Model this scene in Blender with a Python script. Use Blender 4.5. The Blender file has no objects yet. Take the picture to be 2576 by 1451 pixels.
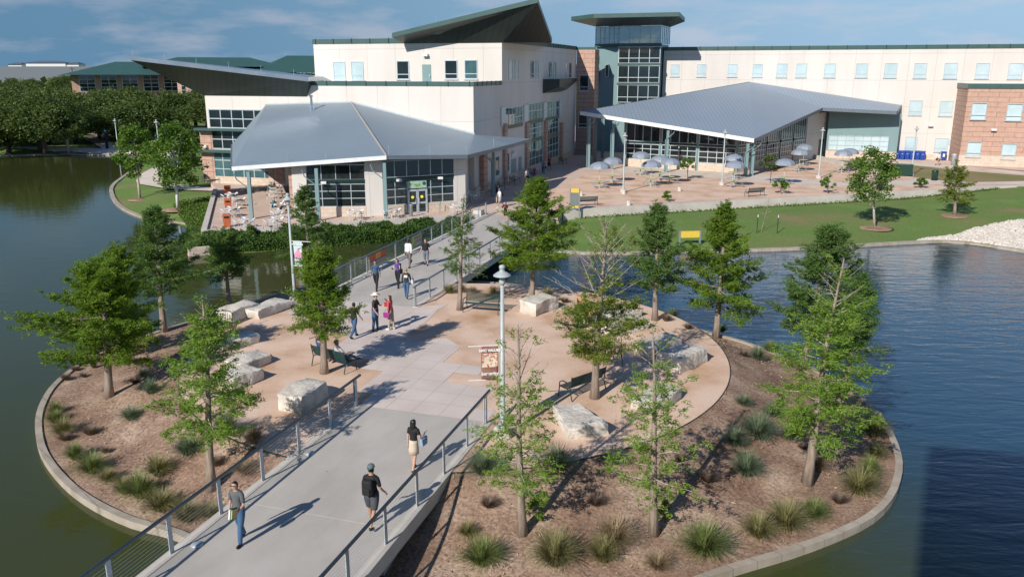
import bpy, bmesh, math, random
import numpy as np
from mathutils import Vector, Matrix
from mathutils.geometry import delaunay_2d_cdt
from bpy_extras.mesh_utils import mesh_linked_triangles  # noqa: F401
PI = math.pi
SC = bpy.context.scene
COL = SC.collection
# ------------------------------------------------------------------ camera
FPX, CX, CY, HC, PT = 2060.0, 1287.5, 725.5, 11.8, math.radians(14.8)
cd = bpy.data.cameras.new('camera'); cam = bpy.data.objects.new('camera', cd); COL.objects.link(cam)
cam.location = (0, 0, HC); cam.rotation_euler = (PI/2 - PT, 0, 0)
cd.sensor_width = 36.0; cd.lens = 36.0*FPX/2575.0; cd.clip_start = 0.3; cd.clip_end = 4000
SC.camera = cam
# ------------------------------------------------------------------ light
AZ, EL = math.radians(33.7), math.radians(32.5)      # shadows fall towards AZ (from +Y to +X)
SHD = Vector((math.sin(AZ), math.cos(AZ), 0))
sl = bpy.data.lights.new('sun', 'SUN'); sl.energy = 4.8; sl.angle = math.radians(0.55); sl.color = (1.0, 0.94, 0.86)
so = bpy.data.objects.new('sun', sl); COL.objects.link(so)
so.rotation_euler = Vector((-SHD.x*math.cos(EL), -SHD.y*math.cos(EL), math.sin(EL))).to_track_quat('Z', 'Y').to_euler()
W = bpy.data.worlds.new('World'); SC.world = W; W.use_nodes = True
nt = W.node_tree; N = nt.nodes; L = nt.links
bg = N['Background']; bg.inputs['Strength'].default_value = 0.095
sky = N.new('ShaderNodeTexSky'); sky.sky_type = 'NISHITA'; sky.sun_disc = False
sky.sun_elevation = EL; sky.sun_rotation = AZ + PI; sky.air_density = 1.0; sky.dust_density = 0.15; sky.ozone_density = 4.0
tc = N.new('ShaderNodeTexCoord'); sep = N.new('ShaderNodeSeparateXYZ'); L.new(tc.outputs['Generated'], sep.inputs[0])
mp = N.new('ShaderNodeMapping'); mp.inputs['Scale'].default_value = (4.2, 4.2, 17); L.new(tc.outputs['Generated'], mp.inputs[0])
nz = N.new('ShaderNodeTexNoise'); nz.inputs['Scale'].default_value = 1.9; nz.inputs['Detail'].default_value = 7; nz.inputs['Roughness'].default_value = 0.55
L.new(mp.outputs[0], nz.inputs['Vector'])
cr = N.new('ShaderNodeValToRGB'); cr.color_ramp.elements[0].position = 0.47; cr.color_ramp.elements[1].position = 0.66
L.new(nz.outputs['Fac'], cr.inputs[0])
el = N.new('ShaderNodeMapRange'); el.inputs[1].default_value = 0.02; el.inputs[2].default_value = 0.30; el.inputs[3].default_value = 0.95; el.inputs[4].default_value = 0.0
L.new(sep.outputs['Z'], el.inputs[0])
mul = N.new('ShaderNodeMath'); mul.operation = 'MULTIPLY'; L.new(cr.outputs[0], mul.inputs[0]); L.new(el.outputs[0], mul.inputs[1])
mx = N.new('ShaderNodeMix'); mx.data_type = 'RGBA'; L.new(mul.outputs[0], mx.inputs[0])
tint = N.new('ShaderNodeMix'); tint.data_type = 'RGBA'; tint.blend_type = 'MULTIPLY'; tint.inputs[0].default_value = 1.0
L.new(sky.outputs[0], tint.inputs[6])
gx = N.new('ShaderNodeMapRange'); gx.interpolation_type = 'SMOOTHSTEP'; gx.inputs[1].default_value = -0.55; gx.inputs[2].default_value = 0.6; gx.inputs[3].default_value = 0; gx.inputs[4].default_value = 1; L.new(sep.outputs['X'], gx.inputs[0])
gt = N.new('ShaderNodeMix'); gt.data_type = 'RGBA'; gt.inputs[6].default_value = (0.50, 0.66, 0.84, 1); gt.inputs[7].default_value = (0.95, 1.02, 1.12, 1); L.new(gx.outputs[0], gt.inputs[0]); L.new(gt.outputs[2], tint.inputs[7])
hz_ = N.new('ShaderNodeMapRange'); hz_.interpolation_type = 'SMOOTHSTEP'; hz_.inputs[1].default_value = -0.02; hz_.inputs[2].default_value = 0.55; hz_.inputs[3].default_value = 1.0; hz_.inputs[4].default_value = 0; L.new(sep.outputs['Z'], hz_.inputs[0])
hm = N.new('ShaderNodeMix'); hm.data_type = 'RGBA'; L.new(hz_.outputs[0], hm.inputs[0]); L.new(tint.outputs[2], hm.inputs[6])
hc2 = N.new('ShaderNodeMix'); hc2.data_type = 'RGBA'; hc2.inputs[6].default_value = (1.15, 2.45, 3.9, 1); hc2.inputs[7].default_value = (3.45, 5.3, 7.2, 1); L.new(gx.outputs[0], hc2.inputs[0]); L.new(hc2.outputs[2], hm.inputs[7])
L.new(hm.outputs[2], mx.inputs[6])
cc2 = N.new('ShaderNodeMix'); cc2.data_type = 'RGBA'; cc2.inputs[6].default_value = (3.1, 3.8, 4.9, 1); cc2.inputs[7].default_value = (5.1, 5.9, 7.2, 1); L.new(gx.outputs[0], cc2.inputs[0]); L.new(cc2.outputs[2], mx.inputs[7])
L.new(mx.outputs[2], bg.inputs[0])
SC.view_settings.view_transform = 'Standard'; SC.view_settings.look = 'None'; SC.view_settings.exposure = 0.12; SC.view_settings.gamma = 1.0
SC.cycles.max_bounces = 5; SC.cycles.diffuse_bounces = 2; SC.cycles.glossy_bounces = 3; SC.cycles.transparent_max_bounces = 6; SC.cycles.transmission_bounces = 3
# ------------------------------------------------------------------ helpers
def ray(px, py):
    x = (px-CX)/FPX; y = -(py-CY)/FPX
    return Vector((x, math.cos(PT)+y*math.sin(PT), -math.sin(PT)+y*math.cos(PT)))
def G(px, py, z=0.0):
    d = ray(px, py); t = (z-HC)/d.z
    return Vector((d.x*t, d.y*t, z))
def atY(px, py, Y):
    d = ray(px, py); t = Y/d.y
    return Vector((d.x*t, Y, HC+d.z*t))
A17 = math.radians(17.4)
UU = Vector((math.cos(A17), -math.sin(A17), 0)); VV = Vector((math.sin(A17), math.cos(A17), 0))
BO = Vector((-5.63, 27.92, 0))
def B(u, v, z=0.0): return BO + UU*u + VV*v + Vector((0, 0, z))
class Frame:
    def __init__(s, o, rz): s.o = Vector(o); s.rz = rz; s.M = Matrix.Translation(s.o) @ Matrix.Rotation(rz, 4, 'Z'); s.I = s.M.inverted()
    def hit(s, ax, val, px, py):
        o = s.I @ Vector((0, 0, HC)); d = s.I.to_3x3() @ ray(px, py)
        t = (val-o[ax])/d[ax]; return o+d*t
    def w(s, x, y, z=0): return s.M @ Vector((x, y, z))
def link(o, parent=None):
    COL.objects.link(o)
    if parent is not None: o.parent = parent
    return o
def tag(o, label=None, cat=None, group=None, kind=None):
    if label: o['label'] = label
    if cat: o['category'] = cat
    if group: o['group'] = group
    if kind: o['kind'] = kind
    return o
def empty(name, loc=(0, 0, 0), rz=0.0, label=None, cat=None, group=None):
    o = bpy.data.objects.new(name, None); o.empty_display_size = 0.2
    o.location = loc; o.rotation_euler = (0, 0, rz); COL.objects.link(o)
    return tag(o, label, cat, group)
def children(o): return [c for c in bpy.data.objects if c.parent == o]
def copy_tree(o, parent=None, kids=None):
    c = o.copy(); COL.objects.link(c)
    if parent is not None: c.parent = parent
    for ch in (KID.get(o.name) or children(o)):
        copy_tree(ch, c)
    return c
KID = {}
def place(proto, first, loc, rz, label, group=None, sc=None):
    o = proto if first else copy_tree(proto)
    o.location = loc; o.rotation_euler.z = rz; o['label'] = label
    if group: o['group'] = group
    if sc: o.scale = (sc, sc, sc)
    return o
class MB:
    def __init__(s): s.v = []; s.f = []
    def poly(s, pts):
        n = len(s.v); s.v += [tuple(p) for p in pts]; s.f.append(tuple(range(n, n+len(pts)))); return s
    def box(s, x0, x1, y0, y1, z0, z1, M=None):
        P = [(x0,y0,z0),(x1,y0,z0),(x1,y1,z0),(x0,y1,z0),(x0,y0,z1),(x1,y0,z1),(x1,y1,z1),(x0,y1,z1)]
        if M is not None: P = [tuple(M @ Vector(p)) for p in P]
        n = len(s.v); s.v += P
        s.f += [tuple(n+i for i in q) for q in ((0,3,2,1),(4,5,6,7),(0,1,5,4),(1,2,6,5),(2,3,7,6),(3,0,4,7))]; return s
    def tube(s, pts, r, n=8, cap=True, rot=0.0):
        pts = [Vector(p) for p in pts]; rs = r if isinstance(r, (list, tuple)) else [r]*len(pts)
        base = len(s.v); up0 = None
        for i, p in enumerate(pts):
            d = (pts[min(i+1, len(pts)-1)]-pts[max(i-1, 0)])
            d = d.normalized() if d.length > 1e-9 else Vector((0, 0, 1))
            a = Vector((0, 0, 1)) if abs(d.z) < 0.95 else Vector((1, 0, 0))
            if up0 is not None: a = up0
            e1 = (a - d*a.dot(d)).normalized(); up0 = e1; e2 = d.cross(e1)
            for k in range(n):
                t = 2*PI*k/n+rot; s.v.append(tuple(p+(e1*math.cos(t)+e2*math.sin(t))*rs[i]))
        for i in range(len(pts)-1):
            for k in range(n):
                a = base+i*n+k; b = base+i*n+(k+1) % n; s.f.append((a, b, b+n, a+n))
        if cap:
            s.f.append(tuple(base+k for k in reversed(range(n)))); s.f.append(tuple(base+(len(pts)-1)*n+k for k in range(n)))
        return s
    def lathe(s, prof, c=(0, 0, 0), n=16, M=None):
        base = len(s.v)
        for r, z in prof:
            for k in range(n):
                t = 2*PI*k/n; p = Vector((c[0]+r*math.cos(t), c[1]+r*math.sin(t), c[2]+z))
                s.v.append(tuple(M @ p if M is not None else p))
        for i in range(len(prof)-1):
            for k in range(n):
                a = base+i*n+k; b = base+i*n+(k+1) % n; s.f.append((a, b, b+n, a+n))
        s.f.append(tuple(base+k for k in reversed(range(n)))); s.f.append(tuple(base+(len(prof)-1)*n+k for k in range(n)))
        return s
    def prism(s, pts, z0, z1):
        n = len(pts); base = len(s.v); z0f = z0 if callable(z0) else (lambda p: z0); z1f = z1 if callable(z1) else (lambda p: z1)
        s.v += [(p[0], p[1], z0f(p)) for p in pts] + [(p[0], p[1], z1f(p)) for p in pts]
        for k in range(n):
            a = base+k; b = base+(k+1) % n; s.f.append((a, b, b+n, a+n))
        s.f.append(tuple(base+k for k in reversed(range(n)))); s.f.append(tuple(base+n+k for k in range(n))); return s
    def slab(s, tops, th):          # closed slab below an arbitrary 3D top polygon
        n = len(tops); base = len(s.v); s.v += [tuple(p) for p in tops]+[(p[0], p[1], p[2]-th) for p in tops]
        s.f.append(tuple(base+k for k in range(n))); s.f.append(tuple(base+n+k for k in reversed(range(n))))
        for k in range(n):
            a = base+k; b = base+(k+1) % n; s.f.append((b, a, a+n, b+n))
        return s
    def build(s, name, m, parent=None, smooth=False, org=None, bevel=0.0):
        me = bpy.data.meshes.new(name)
        vs = s.v
        if org is not None: vs = [(p[0]-org[0], p[1]-org[1], p[2]-org[2]) for p in vs]
        me.from_pydata(vs, [], s.f); me.materials.append(m)
        bm = bmesh.new(); bm.from_mesh(me); bmesh.ops.recalc_face_normals(bm, faces=bm.faces); bm.to_mesh(me); bm.free()
        if smooth: me.polygons.foreach_set('use_smooth', [True]*len(me.polygons))
        o = bpy.data.objects.new(name, me); link(o, parent)
        if bevel: b = o.modifiers.new('bevel', 'BEVEL'); b.width = bevel; b.segments = 2; b.limit_method = 'ANGLE'
        return o
def npmesh(name, V, F, m, parent=None, loc=None):
    me = bpy.data.meshes.new(name); V = np.asarray(V, np.float32); F = np.asarray(F, np.int32); k = F.shape[1]
    me.vertices.add(len(V)); me.vertices.foreach_set('co', V.ravel())
    me.loops.add(F.size); me.loops.foreach_set('vertex_index', F.ravel())
    me.polygons.add(len(F)); me.polygons.foreach_set('loop_start', np.arange(0, F.size, k, dtype=np.int32))
    me.polygons.foreach_set('loop_total', np.full(len(F), k, np.int32)); me.update(calc_edges=True)
    me.materials.append(m); o = bpy.data.objects.new(name, me); link(o, parent)
    if loc is not None: o.location = loc
    return o
def world_part(mb, name, m, root, **k): return mb.build(name, m, root, org=root.location, **k)
# ------------------------------------------------------------------ materials
MAT = {}
def mat(name, col, rough=0.7, col2=None, scale=3.0, detail=6, bump=0.0, bscale=None, metal=0.0, spec=0.5, lo=0.35, hi=0.65, stretch=(1, 1, 1), dist=0.02):
    m = bpy.data.materials.new(name); m.use_nodes = True; n = m.node_tree.nodes; l = m.node_tree.links; b = n['Principled BSDF']
    b.inputs['Roughness'].default_value = rough; b.inputs['Metallic'].default_value = metal; b.inputs['Specular IOR Level'].default_value = spec
    b.inputs['Base Color'].default_value = (*col, 1)
    tc = n.new('ShaderNodeTexCoord'); mp = n.new('ShaderNodeMapping'); mp.inputs['Scale'].default_value = stretch; l.new(tc.outputs['Object'], mp.inputs[0])
    if col2 is None: col2 = tuple(c*0.86 for c in col)
    nz = n.new('ShaderNodeTexNoise'); nz.inputs['Scale'].default_value = scale; nz.inputs['Detail'].default_value = detail; nz.inputs['Roughness'].default_value = 0.62; l.new(mp.outputs[0], nz.inputs['Vector'])
    r = n.new('ShaderNodeValToRGB'); r.color_ramp.elements[0].position = lo; r.color_ramp.elements[1].position = hi
    r.color_ramp.elements[0].color = (*col2, 1); r.color_ramp.elements[1].color = (*col, 1); l.new(nz.outputs['Fac'], r.inputs[0]); l.new(r.outputs[0], b.inputs['Base Color'])
    if bump:
        n2 = n.new('ShaderNodeTexNoise'); n2.inputs['Scale'].default_value = bscale or scale*3; n2.inputs['Detail'].default_value = 5; l.new(mp.outputs[0], n2.inputs['Vector'])
        bp = n.new('ShaderNodeBump'); bp.inputs['Strength'].default_value = bump; bp.inputs['Distance'].default_value = dist; l.new(n2.outputs['Fac'], bp.inputs['Height']); l.new(bp.outputs[0], b.inputs['Normal'])
    MAT[name] = m; return m
def mul_lines(mtl, kind, **k):
    """multiply base colour by joints: 'brick' on (x+y, z) or 'stripe' on a direction, or 'grid'"""
    n = mtl.node_tree.nodes; l = mtl.node_tree.links; b = n['Principled BSDF']; src = b.inputs['Base Color'].links[0].from_socket
    tc = n.new('ShaderNodeTexCoord'); sp = n.new('ShaderNodeSeparateXYZ'); l.new(tc.outputs['Object'], sp.inputs[0])
    def M(op, a, bb=None):
        q = n.new('ShaderNodeMath'); q.operation = op
        for i, z in enumerate((a, bb)):
            if z is None: continue
            if isinstance(z, (int, float)): q.inputs[i].default_value = z
            else: l.new(z, q.inputs[i])
        return q.outputs[0]
    if kind == 'brick':
        h = M('ADD', sp.outputs[0], sp.outputs[1]); cb = n.new('ShaderNodeCombineXYZ'); l.new(h, cb.inputs[0]); l.new(sp.outputs[2], cb.inputs[1])
        t = n.new('ShaderNodeTexBrick'); l.new(cb.outputs[0], t.inputs['Vector']); t.inputs['Scale'].default_value = 1.0
        t.inputs['Brick Width'].default_value = k['w']; t.inputs['Row Height'].default_value = k['h']; t.inputs['Mortar Size'].default_value = k['m']; t.inputs['Mortar Smooth'].default_value = 0.1
        t.offset = k.get('off', 0.5); c1, c2 = k.get('c1', 1.0), k.get('c2', 0.93)
        t.inputs['Color1'].default_value = (c1, c1, c1, 1); t.inputs['Color2'].default_value = (c2, c2, c2, 1); mo = k.get('mo', 0.75); t.inputs['Mortar'].default_value = (mo, mo, mo, 1)
        fac = t.outputs['Color']
    elif kind == 'stripe':
        dx, dy, dz = k['d']; a = M('ADD', M('ADD', M('MULTIPLY', sp.outputs[0], dx), M('MULTIPLY', sp.outputs[1], dy)), M('MULTIPLY', sp.outputs[2], dz))
        fr = M('FRACT', M('DIVIDE', a, k['p'])); g = M('LESS_THAN', fr, k.get('w', 0.15)); v = M('SUBTRACT', 1.0, M('MULTIPLY', g, 1-k.get('mo', 0.7)))
        cb = n.new('ShaderNodeCombineXYZ'); [l.new(v, cb.inputs[i]) for i in range(3)]; fac = cb.outputs[0]
    mx = n.new('ShaderNodeMix'); mx.data_type = 'RGBA'; mx.blend_type = 'MULTIPLY'; mx.inputs[0].default_value = 1.0
    l.new(src, mx.inputs[6]); l.new(fac, mx.inputs[7]); l.new(mx.outputs[2], b.inputs['Base Color']); return mtl
def leafmat(name, c1, c2, c3, trans=0.35, rough=0.55):
    m = bpy.data.materials.new(name); m.use_nodes = True; n = m.node_tree.nodes; l = m.node_tree.links; b = n['Principled BSDF']; out = n['Material Output']
    ge = n.new('ShaderNodeNewGeometry'); r = n.new('ShaderNodeValToRGB'); e = r.color_ramp.elements; e[0].color = (*c1, 1); e[1].color = (*c3, 1); x = e.new(0.5); x.color = (*c2, 1)
    tc = n.new('ShaderNodeTexCoord'); nz = n.new('ShaderNodeTexNoise'); nz.inputs['Scale'].default_value = 1.1; nz.inputs['Detail'].default_value = 2; l.new(tc.outputs['Object'], nz.inputs['Vector'])
    a = n.new('ShaderNodeMath'); a.operation = 'MULTIPLY_ADD'; l.new(ge.outputs['Random Per Island'], a.inputs[0]); a.inputs[1].default_value = 0.55; 
    a2 = n.new('ShaderNodeMath'); a2.operation = 'MULTIPLY_ADD'; l.new(nz.outputs['Fac'], a2.inputs[0]); a2.inputs[1].default_value = 1.3; a2.inputs[2].default_value = -0.42; l.new(a2.outputs[0], a.inputs[2])
    l.new(a.outputs[0], r.inputs[0]); l.new(r.outputs[0], b.inputs['Base Color']); b.inputs['Roughness'].default_value = rough; b.inputs['Specular IOR Level'].default_value = 0.3
    t = n.new('ShaderNodeBsdfTranslucent'); mxx = n.new('ShaderNodeMix'); mxx.data_type = 'RGBA'; mxx.blend_type = 'MULTIPLY'; mxx.inputs[0].default_value = 1; l.new(r.outputs[0], mxx.inputs[6]); mxx.inputs[7].default_value = (1.25, 1.25, 0.6, 1)
    l.new(mxx.outputs[2], t.inputs[0]); ms = n.new('ShaderNodeMixShader'); ms.inputs[0].default_value = trans; l.new(b.outputs[0], ms.inputs[1]); l.new(t.outputs[0], ms.inputs[2]); l.new(ms.outputs[0], out.inputs[0])
    MAT[name] = m; return m
STUCCO = mul_lines(mat('cream_stucco', (0.665, 0.63, 0.585), 0.85, (0.60, 0.56, 0.515), 0.35, bump=0.1, stretch=(1, 1, .25), lo=.25, hi=.6), 'brick', w=3.4, h=3.55, m=0.035, off=0.0, c1=1.0, c2=0.965, mo=0.80)
BRICK = mul_lines(mat('banded_brick', (0.54, 0.355, 0.275), 0.85, (0.46, 0.285, 0.215), 2.2, bump=0.2), 'brick', w=2.4, h=0.62, m=0.03, c1=1.0, c2=0.92, mo=0.5)
STONE = mul_lines(mat('limestone_block', (0.66, 0.55, 0.44), 0.85, (0.56, 0.46, 0.37), 1.5, bump=0.2), 'brick', w=0.8, h=0.32, m=0.02, mo=0.75)
TEALM = mat('teal_panel', (0.20, 0.305, 0.31), 0.45, (0.185, 0.285, 0.29), 0.6)
GREENM = mat('green_metal_trim', (0.055, 0.11, 0.10), 0.4, (0.045, 0.095, 0.088), 1.0)
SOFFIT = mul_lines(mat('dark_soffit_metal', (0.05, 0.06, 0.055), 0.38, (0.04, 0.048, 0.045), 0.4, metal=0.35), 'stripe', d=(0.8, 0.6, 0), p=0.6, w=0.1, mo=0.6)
GREENROOF = mul_lines(mat('green_metal_roof', (0.045, 0.115, 0.095), 0.45, (0.04, 0.10, 0.085), 0.3), 'stripe', d=(0.9, 0.4, 0), p=1.3, w=0.12, mo=0.8)
SILVER = mat('bare_galvanised_metal', (0.62, 0.65, 0.67), 0.25, (0.5, 0.53, 0.56), 0.5, metal=0.9)
WHITEF = mat('white_fascia', (0.78, 0.80, 0.80), 0.4)
ALU = mat('aluminium_frame', (0.55, 0.62, 0.65), 0.4, metal=0.3)
DARKTRIM = mat('dark_green_spandrel', (0.012, 0.035, 0.035), 0.35)
def glass(name, col, rough=0.04, spec=0.9, col2=None, sc=0.25):
    return mat(name, col, rough, col2 or tuple(c*0.5 for c in col), sc, spec=spec, bump=0.06, bscale=0.5, dist=0.01)
GDARK = glass('dark_window_glass', (0.02, 0.03, 0.032))
GTEAL = glass('teal_window_glass', (0.08, 0.17, 0.18), col2=(0.03, 0.07, 0.08))
GBLIND = glass('window_with_pale_blind', (0.54, 0.66, 0.69), 0.12, 0.5, (0.42, 0.54, 0.57), .45)
CONC = mat('concrete', (0.50, 0.465, 0.42), 0.8, (0.40, 0.37, 0.33), 0.55, detail=9, bump=0.15, bscale=12, stretch=(1, .45, 1))
CONCW = mat('pale_concrete_wall', (0.60, 0.56, 0.50), 0.8, (0.50, 0.46, 0.41), 0.8, bump=0.15, bscale=8)
KERBM = mul_lines(mat('stained_kerb_concrete', (0.45, 0.40, 0.33), 0.85, (0.33, 0.28, 0.22), 1.2, bump=0.3), 'brick', w=1.1, h=9, m=0.03, off=0, mo=0.7)
STEEL = mat('galvanised_rail_steel', (0.50, 0.55, 0.58), 0.45, (0.36, 0.41, 0.44), 6, metal=0.15)
RAIL = mat('blue_grey_handrail', (0.16, 0.20, 0.235), 0.38, (0.13, 0.165, 0.20), 3, metal=0.5)
LAMPM = mat('pale_grey_lamp_paint', (0.42, 0.47, 0.47), 0.4)
BENCHM = mat('dark_green_bench_metal', (0.018, 0.055, 0.05), 0.35, metal=0.1)
BLACKM = mat('black_plastic', (0.012, 0.012, 0.013), 0.5)
WHITEP = mat('white_painted_metal', (0.70, 0.71, 0.70), 0.45)
# ------------------------------------------------------------------ ground materials
def ground_mat(name, stops, scale, fine, finecol=0.35, bump=0.5, rough=0.95):
    m = bpy.data.materials.new(name); m.use_nodes = True; n = m.node_tree.nodes; l = m.node_tree.links; b = n['Principled BSDF']; b.inputs['Roughness'].default_value = rough; b.inputs['Specular IOR Level'].default_value = 0.2
    ge = n.new('ShaderNodeNewGeometry')
    a = n.new('ShaderNodeTexNoise'); a.inputs['Scale'].default_value = scale; a.inputs['Detail'].default_value = 5; l.new(ge.outputs['Position'], a.inputs['Vector'])
    r = n.new('ShaderNodeValToRGB'); e = r.color_ramp.elements
    e[0].position = stops[0][0]; e[0].color = (*stops[0][1], 1); e[1].position = stops[-1][0]; e[1].color = (*stops[-1][1], 1)
    for p, c in stops[1:-1]: x = e.new(p); x.color = (*c, 1)
    l.new(a.outputs['Fac'], r.inputs[0])
    f = n.new('ShaderNodeTexNoise'); f.inputs['Scale'].default_value = fine; f.inputs['Detail'].default_value = 6; f.inputs['Roughness'].default_value = 0.75; l.new(ge.outputs['Position'], f.inputs['Vector'])
    mr = n.new('ShaderNodeMapRange'); mr.inputs[1].default_value = 0.3; mr.inputs[2].default_value = 0.7; mr.inputs[3].default_value = 1-finecol; mr.inputs[4].default_value = 1+finecol; l.new(f.outputs['Fac'], mr.inputs[0])
    mx = n.new('ShaderNodeMix'); mx.data_type = 'RGBA'; mx.blend_type = 'MULTIPLY'; mx.inputs[0].default_value = 1; l.new(r.outputs[0], mx.inputs[6])
    cb = n.new('ShaderNodeCombineXYZ'); [l.new(mr.outputs[0], cb.inputs[i]) for i in range(3)]; l.new(cb.outputs[0], mx.inputs[7]); l.new(mx.outputs[2], b.inputs['Base Color'])
    bp = n.new('ShaderNodeBump'); bp.inputs['Strength'].default_value = bump; bp.inputs['Distance'].default_value = 0.04; l.new(f.outputs['Fac'], bp.inputs['Height']); l.new(bp.outputs[0], b.inputs['Normal'])
    MAT[name] = m; return m
GRASSM = ground_mat('mown_grass', [(0.30, (0.24, 0.185, 0.095)), (0.39, (0.16, 0.20, 0.065)), (0.55, (0.125, 0.20, 0.05)), (0.72, (0.16, 0.24, 0.065))], 0.16, 7, 0.3)
DRYGR = ground_mat('dry_grass', [(0.35, (0.27, 0.20, 0.11)), (0.65, (0.17, 0.18, 0.06))], 0.2, 8, 0.25)
MULCH = ground_mat('shredded_mulch', [(0.3, (0.215, 0.135, 0.095)), (0.5, (0.315, 0.21, 0.15)), (0.7, (0.45, 0.335, 0.25))], 0.7, 9, 0.6, 0.9)
DG = ground_mat('decomposed_granite', [(0.30, (0.47, 0.28, 0.165)), (0.42, (0.59, 0.405, 0.29)), (0.56, (0.675, 0.49, 0.37)), (0.72, (0.71, 0.54, 0.43))], 0.45, 18, 0.16, 0.3)
WALK = ground_mat('pale_concrete_walk', [(0.35, (0.56, 0.48, 0.41)), (0.65, (0.64, 0.56, 0.48))], 0.5, 14, 0.08, 0.1)
PAVE = ground_mat('pinkish_paving', [(0.35, (0.56, 0.42, 0.34)), (0.65, (0.64, 0.50, 0.42))], 0.4, 10, 0.10, 0.15)
ASPH = ground_mat('asphalt', [(0.4, (0.17, 0.17, 0.165)), (0.6, (0.21, 0.205, 0.20))], 0.5, 10, 0.12, 0.2)
def joints(m, su, sv, mo=0.72, wd=0.03, ang=A17):
    n = m.node_tree.nodes; l = m.node_tree.links; b = n['Principled BSDF']; src = b.inputs['Base Color'].links[0].from_socket
    ge = n.new('ShaderNodeNewGeometry'); mp = n.new('ShaderNodeMapping'); mp.inputs['Location'].default_value = (-BO.x, -BO.y, 0)
    mp2 = n.new('ShaderNodeMapping'); mp2.inputs['Rotation'].default_value = (0, 0, ang); l.new(ge.outputs['Position'], mp.inputs[0]); l.new(mp.outputs[0], mp2.inputs[0])
    t = n.new('ShaderNodeTexBrick'); t.offset = 0; t.inputs['Scale'].default_value = 1; t.inputs['Brick Width'].default_value = su; t.inputs['Row Height'].default_value = sv; t.inputs['Mortar Size'].default_value = wd
    t.inputs['Color1'].default_value = (1, 1, 1, 1); t.inputs['Color2'].default_value = (0.965, 0.965, 0.965, 1); t.inputs['Mortar'].default_value = (mo, mo, mo, 1); t.inputs['Mortar Smooth'].default_value = 0.2
    l.new(mp2.outputs[0], t.inputs['Vector']); mx = n.new('ShaderNodeMix'); mx.data_type = 'RGBA'; mx.blend_type = 'MULTIPLY'; mx.inputs[0].default_value = 1
    l.new(src, mx.inputs[6]); l.new(t.outputs['Color'], mx.inputs[7]); l.new(mx.outputs[2], b.inputs['Base Color'])
joints(PAVE, 3.0, 3.0, 0.62, 0.03)
def spots(mtl, sc, thr, dark):
    n = mtl.node_tree.nodes; l = mtl.node_tree.links; b = n['Principled BSDF']; src = b.inputs['Base Color'].links[0].from_socket
    ge = n.new('ShaderNodeNewGeometry'); v = n.new('ShaderNodeTexVoronoi'); v.inputs['Scale'].default_value = sc; l.new(ge.outputs['Position'], v.inputs['Vector'])
    mr = n.new('ShaderNodeMapRange'); mr.inputs[1].default_value = thr*.6; mr.inputs[2].default_value = thr; mr.inputs[3].default_value = dark; mr.inputs[4].default_value = 1; l.new(v.outputs['Distance'], mr.inputs[0])
    cb = n.new('ShaderNodeCombineXYZ'); [l.new(mr.outputs[0], cb.inputs[i]) for i in range(3)]; mx = n.new('ShaderNodeMix'); mx.data_type = 'RGBA'; mx.blend_type = 'MULTIPLY'; mx.inputs[0].default_value = 1
    l.new(src, mx.inputs[6]); l.new(cb.outputs[0], mx.inputs[7]); l.new(mx.outputs[2], b.inputs['Base Color'])
spots(CONC, 0.9, 0.035, 0.45); spots(PAVE, 0.7, 0.05, 0.6)
PATHM = ground_mat('concrete_path_squares', [(0.35, (0.57, 0.49, 0.44)), (0.65, (0.64, 0.56, 0.505))], 0.6, 12, 0.07, 0.1); joints(PATHM, 1.05, 1.05, 0.82, 0.022)
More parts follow.
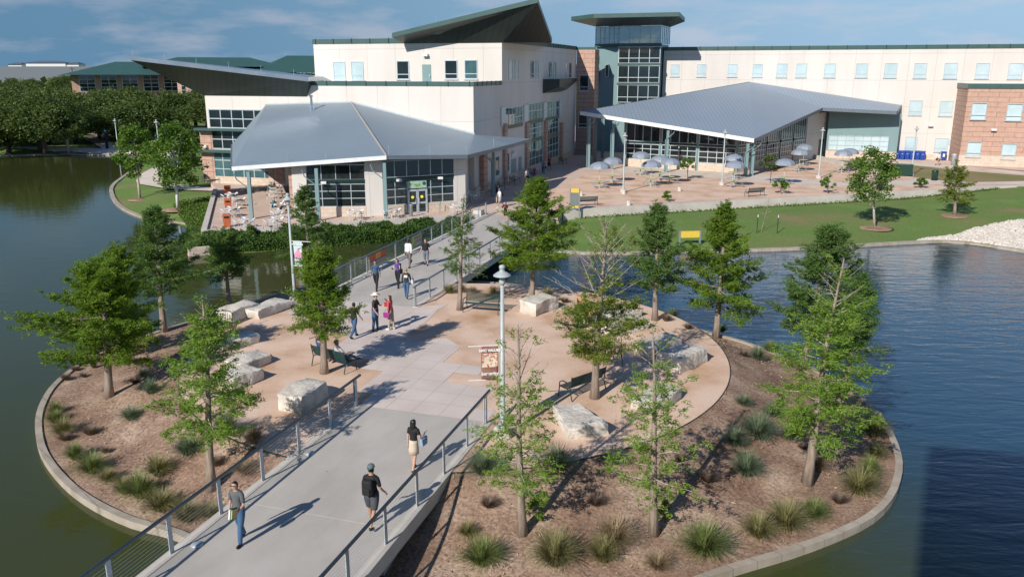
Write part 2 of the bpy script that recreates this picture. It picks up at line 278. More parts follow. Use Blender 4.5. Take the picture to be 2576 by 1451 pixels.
# water: murky olive; blue sky reflection towards the right is painted into the colour
def water_mat():
    m = bpy.data.materials.new('pond_water'); m.use_nodes = True; n = m.node_tree.nodes; l = m.node_tree.links; b = n['Principled BSDF']
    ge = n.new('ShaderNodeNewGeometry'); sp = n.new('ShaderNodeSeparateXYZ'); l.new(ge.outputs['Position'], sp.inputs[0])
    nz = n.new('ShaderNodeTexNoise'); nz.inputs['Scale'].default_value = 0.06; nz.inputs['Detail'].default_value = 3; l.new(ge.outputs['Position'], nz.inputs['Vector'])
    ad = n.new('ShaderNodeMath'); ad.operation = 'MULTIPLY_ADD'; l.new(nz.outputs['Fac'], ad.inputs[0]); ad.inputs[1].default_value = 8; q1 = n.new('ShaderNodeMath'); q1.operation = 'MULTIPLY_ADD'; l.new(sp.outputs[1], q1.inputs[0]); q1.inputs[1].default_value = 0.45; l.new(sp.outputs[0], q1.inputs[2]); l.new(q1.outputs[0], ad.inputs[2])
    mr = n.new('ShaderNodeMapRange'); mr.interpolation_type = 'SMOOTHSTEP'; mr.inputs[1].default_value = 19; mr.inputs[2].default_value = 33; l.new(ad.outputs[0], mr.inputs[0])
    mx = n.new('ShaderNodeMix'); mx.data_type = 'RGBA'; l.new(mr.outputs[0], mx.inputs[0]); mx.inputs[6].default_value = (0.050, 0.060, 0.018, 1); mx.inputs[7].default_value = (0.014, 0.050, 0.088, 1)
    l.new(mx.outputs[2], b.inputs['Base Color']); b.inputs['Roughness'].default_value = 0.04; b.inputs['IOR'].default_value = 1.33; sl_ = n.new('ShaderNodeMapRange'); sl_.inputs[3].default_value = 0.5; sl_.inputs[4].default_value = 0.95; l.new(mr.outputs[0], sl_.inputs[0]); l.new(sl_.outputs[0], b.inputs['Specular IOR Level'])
    mp = n.new('ShaderNodeMapping'); mp.inputs['Rotation'].default_value = (0, 0, 0.35); mp.inputs['Scale'].default_value = (0.55, 1.7, 1); l.new(ge.outputs['Position'], mp.inputs[0])
    w1 = n.new('ShaderNodeTexNoise'); w1.inputs['Scale'].default_value = 0.85; w1.inputs['Detail'].default_value = 3; w1.inputs['Distortion'].default_value = 0.6; l.new(mp.outputs[0], w1.inputs['Vector'])
    w2 = n.new('ShaderNodeTexNoise'); w2.inputs['Scale'].default_value = 4.2; w2.inputs['Detail'].default_value = 2; l.new(mp.outputs[0], w2.inputs['Vector'])
    s = n.new('ShaderNodeMath'); s.operation = 'MULTIPLY_ADD'; l.new(w2.outputs['Fac'], s.inputs[0]); s.inputs[1].default_value = 0.22; l.new(w1.outputs['Fac'], s.inputs[2])
    st = n.new('ShaderNodeMapRange'); st.inputs[1].default_value = -15; st.inputs[2].default_value = 14; st.inputs[3].default_value = 0.06; st.inputs[4].default_value = 0.27; l.new(sp.outputs[0], st.inputs[0])
    bp = n.new('ShaderNodeBump'); bp.inputs['Distance'].default_value = 0.14; l.new(st.outputs[0], bp.inputs['Strength']); l.new(s.outputs[0], bp.inputs['Height']); l.new(bp.outputs[0], b.inputs['Normal'])
    MAT['pond_water'] = m; return m
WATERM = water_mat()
ZW = -1.34
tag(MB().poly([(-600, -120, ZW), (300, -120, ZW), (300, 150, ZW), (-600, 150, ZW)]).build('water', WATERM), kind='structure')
tag(MB().poly([(-600, -120, -2.9), (300, -120, -2.9), (300, 150, -2.9), (-600, 150, -2.9)]).build('pond_bed', MULCH), kind='structure')
# ------------------------------------------------------------------ north bank land
SHORE = [(-260, 150), (-140, 136), (-100, 134), (-82.8, 133.5), (-75, 134.8), (-65, 133.5), (-61, 128.5), (-53.2, 115), (-47.9, 98.3), (-44.2, 90), (-39.5, 81.8), (-34.9, 75.9), (-31.4, 73.2), (-27.9, 70.4),
         (-23.9, 59.3), (-19.3, 60.2), (-9.3, 65.0), (-5.5, 66.6), (-1.6, 66.8), (0.6, 61.8), (3.9, 59.9), (8.1, 59.5), (12.4, 60.2), (16.9, 60.5), (21.6, 61.2), (26.6, 62.3), (31.9, 63.6), (35.2, 63.7), (38, 61), (41, 56.5), (47, 50), (60, 40), (90, 25), (140, 5)]
def dense(pts, step):
    out = []
    for a, b in zip(pts[:-1], pts[1:]):
        a = Vector(a[:2]); b = Vector(b[:2]); k = max(1, int((b-a).length/step))
        out += [a+(b-a)*i/k for i in range(k)]
    return out+[Vector(pts[-1][:2])]
def catmull(pts, k=6, closed=False):
    P = [Vector(p[:2]) for p in pts]; n = len(P); out = []
    for i in range(n if closed else n-1):
        g = (lambda j: P[j % n]) if closed else (lambda j: P[max(0, min(n-1, j))])
        p0, p1, p2, p3 = g(i-1), g(i), g(i+1), g(i+2)
        for t in [j/k for j in range(k)]:
            out.append(0.5*((2*p1)+(p2-p0)*t+(2*p0-5*p1+4*p2-p3)*t*t+(3*p1-p0-3*p2+p3)*t**3))
    if not closed: out.append(P[-1])
    return out
SHL = dense(SHORE, 1.5)
SHA = np.array([(p.x, p.y) for p in SHL])
def sdist(x, y): return float(np.min(np.hypot(SHA[:, 0]-x, SHA[:, 1]-y)))
def zland(x, y):
    d = sdist(x, y); t = min(1, max(0, (d-0.3)/(10.0 if x > 2 else 4.5))); t = t*t*(3-2*t)
    zb = -0.65
    if x > 40 and y > 70: q = min(1, (x-40)/14.0); zb += 0.62*q
    return -1.32+(zb+1.32)*t
def inpoly(x, y, poly):
    c = False; n = len(poly); j = n-1
    for i in range(n):
        xi, yi = poly[i][0], poly[i][1]; xj, yj = poly[j][0], poly[j][1]
        if (yi > y) != (yj > y) and x < (xj-xi)*(y-yi)/(yj-yi)+xi: c = not c
        j = i
    return c
bnd = list(SHL)+[Vector((1500, 5)), Vector((1500, 3500)), Vector((-2500, 3500)), Vector((-2500, 150))]
nb = len(bnd); pts = list(bnd); bp2 = [(p.x, p.y) for p in bnd]
rnd = random.Random(3)
for ix in range(-100, 96, 2):
    for iy in range(50, 150, 2):
        x = ix+rnd.uniform(-.5, .5); y = iy+rnd.uniform(-.5, .5)
        if inpoly(x, y, bp2) and sdist(x, y) > 0.9: pts.append(Vector((x, y)))
for x in range(-500, 500, 60):
    for y in range(170, 900, 80): pts.append(Vector((x, y)))
r = delaunay_2d_cdt(pts, [(i, (i+1) % nb) for i in range(nb)], [], 1, 1e-4)
mb = MB(); mb.v = [(p.x, p.y, zland(p.x, p.y)) for p in r[0]]; mb.f = [tuple(f) for f in r[2]]
lw = mb.build('lawn_ground', GRASSM, smooth=True); tag(lw, kind='structure')
if lw.data.polygons[0].normal.z < 0: lw.data.flip_normals()
def ribbon(pts, w0, w1, z0, z1, name, m, closed=False, zf=None):
    """kerb: vertical-sided strip following pts, between offsets w0..w1 to the left of travel"""
    n = len(pts); L0 = []; L1 = []
    for i, p in enumerate(pts):
        a = pts[(i-1) % n] if (closed or i > 0) else p; b = pts[(i+1) % n] if (closed or i < n-1) else p
        t = (Vector(b[:2])-Vector(a[:2])).normalized(); nn = Vector((-t.y, t.x)); q = Vector(p[:2])
        L0.append(q+nn*w0); L1.append(q+nn*w1)
    mb = MB()
    for i in range(n):
        za, zb = z0, (zf(pts[i]) if zf else z1)
        mb.v += [(L0[i].x, L0[i].y, za), (L1[i].x, L1[i].y, za), (L1[i].x, L1[i].y, zb), (L0[i].x, L0[i].y, zb)]
    for i in range(n if closed else n-1):
        a = 4*i; b = 4*((i+1) % n)
        for q in ((0, 1), (1, 2), (2, 3), (3, 0)): mb.f.append((a+q[0], b+q[0], b+q[1], a+q[1]))
    if not closed: mb.f += [(0, 1, 2, 3), (4*n-4, 4*n-3, 4*n-2, 4*n-1)]
    return mb.build(name, m)
tag(ribbon(catmull(SHORE[:15], 5), -0.12, 0.28, -2.6, -1.18, 'kerb', KERBM), kind='structure')
tag(ribbon(catmull(SHORE[18:], 5), -0.12, 0.30, -2.6, -1.15, 'kerb', KERBM), kind='structure')
# ------------------------------------------------------------------ the round island
RIMPX = [(103,1060),(118,1005),(150,960),(215,910),(300,870),(400,835),(520,798),(640,760),(740,728),(870,718),(1000,700),(1130,706),(1240,712),(1330,722),(1440,742),(1560,770),(1650,800),(1760,832),(1870,862),(2010,915),(2110,965),(2180,1015),(2225,1075),(2253,1150),(2245,1215),(2215,1265),(2150,1312),(2000,1372),(1800,1432)]
RIM = [G(x, y, -1.12) for x, y in RIMPX]+[Vector((1.5, 17.3)), Vector((-2.5, 17.0)), Vector((-6.3, 18.6))]+[G(480, 1345, -1.12), G(330, 1300, -1.12), G(200, 1230, -1.12), G(120, 1140, -1.12)]
RIMC = catmull(RIM, 5, True); PC = Vector((-2.3, 34.3)); PR = 11.55
PLZPX = [(640,1052),(735,1085),(830,1108)]
def rim_r(th):
    best = None; d = Vector((math.cos(th), math.sin(th)))
    n = len(RIMC)
    for i in range(n):
        a = Vector(RIMC[i][:2])-PC; b = Vector(RIMC[(i+1) % n][:2])-PC; e = b-a; den = d.x*e.y-d.y*e.x
        if abs(den) < 1e-9: continue
        t = (a.x*e.y-a.y*e.x)/den; s = (a.x*d.y-a.y*d.x)/den
        if t > 0 and -1e-6 <= s <= 1+1e-6: best = t if best is None else max(best, t)
    return best
NTH = 160; RR = [rim_r(2*PI*k/NTH) for k in range(NTH)]
def rimr(th): k = (th % (2*PI))/(2*PI)*NTH; i = int(k) % NTH; f = k-int(k); return RR[i]*(1-f)+RR[(i+1) % NTH]*f
def zisl(x, y):
    d = Vector((x, y))-PC; r_ = d.length; R = rimr(math.atan2(d.y, d.x)); p = min(PR, R-1.4)
    if r_ <= p: return -0.03
    t = min(1, (r_-p)/max(0.3, R-p)); t = 1-(1-t)**2.0
    return -0.03-1.12*t
mb = MB(); rings = [0.0, 0.5]+[0]*0
mb.v.append((PC.x, PC.y, -0.03)); NR = 14
for k in range(NTH):
    th = 2*PI*k/NTH; R = RR[k]; p = min(PR, R-1.4)
    for j in range(NR):
        r_ = p*0.95 if j == 0 else p+(R-p)*(j-1)/(NR-2)
        x, y = PC.x+r_*math.cos(th), PC.y+r_*math.sin(th); zz = zisl(x, y)
        if 1 < j < NR-1: zz += 0.05*math.sin(x*1.7)*math.cos(y*1.3)
        mb.v.append((x, y, zz))
for k in range(NTH):
    a = 1+k*NR; b = 1+((k+1) % NTH)*NR; mb.f.append((0, a, b))
    for j in range(NR-1): mb.f.append((a+j, a+j+1, b+j+1, b+j))
isl = mb.build('island_ground', MULCH, smooth=True); tag(isl, kind='structure')
rimp = [(PC.x+RR[k]*math.cos(2*PI*k/NTH), PC.y+RR[k]*math.sin(2*PI*k/NTH)) for k in range(NTH)]
tag(ribbon(rimp, -0.20, 0.03, -2.6, -1.09, 'kerb', KERBM, closed=True), kind='structure')
# gravel court and steel edging
court = []
for k in range(NTH):
    th = 2*PI*k/NTH; R = min(PR, RR[k]-1.35); court.append((PC.x+R*math.cos(th), PC.y+R*math.sin(th)))
mb = MB(); mb.poly([(x, y, -0.015) for x, y in court]); tag(mb.build('gravel_court', DG), kind='structure')
tag(ribbon(court, -0.03, 0.0, -0.2, -0.006, 'steel_edging', BENCHM, closed=True), kind='structure')
PATHUV = [(0,0),(4.95,0),(4.95,1.05),(4.2,1.05),(4.2,3.15),(2.1,3.15),(2.1,4.2),(3.15,4.2),(3.15,5.25),(1.2,5.25),(1.2,7.35),(0.1,8.3),(-.75,7.4),(-1.75,7.4),(-1.75,10.5),(-2.0,12.4),(-1.9,13.6),(-3.4,12.5),(-9.1,12.5),(-9.1,9.45),(-6.3,9.45),(-6.3,7.35),(-4.2,7.35),(-4.2,4.6),(-1.75,4.6),(-1.75,3.5),(-.7,3.5),(-.7,1.2),(0,1.2)]
mb = MB(); mb.poly([B(u, v, -0.004) for u, v in PATHUV]); tag(mb.build('paved_path', PATHM), kind='structure')
# ------------------------------------------------------------------ plaza slab on the north bank
PLZ = [(-23.3, 61.7), (-20, 63.1), (-12.5, 65.5), (-2.3, 69.3), (3.9, 67.6), (4.4, 71.2), (6, 71.9), (24.5, 78), (51.5, 86.9), (54, 87.4), (110, 84), (110, 190), (-34, 190), (-33.3, 90.5), (-30.3, 84)]
mb = MB(); mb.prism(PLZ, -2.0, 0.0); tag(mb.build('plaza_ground', PAVE), kind='structure')
def sheet(name, m, px, z=0.006, pts=None):
    mb = MB(); mb.poly([(p.x, p.y, z) for p in ([G(x, y, 0) for x, y in px] if px else [Vector(q) for q in pts])]); return tag(mb.build(name, m), kind='structure')
sheet('gravel_ground', DG, [(1345,560),(1412,531),(1462,521),(1932,497),(2160,488),(2440,470),(2420,462),(2170,470),(2010,466),(1900,458),(1855,452),(1700,444),(1560,437),(1500,433),(1470,440),(1410,468),(1360,500)], 0.006)
sheet('gravel_ground', DG, [(1905,437),(1990,449),(2120,459),(2270,455),(2300,448),(2262,437),(2165,428),(2045,405),(1975,413)], 0.006)
sheet('walkway', WALK, [(1855,452),(1900,458),(2010,466),(2170,470),(2420,462),(2575,466),(2700,462),(2700,455),(2575,455),(2440,458),(2300,450),(2270,455),(2120,459),(1990,449),(1905,437),(1880,442)], 0.010)
sheet('walkway', WALK, [(1545,421),(1560,437),(1700,444),(1855,452),(1880,442),(1850,438),(1780,433),(1650,420)], 0.012)
sheet('dry_lawn_ground', DRYGR, [(2083,403),(2150,404),(2240,411),(2330,420),(2400,428),(2700,452),(2700,440),(2420,417),(2575,432),(2700,440),(2700,452),(2575,456),(2440,459),(2370,455),(2280,443),(2262,437),(2165,426)], 0.014)
sheet('walkway', WALK, [(2250,406),(2330,412),(2420,418),(2395,424),(2330,420),(2240,411),(2100,403),(2110,399)], 0.018)
sheet('walkway', WALK, [(2470,431),(2560,439),(2700,450),(2700,441),(2600,434),(2500,428)], 0.018)
# left lawn paths
def gpath(px, z, w, name='walkway', m=WALK, k=6):
    c = catmull([G(x, y, z) for x, y in px], k); n = len(c); mb = MB()
    for i, p in enumerate(c):
        t = (c[min(i+1, n-1)]-c[max(i-1, 0)]).normalized(); nn = Vector((-t.y, t.x))*w/2
        for q in (p+nn, p-nn): mb.v.append((q.x, q.y, max(zland(q.x, q.y), -1.3)+0.13))
    mb.f = [(2*i, 2*i+1, 2*i+3, 2*i+2) for i in range(n-1)]; return tag(mb.build(name, m), kind='structure')
gpath([(548,478),(500,476),(440,472),(395,462),(372,450),(385,430),(440,412),(520,402)], -0.6, 2.6)
gpath([(30,372),(110,374),(200,375),(290,379),(350,384),(430,395)], -0.6, 2.6)
gpath([(290,379),(262,362),(235,352),(250,345),(258,341),(215,335)], -0.6, 3.0)
gpath([(345,345),(400,350),(450,362),(500,372)], -0.6, 2.4)
gpath([(340,308),(420,302),(520,297),(620,294)], -0.6, 12, 'road', ASPH)
gpath([(340,303),(420,297),(520,292)], -0.6, 1.6, 'walkway', WALK)
# retaining wall, patio kerb wall
WL = [(4.35, 71.15), (6.2, 71.95), (24.5, 78), (51.3, 86.85), (53.6, 87.2)]
rw = ribbon([Vector(p) for p in WL], -0.32, 0.03, -2.4, 0.10, 'retaining_wall', CONCW)
tag(rw, 'long low pale concrete retaining wall between the plaza and the right lawn', 'retaining wall')
pw = ribbon([Vector(p) for p in [(-30.4, 84.2), (-23.35, 61.6), (-20, 62.95), (-12.5, 65.35), (-3.0, 69.0)]], -0.38, 0.04, -2.2, 0.16, 'patio_wall', CONCW)
tag(pw, 'low concrete wall round the cafe patio above the ivy bank', 'low wall')
ew = MB().box(-0.35, 0.35, -0.45, 0.45, -2, 0.45).build('wall_block', CONCW); ew.location = B(-9.7, 40.3); ew.rotation_euler.z = -A17
tag(ew, 'short square concrete block at the far left end of the far footbridge', 'concrete block')
# ------------------------------------------------------------------ footbridges
def bridge(v0, v1, u0, u1, posts, label, lamps, pier):
    o = B((u0+u1)/2, (v0+v1)/2); r = empty('footbridge', o, -A17, label, 'footbridge'); Lh = (v1-v0)/2; Wh = (u1-u0)/2
    m = MB(); k = max(1, int((v1-v0)/7)); 
    for i in range(k):
        a = -Lh+2*Lh*i/k; b = -Lh+2*Lh*(i+1)/k-0.02; m.box(-Wh+0.1, Wh-0.1, a, b, -0.26, 0.0)
    m.box(-Wh+0.1, Wh-0.1, -Lh, Lh, -0.3, -0.02).build('deck', CONC, r)
    for sx in (-1, 1):
        x = sx*(Wh+0.02); MB().box(x-0.14, x+0.14, -Lh, Lh, -0.42, 0.02).build('edge_beam', CONCW, r)
        MB().tube([(sx*Wh, -Lh-0.1, 1.09), (sx*Wh, Lh+0.25, 1.09)], 0.048, 10).build('handrail', RAIL, r, smooth=True)
        nn = posts; MBc = MB()
        for c in range(9): MBc.tube([(sx*Wh, -Lh, 0.14+c*0.098), (sx*Wh, Lh, 0.14+c*0.098)], 0.0045, 4)
        MBc.build('cable', STEEL, r)
        for i in range(nn+1):
            y = -Lh+2*Lh*i/nn
            if i == 0: y += 0.12
            if i == nn: y -= 0.12
            p = MB().box(sx*Wh-0.012, sx*Wh+0.012, y-0.075, y+0.075, 0.0, 1.06)
            if i in (0, nn): p.box(sx*Wh-0.07, sx*Wh-0.045, y-0.07, y+0.07, 0, 1.0).box(sx*Wh-0.06, sx*Wh+0.01, y-0.02, y+0.02, 0.05, 0.98)
            p.build('post', STEEL, r)
    for y in lamps:
        MB().lathe([(0.16, 0.0), (0.16, 0.03), (0.11, 0.05), (0.10, 0.055)], (-Wh+0.36, y, 0.004), 12).build('deck_light', STEEL, r, smooth=True)
    m = MB()
    for a, b in pier: m.box(-Wh+0.5, Wh-0.16, a, b, -3.0, -0.3)
    m.build('pier', CONC, r); return r
bridge(-58, 0, 0.0, 5.0, 29, 'near concrete footbridge with cable railings crossing to the island from below the camera', (14, 19.5, 25), [(-30, -24), (21.1, 29)])
bridge(12.5, 40.6, -9.1, -3.3, 14, 'far concrete footbridge with cable railings running from the island up to the plaza', (-9, 3), [(-14, -12.4), (12.2, 14)])
# ------------------------------------------------------------------ windows
def window(root, fr, face, val, x0, y0, x1, y1, pane, cols=1, rows=(0.0,), name='window', fm=None, t=0.07, out=0.06, px=True, parent=None, sill=False):
    """face 'f': plane y=val facing -y ; 'r': plane x=val facing +x ; 'l': plane x=val facing -x.  rows: relative heights of transoms."""
    ax = 1 if face == 'f' else 0; o = 1-ax
    if px:
        ym, xm = (y0+y1)/2, (x0+x1)/2; a = fr.hit(ax, val, x0, ym)[o]; b = fr.hit(ax, val, x1, ym)[o]; z1 = fr.hit(ax, val, xm, y0).z; z0 = fr.hit(ax, val, xm, y1).z
    else: a, b, z1, z0 = x0, x1, y0, y1
    if a > b: a, b = b, a
    sg = 1 if face == 'r' else -1
    def bx(m, s0, s1, q0, q1, d0, d1):
        d0, d1 = val+sg*d0, val+sg*d1
        if d0 > d1: d0, d1 = d1, d0
        return m.box(s0, s1, d0, d1, q0, q1) if ax == 1 else m.box(d0, d1, s0, s1, q0, q1)
    f = MB(); bx(f, a-t, a, z0-t, z1+t, -0.02, out); bx(f, b, b+t, z0-t, z1+t, -0.02, out); bx(f, a, b, z1, z1+t, -0.02, out); bx(f, a, b, z0-t, z0, -0.02, out)
    if sill: bx(f, a-0.15, b+0.15, z0-t-0.09, z0-t-0.002, -0.02, out+0.06)
    for i in range(1, cols): s = a+(b-a)*i/cols; bx(f, s-t*0.45, s+t*0.45, z0, z1, -0.02, out-0.004)
    for h in rows:
        if 0 < h < 1: q = z0+(z1-z0)*h; bx(f, a, b, q-t*0.45, q+t*0.45, -0.02, out-0.008)
    fo = f.build(name, fm or ALU, root if parent is None else parent); p = MB(); bx(p, a, b, z0, z1, -0.02, 0.018); p.build('pane', pane, fo); return fo, (a, b, z0, z1)
def fbox(fr, root, face, val, pxr, d0, d1, name, m):
    """box on a facade given by pixel rect, from depth d0 to d1 outwards"""
    ax = 1 if face == 'f' else 0; o = 1-ax; x0, y0, x1, y1 = pxr; ym, xm = (y0+y1)/2, (x0+x1)/2
    a = fr.hit(ax, val, x0, ym)[o]; b = fr.hit(ax, val, x1, ym)[o]; z1 = fr.hit(ax, val, xm, y0).z; z0 = fr.hit(ax, val, xm, y1).z
    sg = 1 if face == 'r' else -1; e0, e1 = sorted((val+sg*d0, val+sg*d1)); a, b = sorted((a, b))
    q = MB(); q.box(a, b, e0, e1, z0, z1) if ax == 1 else q.box(e0, e1, a, b, z0, z1)
    return q.build(name, m, root)
def walllight(fr, root, face, val, px, py, s=0.22):
    ax = 1 if face == 'f' else 0; h = fr.hit(ax, val, px, py); sg = 1 if face == 'r' else -1
    c = Vector(h); c[ax] += sg*0.16; MB().box(c.x-s, c.x+s, c.y-s*0.9, c.y+s*0.9, c.z-0.14, c.z+0.14).build('wall_light', WHITEP, root, bevel=0.03)
K = 2575/3999.0
def Z1(x, y): return (x/2.073*K, y/2.073*K)
def Z2(x, y): return ((1000+x/2.073)*K, y/2.073*K)
def Z3(x, y): return ((2000+x/2.073)*K, y/2.073*K)
def Z4(x, y): return ((2999+x/2.073)*K, y/2.073*K)
def ZZ(x0, y0, s): return lambda x, y: ((x0+x/s)*K, (y0+y/s)*K)
# ------------------------------------------------------------------ main building
FM = Frame((-3.71, 80.9, 0), -A17)
R = empty('main_building', FM.o, -A17, 'large cream stucco building with a soaring dark roof wedge behind the cafe pavilion', 'building')
LW = 43.4
m = MB(); m.box(-30.6, 0, 0, LW, -1.2, 9.38).box(-18.2, 0, 0.0, LW, 9.38, 10.45).box(-22.3, 0, 8.87, LW, 10.45, 14.8); m.build('wall', STUCCO, R)
m = MB(); m.box(-18.25, 0.06, -0.06, 0.14, 10.45, 10.88).box(-0.14, 0.06, 0.14, 8.8, 10.45, 10.88).box(-18.25, -0.14, 0.14, 8.8, 10.45, 10.5); m.build('parapet', GREENM, R)
m = MB(); m.box(-22.4, 0.06, 8.8, 9.0, 14.8, 15.3).box(-0.14, 0.06, 9.0, LW+.05, 14.8, 15.3).box(-22.4, -22.2, 9.0, LW, 14.8, 15.3).box(-22.2, -0.14, 9.0, LW, 14.8, 14.9); m.build('parapet', GREENM, R)
m = MB()
for i in range(9): x = -18.0+i*2.2; m.box(x, x+.07, -0.10, -0.06, 10.45, 10.93)
for i in range(5): x = -22+i*2.25; m.box(x, x+.07, 8.74, 8.8, 14.8, 15.35)
for i in range(14): y = 26+i*1.3; m.box(0.06, 0.1, y, y+.07, 14.8, 15.35)
for i in range(6): y = 1+i*1.4; m.box(0.06, 0.1, y, y+.07, 10.45, 10.93)
m.build('standing_seam', DARKTRIM, R)
# brick and glazing at the left end
fbox(FM, R, 'f', 0, (508, 327, 539, 458), 0.0, 0.06, 'brick_pier', BRICK)
fbox(FM, R, 'f', 0, (676, 420, 716, 462), 0.0, 0.06, 'brick_pier', BRICK)
fbox(FM, R, 'f', 0, (544, 446, 690, 470), 0.0, 0.10, 'stone_base', STONE)
zz = ZZ(500, 200, 2.79)
window(R, FM, 'f', 0, *Z1(1700, 895), *Z1(2073+80, 1035), GDARK, 5, (0.5,), t=0.11)
window(R, FM, 'f', 0, *Z1(1715, 1060), *Z1(2073+80, 1205), GDARK, 5, (0.5,), t=0.11)
window(R, FM, 'f', 0, *Z1(1730, 1232), *Z1(2073+150, 1445), GTEAL, 6, (0.33, 0.66), t=0.11)
for yy in (1045, 1218):
    a = FM.hit(1, 0, *Z1(1628, yy)); b = FM.hit(1, 0, *Z1(1880, yy)); MB().box(a.x-.3, b.x+3.5, -0.9, 0.05, a.z-0.12, a.z+0.12).build('sunshade', GREENM, R)
walllight(FM, R, 'f', 0, *Z1(1672, 1186))
# upper front windows and door
for (x0, y0, x1, y1, pm) in ((628, 505, 722, 648, GBLIND), (773, 503, 868, 648, GBLIND), (1142, 497, 1238, 643, GDARK), (1530, 492, 1630, 640, GDARK), (1690, 490, 1792, 640, GTEAL)):
    window(R, FM, 'f', 8.87, *Z2(x0+4, y0+4), *Z2(x1-4, y1-4), pm, 1, (0.25,), sill=True, t=0.09)
d = fbox(FM, R, 'f', 8.87, (*Z2(1347, 525), *Z2(1417, 664)), 0, 0.05, 'door', TEALM); h = FM.hit(1, 8.87, *Z2(1410, 615)); MB().box(h.x-.06, h.x+.06, 8.72, 8.82, h.z-.12, h.z+.12).build('handle', ALU, d)
walllight(FM, R, 'f', 8.87, *Z2(1378, 450), 0.3)
# right face: upper narrow windows, tall glazing bays, doors
zr = ZZ(1900, 100, 3.628)
for (x0, y0, x1, y1) in ((313,488,364,762),(400,492,450,764),(620,508,665,752),(695,510,738,750),(880,520,918,740),(945,522,982,738),(1112,530,1143,736),(1165,534,1200,738)):
    window(R, FM, 'r', 0, *zr(x0+2, y0+4), *zr(x1-2, y1-4), GBLIND if x0 in (313,400,695,1112) else GTEAL, 1, (0.25,), t=0.06)
fbox(FM, R, 'r', 0, (*zr(1255, 555), *zr(1285, 740)), 0, 0.05, 'louvre', ALU)
z5 = ZZ(1450, 480, 3.22); z7 = ZZ(1880, 600, 4.8375)
for (x0, y0, x1, y1, rows, cols) in ((262, 1165, 500, 1400, (0.42,), 5), (585, 1105, 790, 1330, (0.55,), 5), (845, 1085, 1018, 1290, (0.55,), 5)):
    window(R, FM, 'r', 0, *zr(x0, y0), *zr(x1, y1), GTEAL, cols, rows, t=0.1)
for (x0, y0, x1, y1) in ((1965, 0, 2145, 190), (1965, 235, 2150, 530), (2200, -60, 2345, 130), (2200, 190, 2345, 440)):
    window(R, FM, 'r', 0, *z5(x0, y0), *z5(x1, y1), GTEAL, 4, (0.33, 0.66), t=0.1)
for q in ((*zr(262,1402),*zr(505,1450)), (*zr(585,1332),*zr(790,1385)), (*zr(845,1292),*zr(1018,1330)), (*z5(1965,192),*z5(2148,232)), (*z5(2200,132),*z5(2345,186))): fbox(FM, R, 'r', 0, q, 0, 0.12, 'spandrel', DARKTRIM)
for q in ((*z5(1650,10),*z5(1684,770)), (*z5(1930,0),*z5(1962,600)), (*z5(2165,-30),*z5(2195,480)), (*z5(2365,0),*z5(2388,450))): fbox(FM, R, 'r', 0, q, 0, 0.3, 'brick_pier', BRICK)
for q in ((*zr(195,1160),*zr(258,1430)), (*zr(520,1125),*zr(582,1360)), (*zr(800,1090),*zr(842,1310)), (*zr(1022,1060),*zr(1062,1270))): fbox(FM, R, 'r', 0, q, 0, 0.14, 'metal_panel', ALU)
for i, (x0, y0, x1, y1) in enumerate(((1355,485,1410,740), (1560,430,1602,660), (1692,390,1728,610))): window(R, FM, 'r', 0, *z5(x0, y0), *z5(x1, y1), GBLIND if i == 0 else GTEAL, 1, (0.3,), t=0.08)
for q in ((1762,455,1818,670), (1852,430,1886,660)): fbox(FM, R, 'r', 0, (*z5(q[0], q[1]), *z5(q[2], q[3])), 0, 0.05, 'door', TEALM)
fbox(FM, R, 'r', 0, (*z5(1762,372), *z5(1822,425)), 0, 0.06, 'louvre', WHITEP)
for q in ((1490,455),(1952,322),(2185,245),(2388,190),(1765,370)): walllight(FM, R, 'r', 0, *z5(*q), 0.2)
a = FM.hit(0, 0, 1215, 460); MB().box(-2.2, 0.5, 1.5, 2.6, 0, 4.3).build('brick_pier', BRICK, R)
MB().box(0.0, 0.12, 0, LW, 0, 0.75).build('stone_base', STONE, R)
# folded canopy on the right face
a = FM.hit(0, 0, *zr(797, 765)).y; b = FM.hit(0, 0, *zr(1285, 775)).y; c = FM.hit(0, 0, *zr(1045, 960)).y
zt, zb = 10.9, 9.2; m = MB()
V_ = [(0.05, a, zt), (0.05, a, zb), (0.05, c, zb), (0.05, b, zt-.3), (2.0, a+.6, zt), (2.0, a+.6, zt-.9), (0.9, c, zb+.3), (0.05, b, zt)]
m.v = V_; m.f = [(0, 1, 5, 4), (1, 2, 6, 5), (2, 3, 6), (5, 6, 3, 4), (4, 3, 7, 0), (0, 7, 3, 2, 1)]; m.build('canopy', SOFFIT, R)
# roof wedge on top (rises to the right front corner)
def wedge(E, Wl, back, th, name, roofm, fascm):
    """E eave points (local 3D, outer), Wl matching points at the wall head, back = inner high points"""
    m = MB(); n = len(E)
    for i in range(n-1): m.poly([Wl[i], Wl[i+1], E[i+1], E[i]])
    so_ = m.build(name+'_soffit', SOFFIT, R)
    m = MB(); m.poly([(p[0], p[1], p[2]+th) for p in E]+[(p[0], p[1], p[2]+th) for p in back]); m.build(name, roofm, R)
    m = MB()
    for i in range(n-1): a_, b_ = E[i], E[i+1]; m.poly([a_, b_, (b_[0], b_[1], b_[2]+th), (a_[0], a_[1], a_[2]+th)])
    for a_, b_ in ((E[-1], back[0]), (back[0], back[-1]) if len(back) > 1 else (back[0], back[0]), (back[-1], E[0])):
        if a_ is not b_: m.poly([a_, b_, (b_[0], b_[1], b_[2]+th), (a_[0], a_[1], a_[2]+th)])
    m.build('fascia', fascm, R)
e1 = FM.hit(1, 8.87-2.2, 986, 95); e2 = FM.hit(1, 8.87-3.2, 1352, 8); e3v = FM.hit(0, e2.x, 1388, 108)
